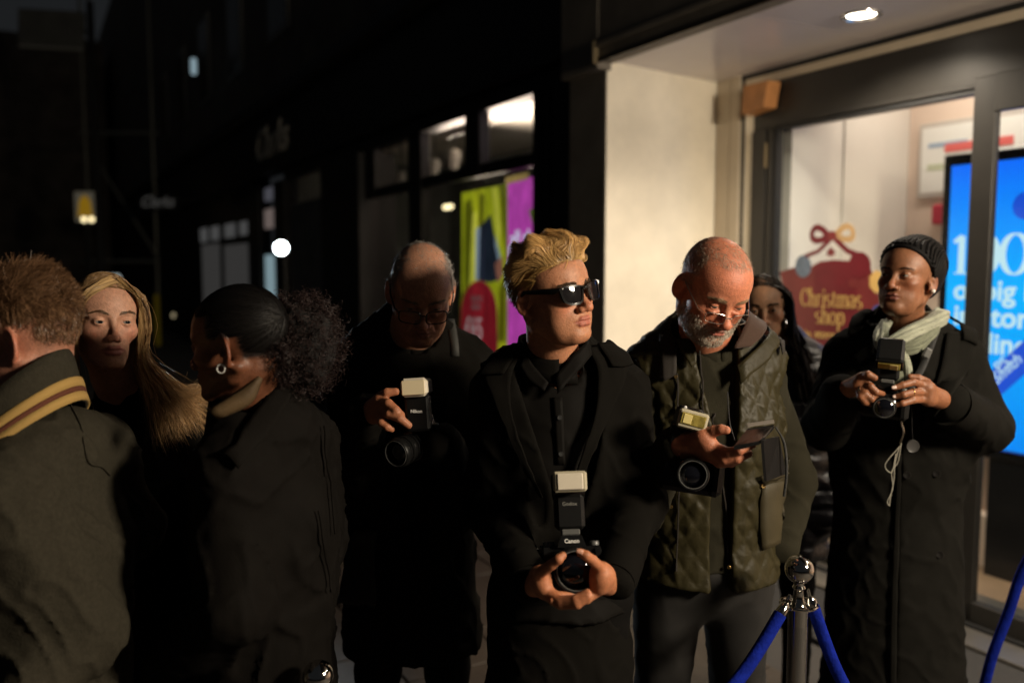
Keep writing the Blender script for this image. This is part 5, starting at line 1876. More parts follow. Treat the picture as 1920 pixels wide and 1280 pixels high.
def glasses(H, parent, w=.025, h=.017, rr=.0012, col=(.02, .02, .02), metal=0.0, y0=-.1035, z0=-.006, corner=.6, rim_top=True, tint=.93, name='glasses', bow=3.4):
    g = empty(name); g.parent = parent
    g.location = Vector(H.wld((0, -.1, 0))) - parent.location
    mf = mat('frame_%d_%d' % (int(col[0] * 1000), int(metal * 10)), col, rough=.25, metal=metal)
    ml = bpy.data.materials.get('clear_lens') or m_glass
    def gp(x, z):
        return H.wld(np.array([x, y0 + bow * x * x + z * .12, z + z0]))
    for sx in (-1, 1):
        c = .033
        pts = []
        for t in np.linspace(0, 2 * pi, 41)[:-1]:
            e = 2 / (2 + corner * 3)
            x = w * math.copysign(abs(cos(t)) ** e, cos(t)); z = h * math.copysign(abs(sin(t)) ** e, sin(t))
            pts.append(gp((c + x) * sx, z))
        MB().tube(pts, rr, 7, closed=True).build('rim', mf, g, smooth=True)
        MB().add(pts + [gp(c * sx, 0) + H.R @ np.array([0, -.0008, 0])], [(i, (i + 1) % 40, 40) for i in range(40)]).build('lens', m_glass, g, smooth=True)
        MB().tube([gp((c + w) * sx, h * .45), H.wld(np.array([.069 * sx, -.075, z0 + h * .45])), H.wld(np.array([.0785 * sx * H.p['wide'], -.03, .006])), H.wld(np.array([.0785 * sx * H.p['wide'], .008, .012])), H.wld(np.array([.080 * sx * H.p['wide'], .028, -.004]))], [rr, rr * 1.3, rr * 1.3, rr * 1.3, rr], 7).build('temple_arm', mf, g, smooth=True)
    MB().tube([gp(-.0085, h * .25), gp(0, h * .4), gp(.0085, h * .25)], rr * 1.1, 7).build('bridge', mf, g, smooth=True)
    return g

def fuzz(H, V, mask, n, ln, parent, col, name, w=.0011, flow=(0, .1, -1), noise=.35, lift=.5, m=None, seed=1, jit=.3):
    rng = np.random.default_rng(seed)
    p = mask(V)
    idx = rng.choice(len(V), n, p=p / p.sum())
    r = V[idx] + rng.normal(size=(n, 3)) * .0008
    S, O = H.grow(r, lambda q: np.tile(np.array(flow, float), (len(q), 1)), ln * rng.uniform(.6, 1.2, n), 3, lift=lift, keep=.0004, noise=noise, rng=rng, surf=H.sdf)
    c = np.array(col) * rng.uniform(1 - jit, 1 + jit, (n, 1))
    return hair_obj(name, H.wld(S), w, m or m_hair, parent, c, O @ H.R.T, .4)

# ================================================================== man in the quilted vest
def vest_man():
    yaw, pit, rol, k = 14, 33, 5, 1.0
    Y = 2.08
    t = place((-.0735, .0165, -.008), 1281, 533, Y, yaw, pit, rol, k)
    cx = at(1328, 700, 2.22)[0]
    T = Torso((cx, 2.235, 0), 10, .43, 1.405, chest=.125, waist=.165, hem=.80, hemw=.195, hemd=.15, seed=21, amp=.004, bulk=.004, trap=.05, slope=.05)
    P = person((cx, 2.235), 'bearded man in olive quilted vest looking down through glasses at his phone')
    H = Head(t, yaw, pit, rol, k, neck=T.wld(0, .005, 1.40), fat=.006, wide=1.03, nosew=1.18, nose=1.05, lips=.9, jaw=1.06, cheek=1.05, lid=.0022, ears=1.1, bags=1, neckr=.060)
    def beard(V):
        ax = np.abs(V[:, 0])
        z, y = V[:, 2], V[:, 1]
        low = sstep(-z, .048 - .0 * ax, .062) * sstep(-y, -.005, .01)
        low = np.maximum(low, sstep(-z, .030, .05) * sstep(ax, .045, .054) * sstep(-y, -.004, .01) * (y < .0))
        mouth = np.exp(-((ax / .024) ** 2 + ((z + .068) / .009) ** 2) ** 2)
        return np.clip(low - mouth, 0, 1) * (z > -.125)
    def hairm(V):
        ax = np.abs(V[:, 0]); z, y = V[:, 2], V[:, 1]
        side = sstep(y, -.03, -.015) * sstep(z, .0, .012) * sstep(ax, .045, .06)
        back = sstep(y, .03, .045) * sstep(z, -.05, -.035)
        top = sstep(z, .085, .095) * sstep(-y, -.07, .0) * .45 * (y < .05)
        thin = 1 - .75 * np.exp(-((V[:, 0] / .038) ** 2 + ((y - .045) / .035) ** 2)) * (z > .08)
        return np.clip(np.maximum(np.maximum(side, back), top) * thin, 0, 1) * (z > -.055)
    def extra(V, col):
        b = beard(V)[:, None] * .35
        col = col * (1 - b) + np.array([.30, .22, .16]) * b
        h = (hairm(V) * .30)[:, None]
        col = col * (1 - h) + np.array([.20, .15, .11]) * h
        red = np.exp(-((V[:, 0] / .05) ** 2 + ((V[:, 2] - .09) / .05) ** 2))[:, None]
        return col * (1 + red * np.array([.10, -.06, -.08]))
    V, Q, col = H.build((.48, .180, .098), (.42, .13, .095), h=.0024, extra=extra)
    Yh = 1.80
    q = lambda x, y, dy=0.0: at(x, y, Yh + dy)
    sk = np.array((.40, .145, .075))
    fing = [([q(1318, 818, .02), q(1338, 808, -.005), q(1352, 805, -.015), q(1362, 806, -.02)], [.0135, .0118, .0108, .009]),
            ([q(1340, 838, .0), q(1366, 848, -.03), q(1386, 844, -.045), q(1410, 834, -.04)], [.0115, .0110, .0100, .0085]),
            ([q(1334, 848, .0), q(1358, 862, -.025), q(1382, 860, -.035), q(1404, 850, -.03)], [.0115, .0108, .0098, .0082]),
            ([q(1326, 852, .01), q(1348, 868, -.01), q(1370, 868, -.015), q(1388, 862, -.01)], [.0105, .0098, .0090, .0075])]
    palm = [(q(1275, 832, .05), q(1318, 820, .01), .027, .022), (q(1275, 836, .05), q(1325, 846, .01), .026, .020), (q(1318, 820, .01), q(1338, 845, 0), .02, .017)]
    f1, lo, hi = hand_sdf(fing, palm)
    v, qq = polygonize(f1, lo, hi, .0026)
    parts = [(H.wld(V), Q, col), (v, qq, np.tile(sk, (len(v), 1)) * (1 + .12 * fbm(v, 50, 4))[:, None])]
    er, wr = at(1195, 960, 2.12), q(1262, 835, .07)
    el, wl = at(1487, 905, 2.30), at(1465, 1020, 2.22)
    sr, sl_ = T.wld(-.155, .02, 1.33), T.wld(.155, .02, 1.33)
    parts.append(simple_body(T, [(sr, er, wr), (sl_, el, wl)], sk, .035))
    body_mesh(P, parts, skin_mat('skin_ruddy'))
    H.eyes(P, gaze=(0, 25))
    grey = np.array([.42, .36, .29])
    fuzz(H, V, beard, 5200, .007, P, grey, 'beard', w=.0011, flow=(0, -.15, -1), seed=3)
    fuzz(H, V, hairm, 7500, .011, P, np.array([.34, .26, .19]), 'hair', w=.0007, flow=(.25, -.3, -.5), lift=.25, seed=4)
    H.brows(260, (.26, .17, .10), P, m_hair, ln=.011, thick=1.3)
    glasses(H, P, w=.0245, h=.0125, rr=.0010, col=(.55, .5, .45), metal=.95, y0=-.1085, z0=-.019)
    # sweater with sleeves
    sw_ = Torso((cx, 2.235, 0), 10, .41, 1.395, chest=.112, waist=.15, hem=.84, hemw=.165, hemd=.13, seed=22, amp=.005, bulk=.0, trap=.05, slope=.05)
    sw_.arm([sr, er, wr], (.064, .062, .042)).arm([sl_, el, wl], (.066, .064, .050))
    m_sw = mat('dark_olive_fleece', (.021, .019, .012), rough=.95, bump=.4, bscale=350, bdist=.002, spec=.1, var=.15, vscale=12)
    sw_.build('sweater', m_sw, P, .008, opening(T, H, .06))
    # quilted vest
    m_vest = mat('olive_quilted_nylon', (.027, .0225, .009), rough=.5, bump=.4, bscale=45, bdist=.006, spec=.22, var=.18, vscale=18)
    base = T.sdf
    armcut = [(T.wld(-.20, .02, 1.34), sr, er), (T.wld(.20, .02, 1.34), sl_, el)]
    def vest(Pp):
        d = base(Pp) - .012 + vest_quilt(Pp, T) * 1.0
        Qt = T.loc(Pp)
        d = np.maximum(d, .80 + .10 * np.clip(-(Qt[..., 0]) - .02, 0, 1) - Qt[..., 2])
        for o, s0, e0 in armcut:
            d = smax(d, -cap(Pp, s0 + (s0 - T.wld(0, .02, 1.34)) * .22, s0 + (e0 - s0) * .45, .070, .080), .008)
        half = .028 + .030 * np.clip((Qt[..., 2] - 1.20) / .2, 0, 1)
        wd = np.maximum(np.abs(Qt[..., 0] + .012) - half, Qt[..., 1] + .03)
        d = smax(d, -wd, .008)
        return opening(T, H, .078)(Pp, d)
    lo, hi = T.bounds()
    V2, Q2 = polygonize(vest, lo, hi, .0058)
    obj('vest', mesh(V2, Q2), m_vest, P)
    ft = lambda p: np.minimum(base(p) - .012, sw_.sdf(p))
    # collar of brown corduroy, shoulder patches, snaps, zip
    m_cord = mat('brown_corduroy', (.036, .015, .007), rough=.85, sheen=.2, bump=.5, bscale=260, bdist=.002)
    m_patch = mat('dark_brown_patch', (.014, .010, .007), rough=.8, bump=.3, bscale=300, bdist=.001)
    v, ff = patch(ft, [(1392, 590), (1385, 620), (1368, 660)], [(1425, 612), (1424, 630), (1398, 656)], 10, 6, off=.022, th=.007, fall=2.1)
    obj('collar_wing', mesh(v, ff), m_cord, P)
    v, ff = patch(ft, [(1398, 598), (1432, 622), (1428, 640), (1375, 690)], [(1420, 600), (1452, 640), (1440, 668), (1382, 722)], 12, 6, off=.018, th=.004, fall=2.1)
    obj('storm_flap', mesh(v, ff), m_vest, P)
    v, ff = patch(ft, [(1418, 598), (1452, 640), (1460, 668)], [(1440, 596), (1462, 630), (1464, 664)], 8, 5, off=.014, th=.004, fall=2.15)
    obj('shoulder_patch', mesh(v, ff), m_patch, P)
    v, ff = patch(ft, [(1238, 632), (1240, 680), (1240, 716)], [(1268, 640), (1270, 680), (1268, 704)], 8, 5, off=.012, th=.004, fall=2.1)
    obj('shoulder_patch', mesh(v, ff), m_patch, P)
    v, ff = patch(ft, [(1270, 640), (1278, 665), (1296, 690)], [(1292, 640), (1304, 660), (1304, 684)], 8, 5, off=.016, th=.004, fall=2.1)
    obj('collar_wing', mesh(v, ff), m_vest, P)
    v, ff = band(H, H.wld(H.nb)[2] + .0, H.wld(H.nb)[2] + .075, .096, .088, front=.05, gap=.6, th=.008, dy=.015)
    obj('collar_stand', mesh(v, ff), m_cord, P)
    v, ff = band(H, H.wld(H.nb)[2] - .01, H.wld(H.nb)[2] + .06, .074, .070, front=.02, gap=.02, th=.006, dy=-.01)
    obj('sweater_collar', mesh(v, ff), m_sw, P)
    m_br = mat('brass_snap', (.42, .27, .10), rough=.3, metal=.9)
    for bx_, by_, rr in ((1430, 648, .0055), (1417, 660, .0055), (1391, 685, .0055), (1286, 672, .005), (1267, 706, .0045), (1348, 789, .0065), (1427, 910, .006), (1366, 923, .005), (1371, 1062, .005), (1260, 949, .004)):
        p = hit(vest, bx_, by_, off=.006, fall=2.1)
        MB().lathe([(rr * .35, .001), (rr * .45, .0028), (rr * .8, .0030), (rr, .0018), (rr, -.002)], p, grad(vest, p[None], .01)[0] * .6 + (CAM - p) / np.linalg.norm(CAM - p), 16).build('snap', m_br, P, smooth=True)
    # front edge bindings and zips
    m_zip = mat('zip_metal', (.25, .22, .17), rough=.35, metal=.8)
    for pts in ([(1372, 690), (1374, 760), (1371, 800)], [(1340, 775), (1336, 800), (1352, 900), (1366, 1000), (1364, 1070)], [(1270, 700), (1272, 800), (1272, 940), (1268, 1070)], [(1310, 640), (1316, 720), (1318, 790)]):
        pp = hits(lambda p: np.minimum(vest(p), sw_.sdf(p)), [tuple(x[:2]) for x in spline([(*p, 0) for p in pts], 16)], .004, fall=2.1)
        MB().tube(pp, .0022, 6).build('edge_piping', m_patch, P, smooth=True)
    pz = hit(vest, 1372, 734, off=.006, fall=2.1)
    MB().bbox(pz, (.006, .003, .016), None, .001).build('zip_pull', m_zip, P)
    # pocket with flap
    v, ff = patch(base, [(1420, 900), (1416, 960), (1420, 1030)], [(1485, 880), (1490, 950), (1478, 1000)], 12, 8, off=.016, th=.006, fall=2.1, bulge=.008)
    obj('pocket', mesh(v, ff), mat('olive_plain_cloth', (.036, .028, .011), rough=.6, bump=.2, bscale=200, bdist=.002, var=.15, vscale=10), P)
    v, ff = patch(base, [(1412, 885), (1420, 912)], [(1488, 862), (1488, 890)], 6, 8, off=.028, th=.005, fall=2.1)
    obj('pocket_flap', mesh(v, ff), MATS['olive_plain_cloth'], P)
    legs(T, 'trousers', mat('grey_trousers', (.010, .009, .008), rough=.85, bump=.2, bscale=400, bdist=.001, var=.15, vscale=8), P, .82, sp=.11, r=.10)
    # ---- his camera hanging at the wrist, phone case
    fw = at(1336, 895, 1.70) - at(1326, 889, 1.84); fw /= np.linalg.norm(fw)
    dslr('camera', at(1296, 880, 1.86), fw, (.12, 0, 1), 'black camera with amber-windowed flash hanging at the vest man\'s wrist', lens_len=.055, lens_r=.034, brand=None, flash=None)
    F = empty('speedlight', at(1298, 800, 1.84), 'tilted flash unit with amber window held above the vest man\'s hand', 'flash unit')
    Rt = Rot(-6, 0, 14) @ np.diag([1, 1, 1])
    c = at(1299, 789, 1.80)
    MB().bbox(c + Rt @ np.array([0, .045, -.004]), (.062, .075, .044), Rt, .008).build('flash_head', m_cam, F, smooth=True)
    MB().bbox(c + Rt @ np.array([0, .004, 0]), (.064, .010, .042), Rt, .005).build('bezel', mat('clear_plastic', (.4, .36, .26), rough=.2), F, smooth=True)
    MB().bbox(c + Rt @ np.array([0, -.0015, .002]), (.052, .003, .025), Rt, .001).build('flash_window', mat('amber_fresnel', (.42, .33, .08), rough=.2, metal=.3, var=.5, vscale=60), F)
    MB().bbox(c + Rt @ np.array([-.012, -.0032, .002]), (.018, .002, .020), Rt, .0006).build('flash_tube', mat('pale_amber', (.75, .62, .25), rough=.25), F)
    MB().bbox(c + Rt @ np.array([-.008, .05, -.055]), (.055, .045, .075), Rt, .006).build('flash_base', m_cam, F, smooth=True)
    MB().bbox(c + Rt @ np.array([-.022, .005, .024]), (.006, .006, .006), Rt, .001).build('bounce_tab', m_print, F)
    ph = empty('phone_case', at(1430, 840, 1.76), 'open black flip phone case in the bearded man\'s hand', 'phone case')
    Yp = 1.765
    a_, b_, c_, d_ = at(1376, 836, Yp - .03), at(1402, 803, Yp + .03), at(1452, 796, Yp + .03), at(1424, 826, Yp - .03)
    th = np.array([0, 0, -.008])
    MB().prism([a_, d_, c_, b_], th).build('phone', m_camgloss, ph)
    MB().prism([d_ + np.array([.002, 0, .002]), at(1456, 818, Yp + .03), at(1469, 888, Yp + .02), at(1432, 902, Yp - .035)], np.array([.006, 0, .0])).build('case_flap', mat('black_case_leather', (.005, .0045, .0045), rough=.6, spec=.1), ph)
    MB().prism([b_ + [0, 0, .003], c_ + [0, 0, .003], c_ + [0, .004, .010], b_ + [0, .004, .010]], np.array([0, .003, 0])).build('card_edge', mat('grey_card', (.14, .12, .10), rough=.5), ph)
    MB().tube(spline([at(1454, 800, Yp + .03), at(1470, 830, Yp + .02), at(1475, 880, Yp), at(1470, 930, Yp)], 16), [.002] * 4 + [.003] * 12, 8).build('wrist_strap', m_strap, ph, smooth=True)
    MB().tube(spline([at(1364, 735, 2.0), at(1368, 790, 1.93), at(1378, 826, 1.80)], 12), .0015, 6).build('lanyard', m_strap, ph, smooth=True)

# ================================================================== woman with the long coat at the right
def coat_woman():
    yaw, pit, rol, k = -48, -6, 2, .93
    Y = 2.50
    t = place((.0735, .0165, -.008), 1748, 528, Y - .02, yaw, pit, rol, k)
    cx = at(1690, 760, 2.60)[0]
    T = Torso((cx, 2.60, 0), -12, .42, 1.395, chest=.13, waist=.175, hem=.14, hemw=.225, hemd=.20, seed=31, amp=.005, bulk=.008, trap=.05, slope=.045)
    P = person((cx, 2.60), 'woman in long black coat and pale green scarf holding a camera by the shop door')
    H = Head(t, yaw, pit, rol, k, neck=T.wld(0, .005, 1.41), fat=.002, wide=.97, nosew=1.22, nose=.92, lips=1.15, jaw=.95, cheek=1.12, lid=.0030, brow=.8, neckr=.047)
    V, Q, col = H.build((.23, .098, .048), (.17, .058, .042), h=.0025)
    Yh = 2.22
    q = lambda x, y, dy=0.0: at(x, y, Yh + dy)
    sk = np.array((.22, .085, .038))
    fg = [([q(1734, 722, .0), q(1712, 716, -.02), q(1692, 722, -.03), q(1676, 727, -.03)], [.0105, .0095, .0085, .0068]),
          ([q(1735, 735, .0), q(1712, 735, -.03), q(1694, 740, -.045), q(1678, 744, -.035)], [.0105, .0095, .0085, .0068]),
          ([q(1733, 748, .0), q(1712, 750, -.03), q(1692, 756, -.04), q(1677, 760, -.03)], [.0100, .0090, .0080, .0064]),
          ([q(1738, 716, .015), q(1722, 708, .01), q(1706, 706, .01)], [.0105, .0092, .0075])]
    pm = [(q(1762, 746, .03), q(1735, 728, .0), .024, .018), (q(1762, 750, .03), q(1736, 748, .0), .022, .016), (q(1740, 726, .0), q(1742, 750, .0), .016, .014)]
    f1, l1, h1 = hand_sdf(fg, pm)
    fr = [([q(1618, 712, .0), q(1632, 724, -.03), q(1643, 735, -.035), q(1655, 738, -.02)], [.0105, .0095, .0085, .007]),
          ([q(1612, 720, .0), q(1622, 738, -.03), q(1634, 748, -.035), q(1645, 748, -.02)], [.0105, .0095, .0085, .007]),
          ([q(1608, 728, .0), q(1614, 744, -.03), q(1622, 754, -.03), q(1632, 758, -.02)], [.0100, .0090, .0080, .0065]),
          ([q(1616, 706, .0), q(1628, 702, -.025), q(1640, 708, -.03)], [.0115, .0100, .0085])]
    pm2 = [(q(1590, 728, .04), q(1614, 712, .0), .022, .018), (q(1590, 732, .04), q(1608, 726, .0), .022, .016)]
    f2, l2, h2 = hand_sdf(fr, pm2)
    parts = [(H.wld(V), Q, col)]
    for f, l, h in ((f1, l1, h1), (f2, l2, h2)):
        v, qq = polygonize(f, l, h, .0026)
        parts.append((v, qq, np.tile(sk, (len(v), 1)) * (1 + .12 * fbm(v, 50, 4))[:, None]))
    wl, wr = q(1768, 750, .04), q(1584, 732, .05)
    el, er = at(1848, 800, 2.50), at(1548, 800, 2.52)
    sl_, sr = T.wld(.165, .02, 1.32), T.wld(-.165, .02, 1.32)
    parts.append(simple_body(T, [(sr, er, wr), (sl_, el, wl)], sk, .04))
    body_mesh(P, parts, skin_mat('skin_deep_brown', rough=.45))
    nm = mat('nail_pale', (.55, .42, .36), rough=.25)
    nails([(q(1676.5, 726, -.038), (-1, 0, -.2), (0, -1, .35)), (q(1678.5, 743, -.042), (-1, 0, -.2), (0, -1, .35)), (q(1677.5, 759, -.037), (-1, 0, -.2), (0, -1, .35))], nm, P, .0052)
    MB().tube([q(1711, 735, -.03) + np.array([.0, .0105 * cos(a), .0105 * sin(a)]) for a in np.linspace(0, 2 * pi, 21)[:-1]], .0016, 6, closed=True).build('gold_ring', mat('gold', (.75, .48, .15), rough=.2, metal=1), P, smooth=True)
    MB().tube([q(1618, 729, -.022) + np.array([.0105 * cos(a), .006 * sin(a), .0085 * sin(a)]) for a in np.linspace(0, 2 * pi, 21)[:-1]], .0022, 6, closed=True).build('silver_ring', m_chrome, P, smooth=True)
    H.eyes(P, gaze=(-20, 0))
    H.brows(170, (.012, .008, .006), P, m_hair_dark, w=.0009, thick=.7)
    # earring
    pe = H.wld(np.array([.0835, .008, -.038]))
    MB().lathe([(.0003, -.006)] + [(.006 * sin(a), -.006 * cos(a)) for a in np.linspace(.2, 2.9, 12)] + [(.0003, .006)], pe, (0, 0, 1), 16).build('pearl_earring', mat('pearl', (.75, .7, .65), rough=.15), P, smooth=True)
    # tight braids drawn back from the hairline
    mb_m = mat('black_braids', (.0045, .004, .004), rough=.5, bump=.8, bscale=330, bdist=.004, spec=.12)
    c0 = np.array([0, .012, .034])
    skf = lambda p: H.skull(p)
    def onskull(p, lift):
        p = np.array(p, float)
        for _ in range(8):
            p = p - grad(skf, p[None])[0] * (skf(p[None])[0] - lift)
        return p
    def capf(Pp):
        d = H.skull(Pp) - .008 - .022 * sstep(Pp[..., 1], .0, .06)
        ax = np.abs(Pp[..., 0])
        line = Pp[..., 2] - (.072 - .95 * (Pp[..., 1] + .055) - .0 * ax)
        line = np.where(Pp[..., 1] > .026, Pp[..., 2] + .075, line)
        return smax(d, -line, .010)
    v, qq = polygonize(capf, (-.12, -.11, -.10), (.12, .16, .15), .004)
    obj('hair_cap', mesh(H.wld(v), qq), mb_m, P)
    nb_ = 25
    for i in range(nb_):
        a = pi * (i + .5) / nb_
        x = cos(a)
        st = np.array([.078 * x, -.058 + .066 * abs(x) ** 1.6, .094 - .085 * abs(x) ** 1.9])
        md = np.array([.060 * x, .055, .105 - .05 * abs(x) ** 2])
        en = np.array([.066 * x, .088 - .030 * abs(x), -.058 - .012 * (1 - abs(x))])
        pts = []
        for u, p in zip(np.linspace(0, 1, 18), spline([st, (st + md) / 2 + np.array([0, 0, .02]), md, (md + en) / 2 + np.array([0, .03, 0]), en], 18)):
            pts.append(H.wld(onskull(p, .0095 + .022 * float(sstep(np.array(p[1]), .0, .06)))))
        MB().tube(pts, [.0036] + [.0052] * 16 + [.0045], 8).build('braid', mb_m, P, smooth=True)
    # bun of braids at the nape
    def bun(Pp):
        return smin(ell(Pp, (0, .100, -.015), (.058, .036, .052)), ell(Pp, (0, .085, .03), (.06, .05, .05)), .02) + .002 * np.sin(Pp[..., 2] * 420 + 8 * np.sin(Pp[..., 0] * 40))
    v, qq = polygonize(bun, (-.09, .03, -.09), (.09, .16, .1), .004)
    obj('braid_bun', mesh(H.wld(v), qq), mb_m, P)
    # coat
    T.arm([sr, er, wr + (er - wr) * .12], (.066, .070, .056)).arm([sl_, el, wl + (el - wl) * .16], (.068, .072, .058))
    m_coat = mat('charcoal_wool', (.0085, .0080, .0068), rough=.92, bump=.35, bscale=420, bdist=.002, spec=.04, var=.15, vscale=15)
    def open_(Pp, d):
        d = opening(T, H, .072)(Pp, d)
        Qt = T.loc(Pp)
        half = .004 + .055 * np.clip((Qt[..., 2] - 1.12) / .28, 0, 1)
        wd = np.maximum(np.maximum(np.abs(Qt[..., 0] + .03) - half, Qt[..., 1] + .04), .4 - Qt[..., 2])
        return smax(d, -wd, .006)
    T.build('coat', m_coat, P, .0085, open_)
    f = T.sdf
    inner = Torso((cx, 2.60, 0), -12, .38, 1.39, chest=.11, waist=.15, hem=.5, hemw=.17, hemd=.14, seed=33, amp=.003, trap=.05, slope=.05)
    inner.build('dark_top', m_shirt, P, .012, opening(T, H, .058))
    for Lp, Rp in (([(1772, 628), (1760, 690), (1745, 740), (1722, 800)], [(1812, 622), (1826, 660), (1790, 735), (1735, 800)]),
                   ([(1652, 610), (1640, 650), (1650, 700), (1668, 780)], [(1606, 612), (1590, 650), (1622, 712), (1660, 790)])):
        v, ff = patch(f, Lp, Rp, 16, 8, off=.009, th=.007, fall=2.4)
        obj('lapel', mesh(v, ff), m_coat, P)
    for Lp, Rp in (([(1778, 585), (1792, 610), (1800, 640)], [(1800, 590), (1822, 620), (1824, 652)]), ([(1645, 590), (1625, 610), (1612, 634)], [(1628, 588), (1600, 608), (1590, 634)])):
        v, ff = patch(f, Lp, Rp, 8, 6, off=.018, th=.007, fall=2.5)
        obj('coat_collar', mesh(v, ff), m_coat, P)
    v, ff = patch(f, [(1682, 850), (1676, 1000), (1670, 1150), (1668, 1300)], [(1690, 850), (1686, 1000), (1682, 1150), (1680, 1300)], 18, 4, off=.006, th=.006, fall=2.4)
    obj('front_edge', mesh(v, ff), m_coat, P)
    mbn = mat('black_horn_button', (.012, .011, .010), rough=.3)
    for bx_, by_, rr in ((1755, 887, .011), (1761, 1039, .011), (1700, 890, .011)):
        p = hit(f, bx_, by_, off=.003, fall=2.4)
        button(p, CAM - p, rr, mbn, P)
    for wv, ev, rr in ((wl, el, .063), (wr, er, .060)):
        d = (wv - ev) / np.linalg.norm(wv - ev)
        e0 = wv + (ev - wv) * .17
        MB().lathe([(rr - .014, .02), (rr - .002, .026), (rr + .001, .0), (rr, -.06)], e0, d, 30).build('cuff', m_coat, P, smooth=True)
    for dx in (-.012, .0, .012):
        p = hit(f, 1768 + dx * 700, 815, off=.002, fall=2.4)
        button(p, CAM - p, .006, mbn, P)
    # scarf: two flat wraps, tails
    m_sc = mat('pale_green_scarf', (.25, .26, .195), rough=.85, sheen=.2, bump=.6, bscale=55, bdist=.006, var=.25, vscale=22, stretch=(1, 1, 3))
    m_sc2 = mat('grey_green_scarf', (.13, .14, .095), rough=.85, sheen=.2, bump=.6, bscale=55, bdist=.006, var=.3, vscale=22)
    def wrap(name, pts, rs, m, fl=.55, seed=0):
        """one length of scarf: several folds of cloth running side by side"""
        pp = spline(pts, 30)
        rr = np.interp(np.linspace(0, 1, 30), np.linspace(0, 1, len(rs)), rs) * .86
        tg = np.gradient(pp, axis=0); tg /= np.linalg.norm(tg, axis=1, keepdims=True)
        s1 = np.cross(tg, np.array([0, 1.0, 0.15])); s1 /= np.linalg.norm(s1, axis=1, keepdims=True)
        s2 = np.cross(tg, s1)
        mb = MB()
        rg = np.random.default_rng(seed)
        for j in range(9):
            a0 = 2 * pi * j / 9 + rg.uniform(-.2, .2)
            aa = a0 + np.linspace(0, 1.6, 30) + .25 * np.sin(np.linspace(0, 6, 30) + j)
            path = pp + (s1 * np.cos(aa)[:, None] + s2 * (np.sin(aa) * fl)[:, None]) * (rr * (.62 + .10 * np.sin(np.linspace(0, 9, 30) + 2 * j)))[:, None]
            mb.tube(path, list(rr * rg.uniform(.24, .38)), 9)
        mb.tube(pp, list(rr * .6), 10)
        mb.build(name, m, P, smooth=True)
    yn = 2.47
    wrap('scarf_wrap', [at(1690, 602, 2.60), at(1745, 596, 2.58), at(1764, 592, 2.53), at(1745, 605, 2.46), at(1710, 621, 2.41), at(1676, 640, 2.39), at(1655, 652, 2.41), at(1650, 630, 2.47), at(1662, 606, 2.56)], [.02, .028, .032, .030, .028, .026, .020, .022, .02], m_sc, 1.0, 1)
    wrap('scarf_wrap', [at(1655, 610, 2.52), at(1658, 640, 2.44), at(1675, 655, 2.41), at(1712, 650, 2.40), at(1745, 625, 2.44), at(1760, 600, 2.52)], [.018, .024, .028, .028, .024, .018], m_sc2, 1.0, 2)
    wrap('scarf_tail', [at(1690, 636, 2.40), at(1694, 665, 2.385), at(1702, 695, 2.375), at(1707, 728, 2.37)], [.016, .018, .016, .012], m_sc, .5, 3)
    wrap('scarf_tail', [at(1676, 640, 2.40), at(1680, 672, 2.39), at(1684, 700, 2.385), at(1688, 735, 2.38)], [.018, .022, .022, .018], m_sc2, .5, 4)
    # camera with flash tilted up, neck strap, cap and cords
    fw = at(1648, 770, 2.0) - at(1655, 745, 2.2); fw /= np.linalg.norm(fw)
    K, L, R = dslr('camera', at(1660, 752, 2.235), fw, (.12, .1, 1), 'black camera with tilted flash in the hands of the woman in the long coat', lens_len=.06, lens_r=.033, brand=None, scale=.86, flash=(52, .078, .05, 'dark', None))
    MB().tube(spline([at(1758, 612, 2.50), at(1745, 648, 2.40), at(1728, 690, 2.36), at(1706, 730, 2.28)], 16), .010, 8, flat=.3).build('neck_strap', m_strap, K, smooth=True)
    p = at(1738, 662, 2.375)
    MB().bbox(p, (.022, .012, .03), Rot(0, 0, 25), .004).build('strap_buckle', m_camgrey, K)
    pc = at(1711, 836, 2.33)
    MB().lathe([(.0004, -.003), (.014, -.003), (.0165, -.004), (.018, -.002), (.018, .003)], pc, (.1, 1, 0), 28).build('lens_cap', mat('cap_grey_plastic', (.05, .048, .046), rough=.35), K, smooth=True)
    MB().tube([at(1709, 760, 2.27), at(1710, 800, 2.31), at(1711, 824, 2.33)], .0008, 5).build('cap_cord', m_strap, K)
    m_cord_ = mat('pale_cord', (.35, .33, .27), rough=.6)
    MB().tube(spline([at(1696, 762, 2.24), at(1690, 790, 2.28), at(1694, 810, 2.3), at(1688, 830, 2.33)], 20), .0032, 6).build('chain', mat('chain_metal', (.5, .47, .4), rough=.25, metal=1), K, smooth=True)
    for pts in ([(1688, 835), (1660, 870), (1672, 885), (1680, 850)], [(1686, 838), (1678, 870), (1676, 900), (1670, 930), (1668, 946)], [(1690, 830), (1684, 865), (1672, 884), (1674, 915), (1664, 940), (1668, 948)]):
        MB().tube(spline([at(x, y, 2.33) for x, y in pts], 24), .0013, 5).build('cord', m_cord_, K, smooth=True)
    legs(T, 'trousers', m_trouser, P, .6, sp=.09, r=.07, hipw=.12)

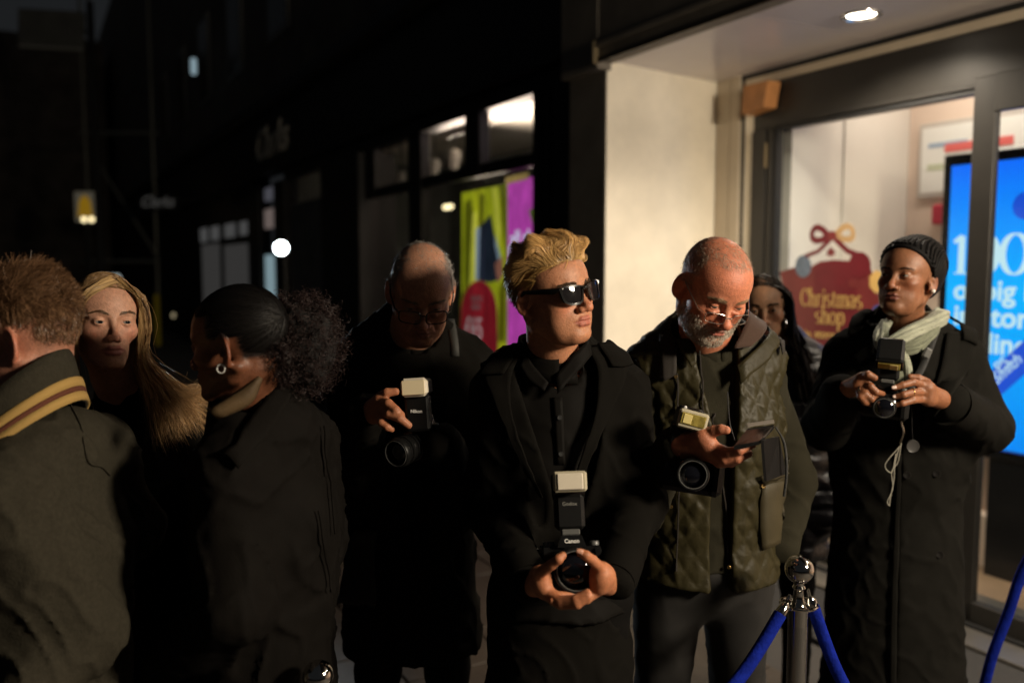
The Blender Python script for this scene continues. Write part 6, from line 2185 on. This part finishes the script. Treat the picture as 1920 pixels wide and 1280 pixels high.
# ================================================================== older man with glasses, left of centre
def glasses_man():
    yaw, pit, rol, k = 9, 30, 2, 1.0
    t = place((.0735, .0165, -.008), 843, 545, 2.20, yaw, pit, rol, k)
    cx = at(768, 720, 2.34)[0]
    T = Torso((cx, 2.34, 0), 4, .45, 1.41, chest=.125, waist=.165, hem=.55, hemw=.20, hemd=.15, seed=41, amp=.008, bulk=.01, trap=.05, slope=.055)
    P = person((cx, 2.34), 'balding older man with dark glasses looking down at a camera in the shadow')
    H = Head(t, yaw, pit, rol, k, neck=T.wld(0, .0, 1.40), fat=.003, wide=1.0, nosew=1.1, nose=1.05, lips=.85, lid=.0022, ears=1.12, bags=1, long=1.04)
    def hairm(V):
        ax = np.abs(V[:, 0]); z, y = V[:, 2], V[:, 1]
        side = sstep(y, -.045, -.03) * sstep(z, .004, .018) * sstep(ax, .046, .058)
        back = sstep(y, .03, .045) * sstep(z, -.05, -.035)
        top = sstep(z, .09, .10) * .12
        return np.clip(np.maximum(np.maximum(side, back), top), 0, 1) * (z > -.055)
    def extra(V, col):
        h = (hairm(V) * .5)[:, None]
        return col * (1 - h) + np.array([.10, .075, .055]) * h
    V, Q, col = H.build((.40, .195, .12), (.33, .14, .10), h=.0026, extra=extra)
    Yh = 1.98
    q = lambda x, y, dy=0.0: at(x, y, Yh + dy)
    sk = np.array((.38, .15, .075))
    fg = [([q(716, 752, .0), q(728, 756, -.03), q(742, 768, -.04), q(752, 777, -.035)], [.0112, .0105, .0095, .0085]),
          ([q(712, 768, .0), q(730, 776, -.035), q(750, 784, -.045), q(766, 797, -.04)], [.0112, .0105, .0098, .0085]),
          ([q(708, 780, .0), q(716, 792, -.03), q(726, 800, -.035), q(734, 804, -.03)], [.0105, .0098, .0090, .0080]),
          ([q(714, 744, .02), q(726, 736, .0), q(742, 734, .0)], [.0125, .0110, .0090])]
    pm = [(q(690, 775, .06), q(714, 752, .01), .026, .02), (q(690, 780, .06), q(708, 778, .01), .025, .019)]
    f1, l1, h1 = hand_sdf(fg, pm)
    v, qq = polygonize(f1, l1, h1, .0028)
    er, wr = at(690, 930, 2.24), q(684, 782, .07)
    el, wl = at(862, 930, 2.26), at(830, 835, 2.02)
    sr, sl_ = T.wld(-.165, .015, 1.32), T.wld(.165, .015, 1.32)
    body_mesh(P, [(H.wld(V), Q, col), (v, qq, np.tile(sk, (len(v), 1))), simple_body(T, [(sr, er, wr), (sl_, el, wl)], sk, .035)], skin_mat('skin_fair'))
    H.eyes(P, gaze=(0, 25))
    fuzz(H, V, hairm, 5200, .016, P, np.array([.22, .20, .18]), 'hair', w=.0010, flow=(0, .5, -.6), lift=.3, seed=6)
    H.brows(240, (.15, .12, .09), P, m_hair, ln=.010)
    glasses(H, P, w=.026, h=.0165, rr=.0016, col=(.012, .011, .010), y0=-.1065, z0=-.014)
    T.arm([sr, er, wr], (.066, .066, .050)).arm([sl_, el, wl], (.066, .066, .050))
    T.build('jacket', m_blackcoat, P, .009, opening(T, H, .066))
    v, ff = band(H, H.wld(H.nb)[2] - .02, H.wld(H.nb)[2] + .055, .090, .076, front=.01, th=.008)
    obj('jacket_collar', mesh(v, ff), m_blackcoat, P)
    pp = hits(T.sdf, [(843, 600), (848, 622), (852, 645), (853, 668)], .004, fall=2.3)
    G = np.stack([pp + np.array([-.011, 0, 0]), pp + np.array([.011, 0, 0])], 1)
    v, ff = sheet(G, .003)
    obj('shoulder_strap', mesh(v, ff), mat('grey_webbing', (.025, .025, .022), rough=.7), P)
    m_scf = mat('dark_fringed_scarf', (.016, .0135, .011), rough=.9, bump=.5, bscale=120, bdist=.004)
    v, ff = patch(T.sdf, [(668, 985), (655, 1060), (638, 1128)], [(706, 985), (706, 1060), (708, 1130)], 14, 8, off=.014, th=.006, fall=2.2)
    obj('scarf_end', mesh(v, ff), m_scf, P)
    for i in range(16):
        x0 = 639 + i * 4.5
        MB().tube([hit(T.sdf, x0, 1126, off=.014, fall=2.2), hit(T.sdf, x0 - 1 + 2 * random.random(), 1137, off=.013, fall=2.2)], .0016, 5).build('fringe', m_scf, P)
    legs(T, 'trousers', m_trouser, P, .82, sp=.1, r=.09)
    fw = np.array([-1.0, -.25, -.05])
    K, L, R = dslr('camera', at(790, 822, 2.06), np.array([-.55, -1, -.1]), (0, 0, 1), 'dark camera with pale flash diffuser held by the balding man in glasses', lens_len=.08, lens_r=.035, brand=None, flash=None)
    F = empty('speedlight'); F.parent = K; F.location = (0, 0, 0)
    c = at(777, 726, 1.99)
    Rt = Rot(-4, -6, -4)
    MB().bbox(c, (.064, .030, .044), Rt, .009).build('diffuser_cap', m_diff, F, smooth=True)
    MB().bbox(c + Rt @ np.array([0, -.0155, 0]), (.054, .003, .034), Rt, .001).build('diffuser_face', mat('diffuser_face', (.70, .60, .40), rough=.4), F)
    MB().bbox(c + Rt @ np.array([.002, .045, 0]), (.056, .075, .038), Rt, .006).build('flash_head', m_cam, F, smooth=True)
    MB().bbox(c + Rt @ np.array([.001, .030, -.062]), (.058, .045, .085), Rt, .006).build('flash_base', m_cam, F, smooth=True)
    obj('lettering', text_mesh('Nikon', .011, c + Rt @ np.array([0, .0060, -.060]), (1, 0, 0), (0, 0, 1), .0006, align='CENTER', bold=.0002), m_print, F, smooth=False)

# ================================================================== man at the left edge
def left_man():
    yaw, pit, rol, k = -90, 2, 0, .98
    t = place((.0735, .0165, -.008), 24, 646, 1.59, yaw, pit, rol, k)
    cx = at(76, 760, 1.64)[0]
    T = Torso((cx, 1.64, 0), -95, .43, 1.265, chest=.12, waist=.15, hem=.62, hemw=.17, hemd=.14, seed=51, amp=.008, bulk=.008, trap=.0, slope=.03)
    P = person((cx, 1.64), 'man seen from behind in grey-olive wool jacket with yellow striped collar')
    H = Head(t, yaw, pit, rol, k, neck=T.wld(0, -.045, 1.35), ears=1.02, neckr=.06, jaw=1.02)
    def hairm(V):
        z, y = V[:, 2], V[:, 1]; ax = np.abs(V[:, 0])
        top = sstep(z, .055, .065) * sstep(y, -.075, -.06)
        side = sstep(y, -.03, -.01) * sstep(z, .012, .05) * .8
        back = sstep(y, .045, .065) * sstep(z, -.055, .02)
        return np.clip(np.maximum(np.maximum(top, side), back), 0, 1) * (z > -.06)
    def extra(V, col):
        h = (hairm(V) * .6)[:, None]
        return col * (1 - h) + np.array([.09, .050, .026]) * h
    V, Q, col = H.build((.46, .205, .13), (.4, .16, .12), h=.0026, extra=extra)
    sr, sl_ = T.wld(-.16, .01, 1.22), T.wld(.16, .02, 1.22)
    el, wl = at(150, 1190, 1.55), at(30, 1330, 1.42)
    er, wr = T.wld(-.21, .05, 1.05), T.wld(-.15, -.18, .92)
    sk = np.array((.42, .17, .09))
    hd = []
    for w_, e_ in ((wl, el), (wr, er)):
        d = (w_ - e_) / np.linalg.norm(w_ - e_); sd = np.cross(d, [0, 0, 1]); sd /= np.linalg.norm(sd)
        fi = [([w_ + d * .05 + sd * o, w_ + d * .09 + sd * o * 1.1 + np.array([0, 0, -.01]), w_ + d * .115 + sd * o + np.array([0, 0, -.035])], [.011, .010, .008]) for o in (-.03, -.01, .01, .03)]
        fi.append(([w_ + d * .02 + sd * .03, w_ + d * .05 + sd * .05, w_ + d * .075 + sd * .045], [.012, .011, .009]))
        f, l, h = hand_sdf(fi, [(w_ - d * .03, w_ + d * .05 + sd * .02, .024, .018), (w_ - d * .03, w_ + d * .05 - sd * .02, .024, .018)])
        v, qq = polygonize(f, l, h, .004)
        hd.append((v, qq, np.tile(sk, (len(v), 1))))
    body_mesh(P, [(H.wld(V), Q, col)] + hd + [simple_body(T, [(sr, er, wr), (sl_, el, wl)], sk, .035)], skin_mat('skin_fair'))
    H.eyes(P)
    rng = np.random.default_rng(9)
    mk = lambda V: hairm(V) ** .7
    r = H.scalp(15000, mk, rng)
    topn = sstep(r[:, 2], .03, .09) * (.35 + .65 * sstep(-r[:, 1], -.075, -.01))
    L = .003 + .046 * topn + rng.uniform(0, .004, len(r)) + .008 * sstep(r[:, 2], .0, .06)
    cl_ = vnoise(r, 60, 3)[:, None] * np.array([.7, .5, .4]) + vnoise(r, 130, 8)[:, None] * np.array([.5, .4, .3])
    S, O = H.grow(r, lambda p: np.stack([0 * p[:, 0], .5 + 0 * p[:, 0], .25 - 1.05 * sstep(-p[:, 2], -.095, -.02)], 1) + cl_, L, 5, lift=.20 + .75 * topn + .25 * vnoise(r, 70, 5), keep=.0008, noise=.25, rng=rng, bulk=.002)
    tone = np.clip(.55 + .5 * vnoise(r, 90, 7) + rng.normal(size=len(r)) * .2, 0, 1)[:, None]
    cc = np.array([.075, .038, .018]) + tone * np.array([.17, .095, .05])
    hair_obj('hair', H.wld(S), .0010, m_hair, P, cc[:, None] * np.linspace(.6, 1.15, 6)[None, :, None], O @ H.R.T, .5)
    m_j = mat('grey_olive_wool', (.036, .032, .023), rough=.95, bump=.5, bscale=260, bdist=.003, spec=.05, var=.18, vscale=120)
    T.arm([sr, er, wr], (.068, .068, .05)).arm([sl_, el, wl], (.072, .072, .055))
    T.build('jacket', m_j, P, .0075, opening(T, H, .072))
    # tall ribbed collar with yellow and rust stripes, rising towards the nape
    nb = H.wld(H.nb)
    n = 64
    bk = T.R @ np.array([0, 1, 0]); b0 = math.atan2(bk[1], bk[0])
    prof = [(0.0, .112), (.25, .106), (.42, .102), (.58, .099), (.62, .0985), (.78, .095), (1.0, .090)]
    def ring(u, r, t):
        bkf = (1 + cos(t - b0)) / 2
        z0 = 1.360 - .190 * (1 - bkf)
        z1 = 1.462 - .175 * (1 - bkf)
        r = r + .004 + .018 * (1 - bkf)
        return np.array([nb[0] + r * cos(t), nb[1] + r * sin(t), z0 + (z1 - z0) * u])
    def strip(name, us, m, off=.0):
        G = np.zeros((n, len(us), 3))
        for i, t in enumerate(np.linspace(b0 - pi * .94, b0 + pi * .94, n)):
            for j, u in enumerate(us):
                r = np.interp(u, [p[0] for p in prof], [p[1] for p in prof]) + off
                G[i, j] = ring(u, r, t)
        v, ff = sheet(G, .007)
        obj(name, mesh(v, ff), m, P)
    strip('collar', [0, .2, .4, .6, .8, 1.0], m_j)
    m_y = mat('yellow_rib', (.40, .25, .075), rough=.85, bump=.6, bscale=300, bdist=.002)
    m_r = mat('rust_rib', (.105, .030, .014), rough=.85, bump=.6, bscale=300, bdist=.002)
    strip('collar_stripe', [.02, .10, .19], m_y, .005)
    strip('collar_stripe', [.19, .24, .29], m_r, .0049)
    strip('collar_stripe', [.29, .38, .47], m_y, .005)
    pp = hits(T.sdf, [tuple(x[:2]) for x in spline([(128, 752, 0), (152, 800, 0), (164, 862, 0), (190, 875, 0), (205, 890, 0)], 22)], .0015, fall=1.55)
    MB().tube(pp, .0022, 6).build('shoulder_seam', m_j, P, smooth=True)
    legs(T, 'trousers', m_trouser, P, .80, sp=.1, r=.09)

# ================================================================== blonde woman
def blonde_woman():
    yaw, pit, rol, k = 38, -2, 3, .96
    Y = 2.02
    t = place((0, -.09, .0), 214, 603, Y - .09, yaw, pit, rol, k)
    cx = at(236, 800, 2.1)[0]
    T = Torso((cx, 2.10, 0), 20, .38, 1.225, chest=.11, waist=.13, hem=.5, hemw=.18, hemd=.14, seed=61, amp=.007, bulk=.006, trap=.03, slope=.035)
    P = person((cx, 2.10), 'woman with long blonde hair in a black high-neck top behind the striped collar')
    H = Head(t, yaw, pit, rol, k, neck=T.wld(0, .0, 1.265), wide=.96, jaw=.88, nose=.80, nosew=.84, lips=1.05, chin=.88, brow=.7, lid=.0028, neckr=.048)
    V, Q, col = H.build((.50, .265, .175), (.36, .13, .11), h=.0027)
    sk = np.array((.45, .22, .13))
    sr, sl_ = T.wld(-.14, .015, 1.175), T.wld(.14, .015, 1.175)
    er, wr = T.wld(-.19, .03, .98), T.wld(-.15, -.12, .80)
    el, wl = T.wld(.19, .03, .98), T.wld(.15, -.12, .80)
    body_mesh(P, [(H.wld(V), Q, col), simple_body(T, [(sr, er, wr), (sl_, el, wl)], sk, .03)], skin_mat('skin_fair'))
    H.eyes(P, iris=(.02, .025, .028), gaze=(8, 0))
    H.brows(300, (.09, .05, .025), P, m_hair, w=.0009, thick=.8, arch=.002)
    T.arm([sr, er, wr], (.056, .052, .042)).arm([sl_, el, wl], (.056, .052, .042))
    T.build('black_top', m_blackcoat, P, .010, opening(T, H, .052))
    v, ff = band(H, H.wld(H.nb)[2] - .01, H.wld(H.nb)[2] + .085, .072, .062, front=.012, th=.006)
    obj('high_collar', mesh(v, ff), m_blackcoat, P)
    # long parted hair
    rng = np.random.default_rng(12)
    mk = lambda V: ((V[:, 2] > .035) & ((V[:, 2] > .075) | (V[:, 1] > -.02 - .0) | (np.abs(V[:, 0]) > .058)) & (V[:, 1] > -.075)) * 1.0
    n = 5200
    r = H.scalp(n, mk, rng)
    part = .012
    side = np.where(r[:, 0] + rng.normal(size=n) * .006 > part, 1.0, -1.0)
    u = rng.uniform(0, 1, n)
    fb = np.clip((r[:, 1] + .07) / .17, 0, 1) + rng.normal(size=n) * .05   # front .. back
    clump = vnoise(np.stack([fb * 3, side, r[:, 2] * 20], 1), 3, 4)
    W0 = r
    W1 = np.stack([side * (.056 + .024 * u) + .008 * clump, -.055 + .12 * fb, .058 + .012 * clump], 1)
    W2 = np.stack([side * (.079 + .016 * u), -.040 + .11 * fb, -.02 + .0 * u], 1)
    W3 = np.stack([side * (.076 + .022 * u + .010 * clump), -.018 + .09 * fb, -.10 + .02 * (u - .5)], 1)
    endx = np.where(side > 0, .10 + .085 * u + .02 * clump, -(.07 + .05 * u))
    W4 = np.stack([endx, -.045 + .06 * fb + .02 * clump, -.175 + .02 * clump], 1)
    W5 = np.stack([np.where(side > 0, endx + .02 + .04 * u, endx) + rng.normal(size=n) * .012, -.055 + .05 * fb, -.20 - .13 * rng.uniform(0, 1, n) ** 1.5 + .05 * u * (side > 0)], 1)
    S = hair_paths(np.stack([W0, W1, W2, W3, W4, W5], 1), 16)
    S = S + (.002 + .011 * np.linspace(0, 1, 16) ** 1.5)[None, :, None] * np.sin(np.linspace(0, 11, 16)[None, :, None] + clump[:, None, None] * 7 + np.array([0, 2, 4])[None, None])
    S = push_out(S, H.sdf, .003)
    Sw = push_out(H.wld(S), T.sdf, .006)
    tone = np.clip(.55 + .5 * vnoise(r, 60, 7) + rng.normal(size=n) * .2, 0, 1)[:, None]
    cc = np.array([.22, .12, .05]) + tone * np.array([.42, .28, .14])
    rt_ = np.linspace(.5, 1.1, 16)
    ctr = H.wld(np.array([0, .02, -.03]))
    O = Sw - ctr
    O /= np.linalg.norm(O, axis=-1, keepdims=True)
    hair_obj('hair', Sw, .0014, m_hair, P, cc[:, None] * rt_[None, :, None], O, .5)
    # loose strands framing the face
    nf = 320
    sd = rng.choice([-1.0, 1.0], nf); uf = rng.uniform(0, 1, nf)
    F0 = np.stack([part + sd * .012 * uf, -.062 + .03 * uf, .092 + .012 * uf], 1)
    Wf = [F0, np.stack([sd * (.040 + .014 * uf), -.080 + .01 * uf, .070 + 0 * uf], 1), np.stack([sd * (.062 + .012 * uf), -.066 + .012 * uf, .030 + 0 * uf], 1),
          np.stack([sd * (.068 + .014 * uf), -.052 + .012 * uf, -.04 + 0 * uf], 1), np.stack([sd * (.066 + .02 * uf), -.050 + .02 * uf, -.11 + .02 * uf], 1), np.stack([sd * (.075 + .03 * uf), -.055 + .02 * uf, -.19 + .05 * uf], 1)]
    Sl = hair_paths(np.stack(Wf, 1), 16) + .004 * np.sin(np.linspace(0, 8, 16)[None, :, None] + uf[:, None, None] * 9 + np.array([0, 2, 4])[None, None])
    Sl = push_out(push_out(Sl, H.skull, .004), H.sdf, .003)
    hair_obj('face_framing_hair', H.wld(Sl), .0013, m_hair, P, np.array([.5, .33, .15]) * rng.uniform(.6, 1.2, (nf, 1)))
    fi = rng.choice(n, 160)
    Sf = Sw[fi] + (np.linspace(0, 1, 16) ** 1.3)[None, :, None] * rng.normal(size=(160, 1, 3)) * .022
    hair_obj('stray_hair', Sf, .0006, m_hair, P, cc[fi])
    legs(T, 'trousers', m_trouser, P, .72, sp=.09, r=.08, hipw=.15)

# ================================================================== woman with the curly ponytail
def curly_woman():
    yaw, pit, rol, k = -104, 6, 0, .97
    t = place((.0735, .0165, -.008), 424, 655, 1.63, yaw, pit, rol, k)
    cx = at(492, 860, 1.78)[0]
    T = Torso((cx, 1.78, 0), -104, .42, 1.265, chest=.125, waist=.15, hem=.5, hemw=.19, hemd=.155, seed=71, amp=.009, bulk=.008, trap=.03, slope=.04)
    P = person((cx, 1.78), 'woman with a curly black ponytail and small hoop earring turned away to the left')
    H = Head(t, yaw, pit, rol, k, neck=T.wld(0, -.02, 1.30), nosew=1.15, lips=1.2, nose=.9, jaw=.95, neckr=.05)
    def hairm(V):
        z, y = V[:, 2], V[:, 1]; ax = np.abs(V[:, 0])
        top = sstep(z, .055, .065) * sstep(y, -.08, -.065)
        side = sstep(y, -.035, -.02) * sstep(z, .008, .02)
        back = sstep(y, .03, .045) * sstep(z, -.036, -.026)
        return np.clip(np.maximum(np.maximum(top, side), back), 0, 1) * (z > -.06)
    def extra(V, col):
        h = (hairm(V) * .96)[:, None]
        return col * (1 - h) + np.array([.006, .005, .005]) * h
    V, Q, col = H.build((.155, .058, .028), (.13, .045, .03), h=.0028, extra=extra)
    sk = np.array((.16, .06, .03))
    sr, sl_ = T.wld(-.15, .015, 1.195), T.wld(.15, .015, 1.195)
    er, wr = T.wld(-.2, .03, .97), T.wld(-.14, -.16, .86)
    el, wl = T.wld(.2, .05, .97), T.wld(.15, -.14, .82)
    body_mesh(P, [(H.wld(V), Q, col), simple_body(T, [(sr, er, wr), (sl_, el, wl)], sk, .03)], skin_mat('skin_deep_brown'))
    H.eyes(P)
    rng = np.random.default_rng(15)
    mk = lambda V: (hairm(V) > .5) * 1.0
    n = 4200
    r = H.scalp(n, mk, rng)
    tail = np.array([0, .108, .045])
    def fl_(p):
        d = tail - p
        return d / (np.linalg.norm(d, axis=1, keepdims=True) + 1e-9)
    L = np.clip(np.linalg.norm(tail - r, axis=1) * 1.05, .01, .16)
    S, O = H.grow(r, fl_, L, 8, lift=.05, keep=.002, noise=.06, rng=rng, bulk=.002)
    cc = np.array([.004, .0033, .003]) * rng.uniform(.6, 1.5, (n, 1))
    hair_obj('slicked_hair', H.wld(S), .0016, m_hair_dark, P, cc, O @ H.R.T, .3)
    # the puff: thousands of small corkscrew curls
    c = H.loc(at(588, 640, 1.80))
    cw = at(568, 646, 1.78)
    n = 4200
    d = rng.normal(size=(n, 3)); d /= np.linalg.norm(d, axis=1, keepdims=True)
    rad_ = np.array([.092, .092, .118])
    lump = 1 + .10 * vnoise(d, 2.2, 5) + .06 * vnoise(d, 5, 6)
    rr = rng.uniform(0, 1, n) ** .45
    st = cw + d * rad_ * (rr * lump)[:, None] * .92
    m_ = 12
    ax = d + rng.normal(size=(n, 3)) * .9
    ax /= np.linalg.norm(ax, axis=1, keepdims=True)
    e1 = np.cross(ax, rng.normal(size=(n, 3))); e1 /= np.linalg.norm(e1, axis=1, keepdims=True)
    e2 = np.cross(ax, e1)
    tt = np.linspace(0, 1, m_)[None, :, None]
    ph = rng.uniform(0, 6.28, (n, 1, 1))
    turns = rng.uniform(1.2, 2.6, (n, 1, 1)) * 6.28
    cr = rng.uniform(.003, .0075, (n, 1, 1))
    ln = rng.uniform(.014, .034, (n, 1, 1))
    S = st[:, None] + ax[:, None] * ln * tt + cr * (np.cos(ph + turns * tt) * e1[:, None] + np.sin(ph + turns * tt) * e2[:, None])
    cc = np.array([.020, .012, .011]) * rng.uniform(.5, 1.7, (n, 1))
    ix = rng.choice(n, 1500)
    jn = at(532, 668, 1.70) + (S[ix] - cw) * np.array([.42, .6, .55])
    S = np.concatenate([S, jn]); cc = np.concatenate([cc, cc[ix] * .8])
    hair_obj('curly_ponytail', S, .0013, m_hair_dark, P, cc)
    core = lambda p: ell(p, cw, rad_ * .74) + .010 * vnoise(p, 45, 3) + .006 * vnoise(p, 110, 4)
    v, qq = polygonize(core, cw - rad_ * 1.1, cw + rad_ * 1.1, .006)
    obj('ponytail_core', mesh(v, qq), mat('black_hair_mass', (.006, .005, .005), rough=.9), P)
    # stray curls along the crown
    pe = H.wld(np.array([.084, .006, -.041]))
    aa = np.linspace(-1.9, 4.1, 26)
    MB().tube([pe + np.array([.0075 * sin(a), 0.002, -.0075 - .0085 * cos(a) + .004]) for a in aa], .0016, 8).build('hoop_earring', mat('silver', (.9, .87, .82), rough=.35, metal=.4), P, smooth=True)
    T.arm([sr, er, wr], (.064, .06, .048)).arm([sl_, el, wl], (.066, .066, .05))
    m_c = mat('brown_black_cotton', (.0062, .0053, .0045), rough=.8, bump=.35, bscale=200, bdist=.002, spec=.06, var=.15, vscale=12)
    T.build('coat', m_c, P, .0085, opening(T, H, .064))
    f = T.sdf
    v, ff = band(H, H.wld(H.nb)[2] - .02, H.wld(H.nb)[2] + .098, .096, .078, front=.02, th=.008)
    obj('collar_stand', mesh(v, ff), m_c, P)
    m_t = mat('tan_lining', (.085, .052, .021), rough=.7, bump=.4, bscale=220, bdist=.002, var=.3, vscale=14)
    ff0 = lambda p: np.minimum(f(p), H.world_sdf(p))
    G = np.zeros((9, 6, 3))
    Lp = spline([(486, 706, 0), (440, 737, 0), (390, 769, 0)], 9); Rp = spline([(491, 709, 0), (470, 755, 0), (408, 786, 0)], 9)
    for i in range(9):
        for j in range(6):
            u = j / 5
            G[i, j] = at(*(Lp[i, :2] * (1 - u) + Rp[i, :2] * u), 1.640 - .004 * i - .022 * sin(pi * (.25 + .6 * u)))
    v, ff = sheet(G, .005)
    obj('collar_lining', mesh(v, ff), m_t, P)
    v, ff = patch(f, [(520, 720), (470, 790), (425, 850)], [(550, 735), (510, 800), (440, 880)], 12, 6, off=.014, th=.006, fall=1.65)
    obj('collar_fall', mesh(v, ff), m_c, P)
    for pts in ([(512, 722), (470, 790), (440, 845)], [(600, 800), (612, 900), (620, 1000)], [(590, 960), (608, 1060), (612, 1110)]):
        pp = hits(f, [tuple(x[:2]) for x in spline([(*p, 0) for p in pts], 16)], .010, fall=1.65)
        MB().tube(pp, .0022, 6).build('seam', m_c, P, smooth=True)
    legs(T, 'trousers', m_trouser, P, .72, sp=.09, r=.085, hipw=.15)

# ================================================================== woman half hidden behind the vest man
def hidden_woman():
    yaw, pit, rol, k = -18, 4, -4, .96
    Y = 2.95
    t = place((0, -.09, 0), 1432, 583, Y - .09, yaw, pit, rol, k)
    cx = at(1462, 700, 3.0)[0]
    T = Torso((cx, 3.02, 0), -10, .40, 1.30, chest=.13, waist=.16, hem=.6, hemw=.18, hemd=.15, seed=81, amp=.006, bulk=.015, trap=.04, slope=.05)
    P = person((cx, 3.02), 'woman with long dark hair half hidden behind the man in the vest')
    H = Head(t, yaw, pit, rol, k, neck=T.wld(-.02, .0, 1.30), wide=.98, jaw=.95, nose=.85, nosew=1.05, lips=1.1, lid=.0036, brow=.75, neckr=.048)
    V, Q, col = H.build((.44, .235, .135), (.34, .12, .09), h=.0034)
    sk = np.array((.42, .2, .11))
    sr, sl_ = T.wld(-.15, .015, 1.22), T.wld(.15, .015, 1.22)
    er, wr = T.wld(-.2, .03, .97), T.wld(-.14, -.12, .80)
    el, wl = T.wld(.2, .03, .97), T.wld(.16, -.08, .76)
    body_mesh(P, [(H.wld(V), Q, col), simple_body(T, [(sr, er, wr), (sl_, el, wl)], sk, .035)], skin_mat('skin_fair'))
    H.eyes(P)
    H.brows(200, (.02, .013, .009), P, m_hair_dark, w=.0011)
    rng = np.random.default_rng(22)
    mk = lambda V: ((V[:, 2] > .03) & ((V[:, 2] > .078) | (V[:, 1] > -.02) | (np.abs(V[:, 0]) > .06)) & (V[:, 1] > -.07)) * 1.0
    n = 3200
    r = H.scalp(n, mk, rng)
    side = np.where(r[:, 0] + rng.normal(size=n) * .006 > -.01, 1.0, -1.0)
    u = rng.uniform(0, 1, n); fb = np.clip((r[:, 1] + .07) / .17, 0, 1)
    clump = vnoise(np.stack([fb * 3, side, r[:, 2] * 20], 1), 3, 4)
    Wp = [r, np.stack([side * (.066 + .02 * u), -.05 + .12 * fb, .05 + 0 * u], 1), np.stack([side * (.080 + .018 * u), -.035 + .11 * fb, -.02 + 0 * u], 1),
          np.stack([side * (.080 + .026 * u + .01 * clump), -.02 + .1 * fb, -.11 + 0 * u], 1),
          np.stack([side * (.09 + .05 * u), -.06 + .1 * fb, -.20 + .02 * clump], 1), np.stack([side * (.10 + .07 * u), -.08 + .1 * fb, -.30 - .05 * rng.uniform(0, 1, n)], 1)]
    S = hair_paths(np.stack(Wp, 1), 14)
    S = S + .006 * np.sin(np.linspace(0, 10, 14)[None, :, None] + clump[:, None, None] * 6 + np.array([0, 2, 4])[None, None])
    S = push_out(S, H.sdf, .003)
    Sw = push_out(H.wld(S), T.sdf, .006)
    cc = np.array([.022, .015, .011]) * rng.uniform(.5, 1.8, (n, 1))
    O = Sw - H.wld(np.array([0, .02, -.03])); O /= np.linalg.norm(O, axis=-1, keepdims=True)
    hair_obj('hair', Sw, .0022, m_hair_dark, P, cc, O, .5)
    T.arm([sr, er, wr], (.07, .066, .05)).arm([sl_, el, wl], (.072, .068, .05))
    # puffer ridges
    T.extra.append(lambda p, d: d - .008 * np.abs(np.sin(p[..., 2] * 48)))
    T.build('puffer_jacket', mat('black_nylon', (.012, .011, .013), rough=.35, bump=.4, bscale=60, bdist=.006), P, .010, opening(T, H, .055))
    v, ff = band(H, H.wld(H.nb)[2] - .01, H.wld(H.nb)[2] + .06, .085, .075, front=.01, th=.01)
    obj('jacket_collar', mesh(v, ff), MATS['black_nylon'], P)
    legs(T, 'trousers', m_trouser, P, .74, sp=.09, r=.08, hipw=.15)
import time as _time
for fn in (central_man, vest_man, coat_woman, glasses_man, left_man, blonde_woman, curly_woman, hidden_woman):
    _t0 = _time.time()
    fn()
    print('BUILT', fn.__name__, round(_time.time() - _t0, 1))
bc = at(1072, 1056, 1.72)
fwd = at(1080, 1082, 1.5) - at(1066, 1070, 1.66); fwd /= np.linalg.norm(fwd)
dslr('camera', bc, fwd, (-.03, 0, 1), 'black camera with tall flash held low by the blond man in sunglasses', lens_len=.075, lens_r=.044, flash=(2, .070, .042, 'panel', 'Godox'))
